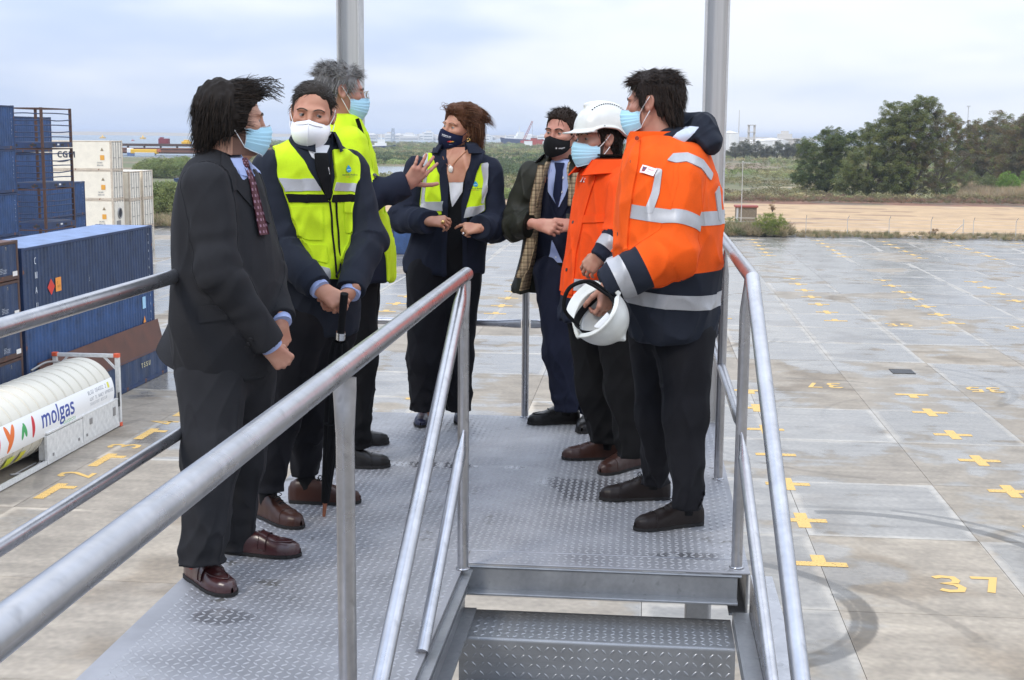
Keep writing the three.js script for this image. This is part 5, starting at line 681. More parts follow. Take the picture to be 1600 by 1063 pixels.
// surface of f = 0 on a grid (surface nets), skipping blocks that are far from it
function surf(f, mn, mx, h) {
  const n = [0, 1, 2].map((i) => Math.ceil((mx[i] - mn[i]) / h) + 1), [nx, ny, nz] = n, G = new Float32Array(nx * ny * nz), B = 5, id = (i, j, k) => (k * ny + j) * nx + i;
  for (let k0 = 0; k0 < nz; k0 += B) for (let j0 = 0; j0 < ny; j0 += B) for (let i0 = 0; i0 < nx; i0 += B) {
    const v = f(mn[0] + (i0 + B / 2) * h, mn[1] + (j0 + B / 2) * h, mn[2] + (k0 + B / 2) * h), far = Math.abs(v) > B * h * 1.45 + 0.012;
    for (let k = k0; k < Math.min(nz, k0 + B); k++) for (let j = j0; j < Math.min(ny, j0 + B); j++) for (let i = i0; i < Math.min(nx, i0 + B); i++) G[id(i, j, k)] = far ? v : f(mn[0] + i * h, mn[1] + j * h, mn[2] + k * h);
  }
  const P = [], I = [], idx = new Int32Array(nx * ny * nz).fill(-1);
  for (let k = 0; k < nz - 1; k++) for (let j = 0; j < ny - 1; j++) for (let i = 0; i < nx - 1; i++) {
    let m = 0; const g = []; for (let c = 0; c < 8; c++) { const v = G[id(i + (c & 1), j + (c >> 1 & 1), k + (c >> 2))]; g.push(v); if (v < 0) m |= 1 << c; }
    if (m === 0 || m === 255) continue;
    let sx = 0, sy = 0, sz = 0, q = 0;
    for (let c = 0; c < 8; c++) for (const b of [1, 2, 4]) if (!(c & b)) { const d = c | b, va = g[c], vb = g[d]; if ((va < 0) !== (vb < 0)) { const t = va / (va - vb); sx += (c & 1) + (b === 1 ? t : 0); sy += (c >> 1 & 1) + (b === 2 ? t : 0); sz += (c >> 2) + (b === 4 ? t : 0); q++; } }
    idx[id(i, j, k)] = P.length / 3; P.push(mn[0] + (i + sx / q) * h, mn[1] + (j + sy / q) * h, mn[2] + (k + sz / q) * h);
  }
  const quad = (a, b, c, d, s) => { if (a < 0 || b < 0 || c < 0 || d < 0) return; if (s) I.push(a, b, c, a, c, d); else I.push(a, c, b, a, d, c); };
  for (let k = 1; k < nz - 1; k++) for (let j = 1; j < ny - 1; j++) for (let i = 1; i < nx - 1; i++) {
    const v = G[id(i, j, k)] < 0;
    if (v !== G[id(i + 1, j, k)] < 0) quad(idx[id(i, j - 1, k - 1)], idx[id(i, j, k - 1)], idx[id(i, j, k)], idx[id(i, j - 1, k)], v);
    if (v !== G[id(i, j + 1, k)] < 0) quad(idx[id(i - 1, j, k - 1)], idx[id(i - 1, j, k)], idx[id(i, j, k)], idx[id(i, j, k - 1)], v);
    if (v !== G[id(i, j, k + 1)] < 0) quad(idx[id(i - 1, j - 1, k)], idx[id(i, j - 1, k)], idx[id(i, j, k)], idx[id(i - 1, j, k)], v);
  }
  const N = new Array(P.length), e = h * 0.6;
  for (let q = 0; q < P.length; q += 3) {
    const x = P[q], y = P[q + 1], z = P[q + 2]; let a = f(x + e, y - e, z - e), b = f(x - e, y - e, z + e), c = f(x - e, y + e, z - e), d = f(x + e, y + e, z + e);
    let gx = a - b - c + d, gy = -a - b + c + d, gz = -a + b - c + d; const l = Math.hypot(gx, gy, gz) || 1; N[q] = gx / l; N[q + 1] = gy / l; N[q + 2] = gz / l;
  }
  return { P, N, I };
}
// keep the part of a mesh where fn(x, y, z, nx, ny, nz) < 0, cut cleanly along fn = 0
function clip(g, fn) {
  const nv = g.P.length / 3, val = new Float32Array(nv), map = new Int32Array(nv).fill(-1), P = [], N = [], I = [], cut = new Map();
  for (let i = 0; i < nv; i++) val[i] = fn(g.P[3 * i], g.P[3 * i + 1], g.P[3 * i + 2], g.N[3 * i], g.N[3 * i + 1], g.N[3 * i + 2]);
  const vert = (i) => { if (map[i] < 0) { map[i] = P.length / 3; P.push(g.P[3 * i], g.P[3 * i + 1], g.P[3 * i + 2]); N.push(g.N[3 * i], g.N[3 * i + 1], g.N[3 * i + 2]); } return map[i]; };
  const edge = (a, b) => { if (a > b) [a, b] = [b, a]; const key = a * nv + b; let r = cut.get(key); if (r === undefined) { const t = clamp(val[a] / (val[a] - val[b]), 0.001, 0.999); r = P.length / 3; for (let c = 0; c < 3; c++) { P.push(lerp(g.P[3 * a + c], g.P[3 * b + c], t)); } let nx = lerp(g.N[3 * a], g.N[3 * b], t), ny = lerp(g.N[3 * a + 1], g.N[3 * b + 1], t), nz = lerp(g.N[3 * a + 2], g.N[3 * b + 2], t); const l = Math.hypot(nx, ny, nz) || 1; N.push(nx / l, ny / l, nz / l); cut.set(key, r); } return r; };
  for (let t = 0; t < g.I.length; t += 3) {
    const v = [g.I[t], g.I[t + 1], g.I[t + 2]], s = v.map((i) => val[i] < 0), c = s[0] + s[1] + s[2];
    if (!c) continue; if (c === 3) { I.push(vert(v[0]), vert(v[1]), vert(v[2])); continue; }
    let k = c === 1 ? s.indexOf(true) : s.indexOf(false); const a = v[k], b = v[(k + 1) % 3], d = v[(k + 2) % 3], e1 = edge(a, b), e2 = edge(a, d);
    if (c === 1) I.push(vert(a), e1, e2); else { const vb = vert(b), vd = vert(d); I.push(e1, vb, vd, e1, vd, e2); }
  }
  return { P, N, I };
}
// push out along the normals, close the open edge back inwards by depth
function shell(g, out, depth = out + 0.004) {
  const P = g.P.map((v, i) => v + g.N[i] * out), N = g.N.slice(), I = g.I.slice(), ec = new Map();
  for (let t = 0; t < g.I.length; t += 3) for (let k = 0; k < 3; k++) { const a = g.I[t + k], b = g.I[t + (k + 1) % 3], r = b * 1e7 + a; if (ec.has(r)) ec.delete(r); else ec.set(a * 1e7 + b, [a, b]); }
  for (const [a, b] of ec.values()) {
    const q = P.length / 3, ax = P[3 * a], ay = P[3 * a + 1], az = P[3 * a + 2], bx = P[3 * b], by = P[3 * b + 1], bz = P[3 * b + 2], n = [g.N[3 * a], g.N[3 * a + 1], g.N[3 * a + 2]], m = [g.N[3 * b], g.N[3 * b + 1], g.N[3 * b + 2]];
    let ex = bx - ax, ey = by - ay, ez = bz - az, ox = ey * n[2] - ez * n[1], oy = ez * n[0] - ex * n[2], oz = ex * n[1] - ey * n[0]; const l = Math.hypot(ox, oy, oz) || 1; ox /= l; oy /= l; oz /= l;
    P.push(ax, ay, az, bx, by, bz, ax - n[0] * depth, ay - n[1] * depth, az - n[2] * depth, bx - m[0] * depth, by - m[1] * depth, bz - m[2] * depth); for (let k = 0; k < 4; k++) N.push(ox, oy, oz);
    I.push(q, q + 2, q + 1, q + 1, q + 2, q + 3);
  }
  return { P, N, I };
}
function toGeo(g, uvFn) {
  const b = new THREE.BufferGeometry(); b.setAttribute('position', new THREE.Float32BufferAttribute(g.P, 3)); b.setAttribute('normal', new THREE.Float32BufferAttribute(g.N, 3)); b.setIndex(g.I);
  const n = g.P.length / 3, uv = new Float32Array(n * 2); for (let i = 0; i < n; i++) { const r = uvFn ? uvFn(g.P[3 * i], g.P[3 * i + 1], g.P[3 * i + 2]) : [(g.P[3 * i] + g.P[3 * i + 2] * 0.7) * 2, g.P[3 * i + 1] * 2]; uv[2 * i] = r[0]; uv[2 * i + 1] = r[1]; } b.setAttribute('uv', new THREE.BufferAttribute(uv, 2)); return b;
}
function xform(g, o, X, Y, Z) { // local mesh to world through an origin and three axes
  const P = [], N = []; for (let i = 0; i < g.P.length; i += 3) { for (let c = 0; c < 3; c++) { P.push(o[c] + X[c] * g.P[i] + Y[c] * g.P[i + 1] + Z[c] * g.P[i + 2]); N.push(X[c] * g.N[i] + Y[c] * g.N[i + 1] + Z[c] * g.N[i + 2]); } }
  const det = dot3(X, [Y[1] * Z[2] - Y[2] * Z[1], Y[2] * Z[0] - Y[0] * Z[2], Y[0] * Z[1] - Y[1] * Z[0]]); let I = g.I; if (det < 0) { I = []; for (let t = 0; t < g.I.length; t += 3) I.push(g.I[t], g.I[t + 2], g.I[t + 1]); } return { P, N, I };
}
function join(...gs) { const P = [], N = [], I = []; for (const g of gs) { const o = P.length / 3; for (const v of g.P) P.push(v); for (const v of g.N) N.push(v); for (const v of g.I) I.push(v + o); } return { P, N, I }; }
// signed distance to a polygon [[x, y], ...], negative inside
function polyD(pts) { return (x, y) => { let d = 1e9, s = 1; for (let i = 0, j = pts.length - 1; i < pts.length; j = i++) { const ex = pts[j][0] - pts[i][0], ey = pts[j][1] - pts[i][1], wx = x - pts[i][0], wy = y - pts[i][1], t = clamp((wx * ex + wy * ey) / (ex * ex + ey * ey)), bx = wx - ex * t, by = wy - ey * t; d = Math.min(d, bx * bx + by * by); const c1 = y >= pts[i][1], c2 = y < pts[j][1], c3 = ex * wy > ey * wx; if ((c1 && c2 && c3) || (!c1 && !c2 && !c3)) s = -s; } return s * Math.sqrt(d); }; }
// sheet of points rows x cols -> mesh with thickness th (second side pushed along -normal)
function sheet(rows, th = 0.003) {
  const nr = rows.length, nc = rows[0].length, g = new THREE.BufferGeometry(), P = [], I = []; rows.forEach((r) => r.forEach((p) => P.push(p.x, p.y, p.z))); for (let i = 0; i < nr - 1; i++) for (let j = 0; j < nc - 1; j++) { const q = i * nc + j; I.push(q, q + 1, q + nc, q + nc, q + 1, q + nc + 1); }
  g.setAttribute('position', new THREE.Float32BufferAttribute(P, 3)); g.setIndex(I); g.computeVertexNormals(); return shell({ P, N: Array.from(g.attributes.normal.array), I }, 0, th);
}
// ---------- a person's frame ----------
const HEAD = (() => { // head and neck in their own frame: x to the person's left, y up, z forward, metres
  const cran = ell([0, 0.034, -0.016], [0.077, 0.092, 0.098]), face = ell([0, -0.03, 0.026], [0.063, 0.086, 0.066]), jaw = ell([0, -0.068, 0.04], [0.05, 0.045, 0.048]), chin = ell([0, -0.093, 0.066], [0.024, 0.022, 0.022]);
  const brow = ell([0, 0.026, 0.078], [0.056, 0.011, 0.017]), noseB = limb([0, 0.016, 0.087], [0, -0.028, 0.103], 0.0085, 0.0115), neck = limb([0, -0.05, -0.022], [0, -0.21, -0.045], 0.056, 0.062), scm = limb([0, -0.12, 0.01], [0, -0.19, 0.0], 0.04, 0.045), lip = ell([0, -0.06, 0.084], [0.024, 0.011, 0.012]), cheek = ell([0.043, -0.014, 0.06], [0.024, 0.018, 0.022]);
  return (x, y, z) => {
    const ax = Math.abs(x); let d = smin(cran(x, y, z), face(x, y, z), 0.03); d = smin(d, jaw(x, y, z), 0.03); d = smin(d, chin(x, y, z), 0.02);
    if (d > 0.09) return Math.min(d, smin(neck(x, y, z), scm(x, y, z), 0.03));
    d = smin(d, cheek(ax, y, z), 0.02); d = smin(d, brow(x, y, z), 0.016);
    d = smax(d, -(Math.hypot(ax - 0.031, (y - 0.005) * 1.3, z - 0.0985) - 0.0172), 0.014);
    d = smin(d, noseB(x, y, z), 0.012); d = smin(d, Math.hypot(ax - 0.0125, y + 0.033, z - 0.096) - 0.0085, 0.008); d = smin(d, lip(x, y, z), 0.008); d = smax(d, -(Math.hypot(ax * 0.35, y + 0.0605, z - 0.102) - 0.0035), 0.006);
    // lids over the eyeball, with a slit
    const lid = Math.hypot(ax - 0.0315, y - 0.006, z - 0.0728) - 0.0140, slit = Math.abs(y - 0.006 + 0.12 * (ax - 0.031)) - (0.0045 - 0.18 * Math.abs(ax - 0.0315)); d = smin(d, Math.max(lid, -Math.max(slit, 0.0755 - z)), 0.003);
    // ear: shell with a hollow
    const ex = ax - 0.0785 - 0.35 * Math.max(0, -(z + 0.012)), ey = y - 0.004, ez = z + 0.012 + 0.18 * ey; let ear = Math.hypot(ex / 0.011, ey / 0.033, ez / 0.0195) - 1; ear *= 0.0105; const hol = (Math.hypot((ex - 0.010) / 0.008, (ey - 0.004) / 0.022, (ez - 0.002) / 0.012) - 1) * 0.008; ear = smax(ear, -hol, 0.004); d = smin(d, ear, 0.006);
    return smin(d, smin(neck(x, y, z), scm(x, y, z), 0.03), 0.028);
  };
})();
const CRAN = ell([0, 0.034, -0.016], [0.077, 0.092, 0.098]);
const headMesh = (() => { let m; return () => m ?? (m = surf(HEAD, [-0.105, -0.215, -0.13], [0.105, 0.14, 0.135], 0.0034)); })();
const handCache = new Map();
// hand with five fingers; x along the fingers, y out of the back of the hand, z to the thumb
function handMesh(key, { curl = [20, 25, 15], each = {}, spread = 4, thumb = [35, 20, 15, 20], scale = 1 }) {
  if (handCache.has(key)) return handCache.get(key);
  const F = [['index', 0.031, 0.072, 0.0088], ['middle', 0.0105, 0.08, 0.009], ['ring', -0.0105, 0.074, 0.0086], ['pinky', -0.0295, 0.058, 0.0076]], parts = [], rad = PI / 180; let palm = [];
  F.forEach(([n, z, L, r], i) => {
    const mcp = [0.092 - Math.abs(i - 1) * 0.004 - (i === 3 ? 0.008 : 0), -0.0005 * i, z]; palm.push(limb([0.008, 0, z * 0.55], mcp, 0.0145, 0.0125));
    const c = each[n] ?? curl, sp = (each[n]?.[3] ?? (1.2 - i) * spread) * rad; let a = 0, p = mcp; const chain = [];
    [[0.46, 0], [0.30, 1], [0.24, 2]].forEach(([f, k]) => { a += c[k] * rad; const l = L * f / 1.0, q = [p[0] + Math.cos(a) * Math.cos(sp) * l, p[1] - Math.sin(a) * l, p[2] + Math.cos(a) * Math.sin(sp) * l]; chain.push(limb(p, q, r * (1 - 0.08 * k), r * (0.94 - 0.1 * k))); p = q; });
    parts.push(chain);
  });
  const [t0, t1, t2, t3] = thumb.map((v) => v * rad); { // thumb: opens sideways by t0, drops to the palm by t1, then bends by t2, t3
    let p = [0.022, -0.006, 0.026]; const chain = [], L = [0.046, 0.034, 0.026], rr0 = [0.0125, 0.0105, 0.0095]; let a = t0, b = t1; for (let k = 0; k < 3; k++) { const q = [p[0] + Math.cos(a) * Math.cos(b) * L[k], p[1] - Math.sin(b) * L[k], p[2] + Math.sin(a) * Math.cos(b) * L[k]]; chain.push(limb(p, q, rr0[k], rr0[k] * 0.87)); p = q; a -= k ? t3 : t2; b += 0.12; } parts.push(chain);
  }
  const wr = limb([-0.04, 0, 0], [0.012, 0, 0], 0.026, 0.025), thenar = limb([0.02, -0.008, 0.018], [0.06, -0.006, 0.026], 0.016, 0.011);
  const f = (x, y, z) => {
    let d = smin(palm[0](x, y, z), palm[1](x, y, z), 0.014); d = smin(d, palm[2](x, y, z), 0.014); d = smin(d, palm[3](x, y, z), 0.014); d = smin(d, thenar(x, y, z), 0.012); d = smin(d, wr(x, y * 1.22, z), 0.02);
    let q = 1; for (const c of parts) { let e = c[0](x, y, z); e = smin(e, c[1](x, y, z), 0.004); e = smin(e, c[2](x, y, z), 0.004); q = Math.min(q, e); } return smin(d, q, 0.007);
  };
  const m = surf(f, [-0.1, -0.11, -0.06], [0.19, 0.045, 0.125], 0.0032); handCache.set(key, m); return m;
}
// stations [photo y, photo x left, photo x right, depth ratio] -> elliptical trunk standing upright
function trunkOf(st, d0, phi, lean = 0) {
  const f = phi * PI / 180, N = [0, 1, 2].map((c) => -A3(FWD)[c] * Math.cos(f) + A3(RGT)[c] * Math.sin(f)), S = [0, 1, 2].map((c) => A3(RGT)[c] * Math.cos(f) + A3(FWD)[c] * Math.sin(f)), cs = Math.abs(Math.cos(f)), sn = Math.abs(Math.sin(f));
  const rows = st.map(([py, xl, xr, q]) => { const L = at(xl, py, d0), R = at(xr, py, d0), w = L.distanceTo(R) / 2, a = w / Math.hypot(cs, q * sn); return [(L.y + R.y) / 2, (L.x + R.x) / 2, (L.z + R.z) / 2, a, q * a]; }).sort((a, b) => a[0] - b[0]);
  const T = 80, y0 = rows[0][0], y1 = rows[rows.length - 1][0], tab = []; for (let i = 0; i <= T; i++) { const y = lerp(y0, y1, i / T); let k = 0; while (k < rows.length - 2 && rows[k + 1][0] < y) k++; const A = rows[Math.max(k - 1, 0)], Bq = rows[k], C = rows[k + 1], D = rows[Math.min(k + 2, rows.length - 1)], t = (y - Bq[0]) / (C[0] - Bq[0]); tab.push([1, 2, 3, 4].map((c) => { const m0 = (C[c] - A[c]) / Math.max(0.01, C[0] - A[0]) * (C[0] - Bq[0]), m1 = (D[c] - Bq[c]) / Math.max(0.01, D[0] - Bq[0]) * (C[0] - Bq[0]), t2 = t * t, t3 = t2 * t; return (2 * t3 - 3 * t2 + 1) * Bq[c] + (t3 - 2 * t2 + t) * m0 + (-2 * t3 + 3 * t2) * C[c] + (t3 - t2) * m1; })); }
  const get = (y) => { const u = clamp((y - y0) / (y1 - y0)) * T, i = Math.min(T - 1, u | 0), t = u - i, p = tab[i], q = tab[i + 1]; return [lerp(p[0], q[0], t), lerp(p[1], q[1], t), lerp(p[2], q[2], t), lerp(p[3], q[3], t)]; };
  const sdf = (x, y, z) => { const [cx, cz, a, b] = get(y), dx = x - cx, dz = z - cz, u = dx * S[0] + dz * S[2], v = dx * N[0] + dz * N[2], k0 = Math.hypot(u / a, v / b), k1 = Math.hypot(u / a / a, v / b / b), r = k1 < 1e-9 ? -Math.min(a, b) : k0 * (k0 - 1) / k1, e = Math.max(y0 - y, y - y1); return smax(r, e, 0.03) * 0.92; };
  const uv = (x, y, z) => { const [cx, cz, a, b] = get(y), dx = x - cx, dz = z - cz; return [dx * S[0] + dz * S[2], dx * N[0] + dz * N[2], a, b]; };
  const front = (u, y, off = 0) => { const [cx, cz, a, b] = get(y), v = b * Math.sqrt(Math.max(0.02, 1 - (u / a) ** 2)) + off; return V(cx + S[0] * u + N[0] * v, y, cz + S[2] * u + N[2] * v); };
  return { sdf, uv, S, N, y0, y1, get, front, grow: (g) => (x, y, z) => sdf(x, y, z) - g };
}
const axesOf = (phi) => { const f = phi * PI / 180, F = A3(FWD), R = A3(RGT); return { N: [0, 1, 2].map((c) => -F[c] * Math.cos(f) + R[c] * Math.sin(f)), S: [0, 1, 2].map((c) => R[c] * Math.cos(f) + F[c] * Math.sin(f)) }; };
const folds = (amp, fx, fy, seed, sharp = 1) => (x, y, z) => { const a = noise(x * fx + seed, y * fy + 0.6 * (x + z) * fx, z * fx), b = noise(x * fx * 2.1 - seed, y * fy * 2.3, z * fx * 2.1 + 4); const r = 1 - Math.min(1, 2.2 * Math.abs(a)), c = noise(x * fx * 0.6 + 9, y * fy * 1.4 - x * fx, z * fx * 0.6 + seed), r2 = 1 - Math.min(1, 2.6 * Math.abs(c)); return -amp * (r * r * 1.1 + r2 * r2 * 0.7 - 0.5 + b * 0.5); };
const bbox = (pts, pad) => { const mn = [1e9, 1e9, 1e9], mx = [-1e9, -1e9, -1e9]; for (const p of pts) for (let c = 0; c < 3; c++) { mn[c] = Math.min(mn[c], p[c] - pad); mx[c] = Math.max(mx[c], p[c] + pad); } return [mn, mx]; };
// ---------- builders shared by the seven people ----------
const cloth = (c, o = {}) => phy({ color: lin(...c), roughness: 0.9, specularIntensity: 0.45, sheen: 0.05, sheenRoughness: 0.6, sheenColor: lin(0.5, 0.5, 0.55), map: clothMap, ...o });
const clothMap = fieldTex(256, (u, v) => 0.90 + 0.16 * tileNoise(u, v, 6, 5, 3) + 0.06 * tileNoise(u, v, 90, 1, 6));
const C = {};
C.skin = [[0.52, 0.28, 0.195], [0.54, 0.275, 0.18], [0.50, 0.255, 0.185], [0.53, 0.275, 0.18], [0.51, 0.25, 0.18], [0.47, 0.255, 0.18], [0.48, 0.245, 0.175]].map((c) => phy({ color: lin(...c), roughness: 0.5, specularIntensity: 0.7, map: fieldTex(128, (u, v) => { const n = tileNoise(u, v, 7, 4, c[0] * 90); return [0.93 + 0.26 * n, 0.90 + 0.46 * n, 0.89 + 0.5 * n]; }) }));
C.yellow = cloth([0.64, 0.87, 0.022], { sheen: 0 }); C.orange = cloth([0.95, 0.115, 0.008], { sheen: 0 }); C.orange2 = cloth([0.93, 0.085, 0.008], { sheen: 0 }); C.refl = std({ color: lin(0.50, 0.50, 0.515), roughness: 0.5, metalness: 0.25, map: clothMap });
C.navy = cloth([0.014, 0.018, 0.034]); C.navy2 = cloth([0.018, 0.022, 0.034]); C.suit = cloth([0.024, 0.024, 0.027]); C.black = cloth([0.006, 0.006, 0.007], { sheen: 0.02 }); C.trouser = cloth([0.009, 0.009, 0.012], { sheen: 0.03 }); C.blueSuit = cloth([0.010, 0.013, 0.030]); C.wax = cloth([0.020, 0.020, 0.013], { roughness: 0.6 }); C.shirt = cloth([0.42, 0.50, 0.78], { sheen: 0 }); C.white = cloth([0.78, 0.78, 0.80], { sheen: 0 });
C.strap = std({ color: lin(0.82, 0.82, 0.82), roughness: 0.7 }); C.maskBlue = phy({ color: lin(0.38, 0.63, 0.75), roughness: 0.8, sheen: 0.2, side: THREE.DoubleSide }); C.maskWhite = phy({ color: lin(0.84, 0.84, 0.85), roughness: 0.8, side: THREE.DoubleSide }); C.maskNavy = cloth([0.010, 0.014, 0.045], { side: THREE.DoubleSide }); C.maskBlack = cloth([0.010, 0.010, 0.011], { side: THREE.DoubleSide });
C.brownShoe = phy({ color: lin(0.048, 0.017, 0.011), roughness: 0.4, specularIntensity: 0.6, clearcoat: 0.2, clearcoatRoughness: 0.3, map: clothMap }); C.oxblood = phy({ color: lin(0.05, 0.012, 0.013), roughness: 0.32, clearcoat: 0.45, clearcoatRoughness: 0.25, map: clothMap }); C.blackShoe = phy({ color: lin(0.006, 0.005, 0.005), roughness: 0.42, specularIntensity: 0.5, clearcoat: 0.15, clearcoatRoughness: 0.35 }); C.darkBrown = phy({ color: lin(0.010, 0.0055, 0.0045), roughness: 0.45, specularIntensity: 0.5, clearcoat: 0.1, clearcoatRoughness: 0.4 }); C.sole = std({ color: lin(0.008, 0.007, 0.007), roughness: 0.8 });
C.gold = std({ color: lin(0.75, 0.5, 0.2), metalness: 1, roughness: 0.25 }); C.silver = std({ color: lin(0.7, 0.7, 0.7), metalness: 1, roughness: 0.25 }); C.snap = std({ color: lin(0.03, 0.03, 0.032), metalness: 0.4, roughness: 0.4 });
const vec = (a) => V(a[0], a[1], a[2]);
function person(label, base, group) {
  const t = thing('person', label, 'person', base);
  const ctx = { t, skinParts: [] };
  ctx.add = (name, g, mat, parent, lb) => { if (!g.I?.length && g.I) return null; const m = wpart(name, g.I ? toGeo(g, ctx.uvFn) : g, mat, parent ?? t, lb ? { label: lb } : {}); return m; };
  return ctx;
}
// patch of a garment inside a polygon given at distance d, taken along the horizontal view axis; near side only
function patch(g, pts, d, out, { back = false, th, min = 0.06 } = {}) {
  const pr = pts.map(([x, y]) => { const p = at(x, y, d); return [p.dot(RGT), p.y]; }), D = polyD(pr), f = A3(FWD), r = A3(RGT);
  return shell(clip(g, (x, y, z, nx, ny, nz) => { const face = nx * f[0] + nz * f[2] + (back ? 0 : min); return Math.max(D(x * r[0] + z * r[2], y), back ? -face : face); }), out, th);
}
const yAt = (py, d, px = 800) => at(px, py, d).y;
function headOn(ctx, { px, py, d, phi, pitch = 0, roll = 0, s = 1, skin }) {
  const f = phi * PI / 180, p = pitch * PI / 180, r = roll * PI / 180, N = FWD.clone().multiplyScalar(-Math.cos(f)).addScaledVector(RGT, Math.sin(f)), S = RGT.clone().multiplyScalar(Math.cos(f)).addScaledVector(FWD, Math.sin(f));
  let Z = N.clone().multiplyScalar(Math.cos(p)).addScaledVector(UP, Math.sin(p)), Y = UP.clone().multiplyScalar(Math.cos(p)).addScaledVector(N, -Math.sin(p)), X = S.clone();
  const X2 = X.clone().multiplyScalar(Math.cos(r)).addScaledVector(Y, Math.sin(r)), Y2 = Y.clone().multiplyScalar(Math.cos(r)).addScaledVector(X, -Math.sin(r));
  const o = A3(at(px, py, d)), h = { o, X: A3(X2.multiplyScalar(s)), Y: A3(Y2.multiplyScalar(s)), Z: A3(Z.clone().multiplyScalar(s)), s };
  h.w = (x, y, z) => V(o[0] + h.X[0] * x + h.Y[0] * y + h.Z[0] * z, o[1] + h.X[1] * x + h.Y[1] * y + h.Z[1] * z, o[2] + h.X[2] * x + h.Y[2] * y + h.Z[2] * z);
  h.put = (g) => xform(g, o, h.X, h.Y, h.Z); h.skin = skin; ctx.head = h; ctx.skinMat = skin;
  ctx.skinParts.push(h.put(headMesh()));
  return h;
}
const dirG = (g) => { const b = new THREE.BufferGeometry(); return g; };
function eyes(ctx, h, { iris = [0.07, 0.035, 0.015], look = [0, 0], brow = [0.03, 0.02, 0.014], bt = 1 } = {}) {
  for (const s of [-1, 1]) {
    const g = new THREE.SphereGeometry(0.0128, 20, 16), p = g.attributes.position, col = new Float32Array(p.count * 3), l = V(look[0], look[1], 1).normalize();
    for (let i = 0; i < p.count; i++) { const c = V(p.getX(i), p.getY(i), p.getZ(i)).normalize().dot(l), a = Math.acos(clamp(c, -1, 1)), q = a < 0.2 ? [0.006, 0.006, 0.006] : a < 0.5 ? iris : [0.25, 0.225, 0.21]; col.set(q, 3 * i); }
    g.setAttribute('color', new THREE.BufferAttribute(col, 3)); g.translate(s * 0.0315, 0.006, 0.0728);
    g.applyMatrix4(new THREE.Matrix4().set(h.X[0], h.Y[0], h.Z[0], h.o[0], h.X[1], h.Y[1], h.Z[1], h.o[1], h.X[2], h.Y[2], h.Z[2], h.o[2], 0, 0, 0, 1)); ctx.add('eye', g, phy({ vertexColors: true, roughness: 0.12 }));
    const bp = [[0.012, 0.024, 0.094], [0.024, 0.0295, 0.093], [0.038, 0.030, 0.087], [0.052, 0.0235, 0.076]].map(([x, y, z]) => { let zz = z; while (zz < 0.13 && HEAD(s * x, y, zz) < 0.0005) zz += 0.0006; while (zz > 0.05 && HEAD(s * x, y, zz) > 0.001) zz -= 0.0006; return V(s * x, y, zz); });
    const bg = new THREE.TubeGeometry(new THREE.CatmullRomCurve3(bp), 14, 0.0025 * bt, 6); bg.applyMatrix4(new THREE.Matrix4().set(h.X[0], h.Y[0], h.Z[0], h.o[0], h.X[1], h.Y[1], h.Z[1], h.o[1], h.X[2], h.Y[2], h.Z[2], h.o[2], 0, 0, 0, 1)); ctx.add('eyebrow', bg, std({ color: lin(...brow), roughness: 0.8 }));
  }
}
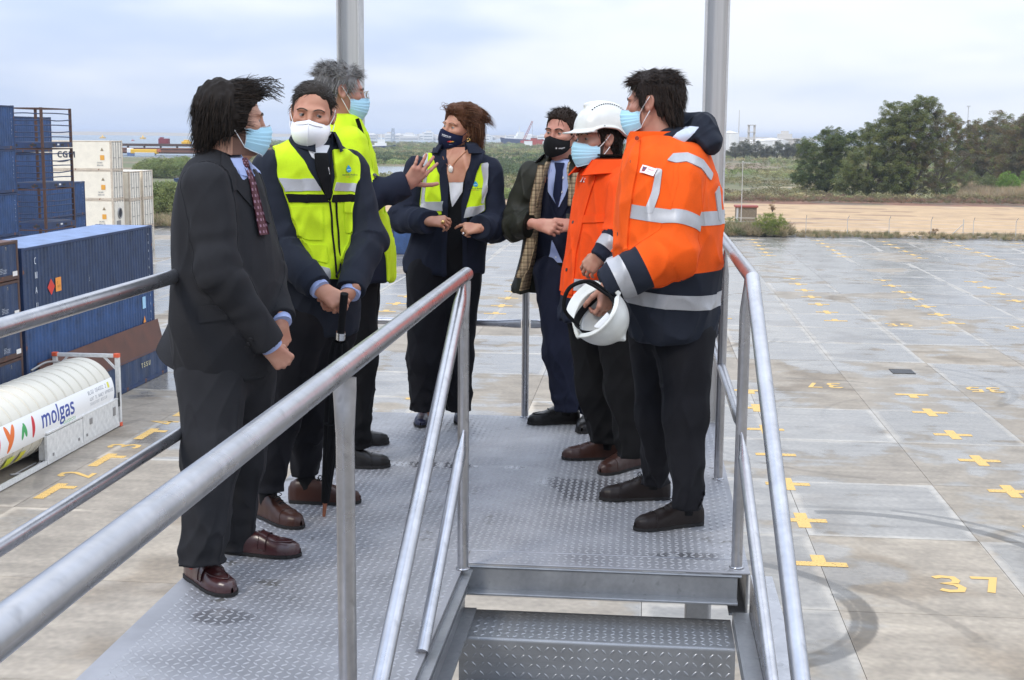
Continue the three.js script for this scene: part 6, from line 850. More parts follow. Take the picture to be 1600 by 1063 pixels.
// hair: a clumped cap cut along the hairline, and many fine locks growing out of it
function hairOn(ctx, h, { line, th = 0.014, lobes = [], clump = 0.005, cf = 38, n = 900, len = [0.03, 0.06], dir, lift = 0.4, r = 0.0016, cols = [[0.012, 0.009, 0.007]], seed = 1, droop = 0.3, jit = 0.2, front = 1, skip, mn = [-0.14, -0.2, -0.2], mx = [0.14, 0.18, 0.16], cell = 0.0045 }) {
  const L = lobes.map(([c, rr2]) => ell(c, rr2)), thf = typeof th === 'function' ? th : () => th;
  const f = (x, y, z) => { let d = CRAN(x, y, z) - thf(x, y, z); for (const l of L) d = smin(d, l(x, y, z), 0.025); if (d > 0.05) return d; const cl = noise(x * cf + seed, y * cf * 0.5, z * cf) * clump + noise(x * cf * 2.3, y * cf, z * cf * 2.3 + seed) * clump * 0.5; return smax(d + cl, line(x, y, z) + 0.008 * noise(x * 120, y * 60, z * 120) + 0.006 * noise(x * 45 + seed, y * 30, z * 45), 0.006); };
  const g = surf(f, mn, mx, cell), hp = ctx.add('hair', h.put(g), phy({ color: lin(...cols[0]), roughness: 0.7, specularIntensity: 0.35 }));
  const s0 = seedv; seedv = 9177 + seed * 131; const nv = g.P.length / 3, sets = cols.map(() => ({ P: [], N: [], I: [] }));
  for (let k = 0; k < n; k++) {
    const i = Math.floor(rnd() * nv), p = [g.P[3 * i], g.P[3 * i + 1], g.P[3 * i + 2]], nn = [g.N[3 * i], g.N[3 * i + 1], g.N[3 * i + 2]]; if (HEAD(p[0], p[1], p[2]) < 0.002 || (skip && skip(p))) continue;
    const dv = dir(p, nn), l = rr(len[0], len[1]) * (p[2] > 0.045 ? front : 1), S = sets[Math.floor(rnd() * cols.length)], ts = 5, w = r * rr(0.7, 1.4); let c = p.slice().map((v, q) => v - nn[q] * 0.003); let dd = dv.map((v, q) => v + nn[q] * lift * rr(0.3, 1.3) + rr(-jit, jit) * (p[2] > 0.02 ? 1 : 0.5));
    const q0 = S.P.length / 3; for (let t = 0; t < ts; t++) {
      let ln = Math.hypot(...dd) || 1; dd = dd.map((v) => v / ln); let sx = dd[1] * nn[2] - dd[2] * nn[1], sy = dd[2] * nn[0] - dd[0] * nn[2], sz = dd[0] * nn[1] - dd[1] * nn[0]; ln = Math.hypot(sx, sy, sz) || 1; const side = [sx / ln, sy / ln, sz / ln], up = [side[1] * dd[2] - side[2] * dd[1], side[2] * dd[0] - side[0] * dd[2], side[0] * dd[1] - side[1] * dd[0]], ww = w * (1 - 0.85 * t / (ts - 1));
      for (const [a, b] of [[1, 0], [-0.5, 0.87], [-0.5, -0.87]]) { for (let q = 0; q < 3; q++) { S.P.push(c[q] + ww * (a * up[q] + b * side[q] * 1.6)); } for (let q = 0; q < 3; q++) S.N.push(a * up[q] + b * side[q]); }
      c = c.map((v, q) => v + dd[q] * l / (ts - 1)); dd = dd.map((v, q) => v - nn[q] * 0.12 * lift); dd[1] -= droop * 0.25;
      const sd = HEAD(c[0], c[1], c[2]); if (sd < 0.006) { c = c.map((v, q) => v + nn[q] * (0.008 - sd)); }
    }
    for (let t = 0; t < ts - 1; t++) for (let e = 0; e < 3; e++) { const a = q0 + t * 3 + e, b = q0 + t * 3 + (e + 1) % 3; S.I.push(a, b, a + 3, b, b + 3, a + 3); }
  }
  seedv = s0; sets.forEach((S, i) => { const m = ctx.add('lock', h.put(S), phy({ color: lin(...cols[i]), roughness: 0.6, specularIntensity: 0.4 }), hp); if (m) m.userData.kind = 'stuff'; });
  return hp;
}
const hairline = (tab, sl = 0) => (x, y, z) => { let k = 0; while (k < tab.length - 2 && z < tab[k + 1][0]) k++; const [z0, y0] = tab[k], [z1, y1] = tab[k + 1], t = clamp((z - z0) / (z1 - z0)), yl = lerp(y0, y1, t * t * (3 - 2 * t)); return (yl + sl * Math.abs(x) - y) * 0.75; };
const SHORT = [[0.10, 0.085], [0.072, 0.072], [0.052, 0.05], [0.034, 0.028], [0.026, -0.012], [0.014, -0.012], [0.004, 0.032], [-0.022, 0.03], [-0.034, -0.045], [-0.07, -0.072], [-0.13, -0.08]];
// face mask lying over nose and chin
function maskOn(ctx, h, kind, mat, strapMat = C.strap, o = {}) {
  const a = (x, y, z) => Math.hypot(x, y + 0.020, z - 0.100) - 0.0145, b = (x, y, z) => Math.hypot(x * 0.8, y + 0.098, z - 0.066) - 0.024, c = ell([0, -0.045, 0.03], [0.0665, 0.08, 0.066]), e = (x, y, z) => Math.hypot(x, y + 0.06, z - 0.080) - 0.024;
  const form = (x, y, z) => smin(smin(a(x, y, z), b(x, y, z), 0.05), smin(c(x, y, z), e(x, y, z), 0.05), 0.055);
  const tm = kind === 'kn95' ? 1.18 : 1.22, rows = [], nr = 36, nc = 48; const ring = (off) => { const rs = []; for (let i = 0; i <= nr; i++) { const row = []; for (let j = 0; j <= nc; j++) {
    const th = lerp(-tm, tm, j / nc), v = i / nr, q = Math.abs(th) / tm, yt = lerp(-0.009, -0.027, Math.pow(q, 0.7)) + (kind === 'kn95' ? -0.004 * Math.sin(q * PI) : 0) - (kind === 'cloth' ? 0.008 * Math.sin(q * PI) : 0), yb = lerp(-0.120, kind === 'surgical' ? -0.088 : -0.072, Math.pow(q, 1.4)), y = lerp(yt, yb, v);
    let lo = 0, hi = 0.2; const sx = Math.sin(th), sz = Math.cos(th); for (let k = 0; k < 18; k++) { const m = (lo + hi) / 2; if (form(sx * m, y, 0.004 + sz * m) < 0.0035) lo = m; else hi = m; }
    let r = lo; const bell = Math.pow(Math.max(0, Math.sin(PI * Math.pow(v, 0.85))), 0.8); if (kind === 'kn95') r += 0.022 * Math.pow(1 - q, 1.1) * bell + 0.004 * bell; if (kind === 'cloth') r += 0.007 * (1 - q) * bell; if (kind === 'surgical') { const s = (v - 0.18) / 0.16, fr = s - Math.floor(s); r += (s > 0 && s < 4 ? 0.0034 * (1 - fr) * (1 - 0.6 * q) : 0) + 0.004 * bell; }
    row.push(h.w(sx * (r + off), y, 0.004 + sz * (r + off))); } rs.push(row); } return rs; };
  const pts = ring(0), g0 = sheet(pts, 0.0022), uvp = []; const geo = toGeo(g0); const uv = geo.attributes.uv; for (let i = 0; i <= nr; i++) for (let j = 0; j <= nc; j++) uv.setXY(i * (nc + 1) + j, j / nc, 1 - i / nr);
  const m = ctx.add('face_mask', geo, mat);
  if (o.edge) { const e1 = tube(pts[0].filter((_, j) => j % 3 === 0), 0.0016 * h.s, 5, 40); ctx.add('mask_edge', e1, o.edge, m); const e2 = tube(pts[nr].filter((_, j) => j % 3 === 0), 0.0016 * h.s, 5, 40); ctx.add('mask_edge', e2, o.edge, m); for (const j of [0, nc]) ctx.add('mask_edge', tube(pts.filter((_, i) => i % 4 === 0).map((r) => r[j]), 0.0014 * h.s, 5, 20), o.edge, m); }
  if (kind === 'kn95') { ctx.add('mask_seam', tube(pts.filter((_, i) => i % 3 === 0).map((r) => r[nc / 2]), 0.0022, 6, 30), mat, m); const nb = pts[4].slice(nc / 2 - 9, nc / 2 + 10).map((p, k) => p.clone().lerp(vec(h.o), -0.012)); ctx.add('nose_bar', tube(nb.filter((_, k) => k % 3 === 0), 0.0028, 6, 20), C.white, m); }
  for (const s of [0, 1]) { const j = s ? nc : 0, sg = s ? 1 : -1; for (const [row, ey] of [[1, 0.030], [nr - 1, -0.026]]) { const p0 = pts[row][j], p2 = h.w(sg * 0.083, ey, -0.014), mid = p0.clone().lerp(p2, 0.5), out = vec(h.X).multiplyScalar(sg * 0.006 / h.s); ctx.add('ear_loop', tube([p0, mid.add(out), p2.add(out.clone().multiplyScalar(0.4))], 0.0019, 5, 12), strapMat, m); } }
  return { m, pts, nr, nc };
}
// one more flat print on a mask: part of the sheet between columns and rows, pushed out, with a picture
function maskPrint(ctx, M0, j0, j1, i0, i1, mat) { const P = [], UVs = [], I = [], w = j1 - j0, hgt = i1 - i0; for (let i = i0; i <= i1; i++) for (let j = j0; j <= j1; j++) { const p = M0.pts[i][j], a = M0.pts[i][Math.min(j + 1, M0.nc)].clone().sub(M0.pts[i][Math.max(j - 1, 0)]), b = M0.pts[Math.min(i + 1, M0.nr)][j].clone().sub(M0.pts[Math.max(i - 1, 0)][j]), n = b.cross(a).normalize().multiplyScalar(0.0012); P.push(p.x + n.x, p.y + n.y, p.z + n.z); UVs.push((j - j0) / w, 1 - (i - i0) / hgt); } for (let i = 0; i < hgt; i++) for (let j = 0; j < w; j++) { const q = i * (w + 1) + j; I.push(q, q + w + 1, q + 1, q + 1, q + w + 1, q + w + 2); } const g = new THREE.BufferGeometry(); g.setAttribute('position', new THREE.Float32BufferAttribute(P, 3)); g.setAttribute('uv', new THREE.Float32BufferAttribute(UVs, 2)); g.setIndex(I); g.computeVertexNormals(); return ctx.add('print', g, mat, M0.m); }
// joints [photo x, photo y, depth offset]
const J3 = (j, d0) => A3(at(j[0], j[1], d0 + (j[2] ?? 0)));
function armSDF(a, d0) { const s = J3(a.sh, d0), e = J3(a.el, d0), w = J3(a.wr, d0), [r0, r1, r2] = a.r, u = limb(s, e, r0, r1), l = limb(e, w, r1, r2); let dx = w[0] - e[0], dy = w[1] - e[1], dz = w[2] - e[2]; const L = Math.hypot(dx, dy, dz); dx /= L; dy /= L; dz /= L; const ux = e[0] - s[0], uy = e[1] - s[1], uz = e[2] - s[2], UL = Math.hypot(ux, uy, uz);
  const along = (x, y, z) => { const q = (x - e[0]) * dx + (y - e[1]) * dy + (z - e[2]) * dz; if (l(x, y, z) < u(x, y, z)) return UL + Math.max(0, q); return clamp(((x - s[0]) * ux + (y - s[1]) * uy + (z - s[2]) * uz) / UL, -0.2, UL); };   // metres from the shoulder
  const k2 = 0.0065 * (a.fold ?? 1); const f = (x, y, z) => { let d = smin(u(x, y, z), l(x, y, z), 0.04); const ee = (x - e[0]) ** 2 + (y - e[1]) ** 2 + (z - e[2]) ** 2; if (d < 0.05) { const t = along(x, y, z); d += k2 * Math.sin(t * 62 + 5 * noise(x * 7, y * 7, z * 7)) * Math.exp(-ee / 0.022) * 0.9 + k2 * 0.9 * noise(x * 13 + s[0] * 5, y * 9, z * 13); } return Math.max(d, (x - w[0]) * dx + (y - w[1]) * dy + (z - w[2]) * dz); };
  return { f, s, e, w, dir: [dx, dy, dz], along, UL, L, total: UL + L }; }
// jacket: trunk and sleeves as one skin, then split at the armholes
function jacket(ctx, { trunk, arms, d0, fold = 0.008, ff = [7, 3.6], cell = 0.0075, k = 0.028, extra, cutf, seed = 3 }) {
  const A = arms.map((a) => armSDF(a, d0)), fo = folds(fold, ff[0], ff[1], seed);
  const body = (x, y, z) => { let d = trunk.sdf(x, y, z); if (extra) d = smin(d, extra(x, y, z), 0.03); return d; };
  const f = (x, y, z) => { let d = body(x, y, z); for (const a of A) d = smin(d, a.f(x, y, z), k); if (d < 0.04) d += fo(x, y, z); d = Math.max(d, trunk.y0 - y); if (cutf) d = smax(d, cutf(x, y, z), 0.008); return d; };
  const pts = []; for (const y of [trunk.y0, (trunk.y0 + trunk.y1) / 2, trunk.y1]) { const [cx, cz, a, b] = trunk.get(y); pts.push([cx - a, y, cz - a], [cx + a, y, cz + a]); } for (const a of A) pts.push(a.s, a.e, a.w); const [mn, mx] = bbox(pts, 0.13); mx[1] = Math.max(trunk.y1, ...A.map((a) => a.s[1] + 0.08)) + 0.03;
  const all = surf(f, mn, mx, cell), lab = A.map((a) => (x, y, z) => a.f(x, y, z) - body(x, y, z) + 0.012);
  let torso = all; const sleeves = []; lab.forEach((l, i) => { sleeves.push(clip(all, (x, y, z) => Math.max(l(x, y, z), ...lab.map((m, j) => j === i ? -1 : l(x, y, z) - m(x, y, z) - 1e-4)))); }); torso = clip(all, (x, y, z) => -Math.min(...lab.map((l) => l(x, y, z))));
  ctx.seams = (m, mat, hem = mat) => { lab.forEach((l, i) => ctx.add('seam', shell(clip(torso, (x, y, z) => Math.abs(l(x, y, z) - 0.005) - 0.004), 0.0016, 0.002), mat, m)); ctx.add('hem_seam', shell(clip(torso, (x, y, z) => Math.abs(y - trunk.y0 - 0.028) - 0.0022), 0.0012, 0.002), hem, m); };
  ctx.uvFn = (x, y, z) => { const [u, v] = trunk.uv(x, y, z); return [Math.atan2(u, v) * 0.45, y * 2]; };
  return { all, torso, sleeves, A, f };
}
const bandOn = (g, fn, out = 0.0025) => shell(clip(g, fn), out, out + 0.003);
function legsOn(ctx, legs, d0, mat, { cell = 0.0085, pelvis, fold = 0.006, seed = 2, top, crease } = {}) {
  const pr = (r) => r * d0 / FOC, S = legs.map((l) => { const J = l.map((j) => J3(j, d0)), R = l.map((j) => pr(j[3])); return { J, R, hem: J[J.length - 1][1], parts: J.slice(1).map((q, i) => limb(J[i], q, R[i], R[i + 1])) }; });
  const hip = S.length > 1 ? S[0].J[0].map((v, c) => (v + S[1].J[0][c]) / 2) : S[0].J[0], fo = folds(fold, 9, 4, seed);
  const one = (s) => (x, y, z) => { let d = s.parts[0](x, y, z); for (let i = 1; i < s.parts.length; i++) d = smin(d, s.parts[i](x, y, z), 0.05); const q = Math.exp(-Math.max(0, y - s.hem) / 0.12); d += (1 + 1.6 * q) * fo(x, y, z) + 0.004 * q * Math.sin((y - s.hem) * 70 + 4 * noise(x * 9, y * 5, z * 9)); if (crease !== undefined && Math.abs(d) < 0.05) { let k = 0; while (k < s.J.length - 2 && s.J[k + 1][1] > y) k++; const a = s.J[k], b = s.J[k + 1], t = clamp((y - a[1]) / (b[1] - a[1])), qx = x - lerp(a[0], b[0], t), qz = z - lerp(a[2], b[2], t); if (qx * cr.N[0] + qz * cr.N[2] > 0.01) d -= 0.009 * Math.exp(-(((qx * cr.S[0] + qz * cr.S[2]) / 0.014) ** 2)) * sstep(s.J[0][1], s.J[0][1] - 0.2, y); } return smax(d, s.hem - y, 0.002); }, cr = crease === undefined ? null : axesOf(crease), L = S.map(one);
  const f = (x, y, z) => { let d = L[0](x, y, z); if (L[1]) d = smin(d, L[1](x, y, z), 0.02 + 0.05 * sstep(hip[1] - 0.25, hip[1], y)); return top ? Math.max(d, y - top) : d; };
  const [mn, mx] = bbox(S.flatMap((s) => s.J), 0.16); mn[1] = Math.min(...S.map((s) => s.hem)) - 0.03; ctx.uvFn = null;
  return ctx.add('trousers', surf(f, mn, mx, cell), mat);
}
// shoe lofted from heel to toe; heel point on the floor, direction, length
function shoeOn(ctx, heel, dir, { L = 0.3, mat = C.blackShoe, w = 1, style = 'lace', top = 1, soleH = 0.012, heelH = 0.022, sock = C.black } = {}) {
  const X = dir.clone().setY(0).normalize(), Z = X.clone().cross(UP), W = (x, y, z) => V(heel.x + X.x * x + Z.x * z, heel.y + y, heel.z + X.z * x + Z.z * z);
  const st = style === 'pump' ? [[0, 0.018, 0.055], [0.06, 0.026, 0.06], [0.3, 0.03, 0.052], [0.5, 0.034, 0.045], [0.7, 0.038, 0.042], [0.88, 0.03, 0.034], [0.97, 0.016, 0.026], [1, 0.003, 0.016]] : style === 'loafer' ? [[0, 0.014, 0.05], [0.03, 0.028, 0.066], [0.12, 0.034, 0.072], [0.3, 0.036, 0.072], [0.46, 0.040, 0.078], [0.6, 0.045, 0.066], [0.74, 0.048, 0.052], [0.88, 0.042, 0.046], [0.96, 0.028, 0.038], [1, 0.004, 0.02]] : [[0, 0.014, 0.055], [0.03, 0.029, 0.078], [0.12, 0.036, 0.092], [0.3, 0.038, 0.098], [0.44, 0.041, 0.086], [0.58, 0.046, 0.068], [0.72, 0.049, 0.054], [0.86, 0.043, 0.048], [0.95, 0.03, 0.04], [1, 0.004, 0.022]];
  const get = (s) => { let k = 0; while (k < st.length - 2 && st[k + 1][0] < s) k++; const a = st[k], b = st[k + 1], t = (s - a[0]) / (b[0] - a[0]); const u = k === 0 || k === st.length - 2 ? Math.sqrt(clamp(k ? 1 - t : t)) : t; const tt = k === 0 ? u : k === st.length - 2 ? 1 - u : t * t * (3 - 2 * t); return [lerp(a[1], b[1], tt) * w, lerp(a[2], b[2], tt) * top]; };
  const cv = (s) => 0.010 * Math.sin(PI * clamp((s - 0.1) / 0.9)) * 0.5, base = soleH + (heelH - soleH) * 0.3, rows = [];
  const ns = 34, nc = 20; for (let i = 0; i <= ns; i++) { const s = i / ns, [hw, hh] = get(s), row = []; for (let j = 0; j <= nc; j++) { const a = PI * j / nc, c = Math.cos(a), q = Math.sin(a), e = 0.72; row.push(W(s * L, base - 0.002 + Math.pow(q, e) * hh, Math.sign(c) * Math.pow(Math.abs(c), e) * hw + cv(s))); } rows.push(row); }
  ctx.uvFn = null; const sh = ctx.add('shoe', sheet(rows, 0.002), mat);
  const out = []; for (let i = 0; i <= ns; i++) { const s = i / ns, [hw] = get(s); out.push([s * L + (i === ns ? 0.004 : 0), hw + 0.004 + cv(s)]); } const lo = []; for (let i = ns; i >= 0; i--) { const s = i / ns, [hw] = get(s); lo.push([s * L + (i === ns ? 0.004 : 0), -hw - 0.004 + cv(s)]); }
  const mk = (poly, y0, y1) => { const s = new THREE.Shape(); poly.forEach(([x, z], i) => i ? s.lineTo(x, -z) : s.moveTo(x, -z)); s.closePath(); const g = new THREE.ExtrudeGeometry(s, { depth: y1 - y0, bevelEnabled: false }).rotateX(-PI / 2).translate(0, y0, 0); g.applyMatrix4(new THREE.Matrix4().makeBasis(X, UP, Z).setPosition(heel)); return g; };
  if (style !== 'pump') ctx.add('sock', bar(W(0.068, 0.20, 0), W(0.082, 0.05, 0), 0.036, { r2: 0.039 }), sock, sh); const lift = style === 'pump' ? 0 : heelH - soleH; ctx.add('sole', mk([...out, ...lo], base - soleH, base), C.sole, sh); ctx.add('heel', mk([...out.filter(([x]) => x < L * 0.27), ...lo.filter(([x]) => x < L * 0.27)], 0, base - soleH + 0.001), C.sole, sh);
  if (style === 'lace') { for (let k = 0; k < 4; k++) { const s = 0.40 + 0.055 * k, [hw, hh] = get(s); ctx.add('lace', tube([W(s * L, base + hh * 0.9, 0.02), W(s * L + 0.004, base + hh + 0.003, 0), W(s * L, base + hh * 0.9, -0.02)], 0.0024, 5, 8), C.sole, sh); } for (const sg of [-1, 1]) { const [hw, hh] = get(0.4); ctx.add('lace', tube([W(0.41 * L, base + hh + 0.002, 0), W(0.42 * L, base + hh + 0.012, sg * 0.015), W(0.45 * L, base + hh + 0.003, sg * 0.026), W(0.43 * L, base + hh - 0.004, sg * 0.012)], 0.002, 5, 12), C.sole, sh); }
    const toe = []; for (let j = 0; j <= 12; j++) { const a = PI * j / 12, s = 0.76 - 0.05 * Math.sin(a), [hw, hh] = get(s); toe.push(W(s * L, base + Math.pow(Math.sin(a), 0.72) * hh + 0.0005, Math.sign(Math.cos(a)) * Math.pow(Math.abs(Math.cos(a)), 0.72) * hw + cv(s))); } ctx.add('seam', tube(toe, 0.0014, 4, 24), mat, sh); }
  if (style === 'loafer') { const ring = []; for (let j = 0; j <= 22; j++) { const a = PI * (j / 22), s = 0.48 + 0.43 * Math.sin(a), [hw, hh] = get(s), z = Math.cos(a) * 0.034; ring.push(W(s * L, base + hh * Math.pow(clamp(1 - Math.pow(Math.abs(z) / hw, 2.4)), 0.42) + 0.0012, z + cv(s))); } ctx.add('seam', tube(ring, 0.0026, 5, 44), mat, sh);
    const band = []; for (let i = 0; i < 2; i++) { const row = []; for (let j = 0; j <= 14; j++) { const a = PI * (0.04 + 0.92 * j / 14), s = 0.50 + 0.10 * i, [hw, hh] = get(s), c = Math.cos(a); row.push(W(s * L, base + Math.pow(Math.sin(a), 0.72) * hh + 0.003, Math.sign(c) * Math.pow(Math.abs(c), 0.72) * (hw + 0.003) + cv(s))); } band.push(row); } ctx.add('strap', sheet(band, 0.003), mat, sh); }
  return { W, sh };
}
// hands, finished into the body skin
function handOn(ctx, wr, dir, dorsal, side, key, pose) { const X = dir.clone().normalize(), Y = dorsal.clone().addScaledVector(X, -dorsal.dot(X)).normalize(), Z = X.clone().cross(Y).multiplyScalar(side === 'L' ? 1 : -1), s = pose.scale ?? 1; const m = xform(handMesh(key, pose), A3(wr), A3(X.clone().multiplyScalar(s)), A3(Y.clone().multiplyScalar(s)), A3(Z.clone().multiplyScalar(s))); ctx.skinParts.push(m); return (x, y, z) => wr.clone().addScaledVector(X, x * s).addScaledVector(Y, y * s).addScaledVector(Z, z * s); }
// inner body under the clothes, joined with head and hands into one skin
function finishBody(ctx, trunk, A, legs, d0) {
  const hp = legs.map((l) => l.map((j) => J3(j, d0))), neck = A3(ctx.head.w(0, -0.15, -0.035)), f0 = []; for (const a of A) f0.push(limb(a.s, a.e, 0.038, 0.03), limb(a.e, a.w, 0.03, 0.024)); for (const l of hp) for (let i = 0; i < 1; i++) f0.push(limb(l[i], l[i + 1], [0.07, 0.046, 0.036][i] ?? 0.035, [0.046, 0.034, 0.03][i] ?? 0.03));
  const [tx, tz] = trunk.get(trunk.y0 + 0.2), hipY = Math.max(...hp.map((l) => l[0][1])), [ux, uz] = trunk.get(trunk.y1 - 0.15); f0.push(limb([tx, hipY, tz], [ux, trunk.y1 - 0.16, uz], 0.085, 0.075), limb([ux, trunk.y1 - 0.16, uz], neck, 0.06, 0.045)); for (const a of A) f0.push(limb(a.s, [ux, trunk.y1 - 0.12, uz], 0.042, 0.05)); for (const l of hp) f0.push(limb(l[0], [tx, hipY, tz], 0.07, 0.075));
  const f = (x, y, z) => { let d = f0[0](x, y, z); for (let i = 1; i < f0.length; i++) d = smin(d, f0[i](x, y, z), 0.03); return d; }, [mn, mx] = bbox([...A.flatMap((a) => [a.s, a.e, a.w]), ...hp.flat(), neck], 0.13);
  ctx.uvFn = null; return ctx.add('body', join(...ctx.skinParts, surf(f, mn, mx, 0.021)), ctx.skinMat);
}
// collar band round the neck: rings of [radius, height, forward drop], open by gap at the front
function collarOn(ctx, name, c, N, S, rings, gap, mat, th = 0.004, tipDrop = 0) { const rows = rings.map(([r, y, fr = 0, rs = 1], k) => { const row = []; for (let j = 0; j <= 36; j++) { const a = lerp(gap, 2 * PI - gap, j / 36), cs = Math.cos(a), sn = Math.sin(a), near = Math.pow(Math.max(0, cs), 3); row.push(V(c.x + N[0] * (cs * r + fr * cs) + S[0] * sn * r * rs, c.y + y - tipDrop * near * (k === rings.length - 1 ? 1 : 0.0), c.z + N[2] * (cs * r + fr * cs) + S[2] * sn * r * rs)); } return row; }); ctx.uvFn = null; return ctx.add(name, sheet(rows, th), mat); }
const snapOn = (ctx, p, n, mat = C.snap, r = 0.008, parent) => { const g = new THREE.CylinderGeometry(r, r * 1.1, 0.004, 12).rotateX(PI / 2), q = new THREE.Quaternion().setFromUnitVectors(V(0, 0, 1), n.clone().normalize()); g.applyQuaternion(q).translate(p.x, p.y, p.z); return ctx.add('snap_button', g, mat, parent); };
// where the view ray through a photo pixel meets a solid, coming from the front
function hit(f, px, py, d, span = 0.5) { const r = rayOf(px, py), k = 1 / r.dot(FWD); for (let t = d - span; t < d + span; t += 0.004) { const p = EYE.clone().addScaledVector(r, t * k); if (f(p.x, p.y, p.z) < 0.0015) return p; } return at(px, py, d); }
const gradOf = (f, p, e = 0.006) => V(f(p.x + e, p.y, p.z) - f(p.x - e, p.y, p.z), f(p.x, p.y + e, p.z) - f(p.x, p.y - e, p.z), f(p.x, p.y, p.z + e) - f(p.x, p.y, p.z - e)).normalize();
const buttonAt = (ctx, J, px, py, d, mat, r, parent) => { const p = hit(J.f, px, py, d), n = gradOf(J.f, p); return snapOn(ctx, p.addScaledVector(n, 0.006), n, mat, r, parent); };
// ---------- the seven people ----------
const logoTex = textTex(256, 192, (c) => { c.fillStyle = '#2b8fb8'; c.beginPath(); c.moveTo(128, 6); c.quadraticCurveTo(190, 60, 168, 92); c.quadraticCurveTo(128, 122, 90, 92); c.quadraticCurveTo(70, 62, 128, 6); c.fill(); c.strokeStyle = '#d8f5e0'; c.lineWidth = 7; c.beginPath(); c.moveTo(92, 80); c.quadraticCurveTo(120, 60, 166, 76); c.stroke(); c.fillStyle = '#1e2c3c'; c.font = 'bold 31px serif'; c.textAlign = 'center'; c.fillText('Puerto de Huelva', 128, 152, 250); c.fillStyle = '#d6862b'; c.fillRect(70, 166, 60, 7); c.fillStyle = '#6c7d62'; c.fillRect(132, 168, 64, 4); });
const logoMat = std({ map: logoTex, roughness: 0.7, alphaTest: 0.35 });
// a printed patch lying on a jacket: centre pixel, size in metres
function printOn(ctx, J, px, py, d, w, h, mat, parent, off = 0.012, name = 'print', tilt = 0) {
  const c = hit(J.f, px, py, d), n = gradOf(J.f, c), X = UP.clone().cross(n).normalize(), Y = n.clone().cross(X), n1 = 8, n2 = 6, P = [], UVs = [], I = []; const ct = Math.cos(tilt), st = Math.sin(tilt);
  for (let i = 0; i <= n2; i++) for (let j = 0; j <= n1; j++) { const a = (j / n1 - 0.5) * w, b = (i / n2 - 0.5) * h, p = c.clone().addScaledVector(X, a * ct - b * st).addScaledVector(Y, a * st + b * ct).addScaledVector(n, 0.04); for (let k = 0; k < 60 && J.f(p.x, p.y, p.z) > off; k++) p.addScaledVector(n, -0.0015); P.push(p.x, p.y, p.z); UVs.push(j / n1, i / n2); }
  for (let i = 0; i < n2; i++) for (let j = 0; j < n1; j++) { const q = i * (n1 + 1) + j; I.push(q, q + 1, q + n1 + 1, q + n1 + 1, q + 1, q + n1 + 2); }
  const g = new THREE.BufferGeometry(); g.setAttribute('position', new THREE.Float32BufferAttribute(P, 3)); g.setAttribute('uv', new THREE.Float32BufferAttribute(UVs, 2)); g.setIndex(I); g.computeVertexNormals(); return ctx.add(name, g, mat, parent);
}
const stripe = (ctx, pts, r, mat, name, parent, n = 24) => ctx.add(name, tube(pts, r, 6, n), mat, parent);
const onJ = (J, px, py, d, off = 0.002) => { const p = hit(J.f, px, py, d); return p.addScaledVector(gradOf(J.f, p), off); };
const tieTex = fieldTex(128, (u, v) => { const a = Math.abs(((u * 8 + Math.floor(v * 8) * 0.5) % 1) - 0.5), b = Math.abs(((v * 8) % 1) - 0.5), k = a < 0.22 && b < 0.22; return k ? [0.55, 0.42, 0.48] : [0.27, 0.06, 0.11]; });
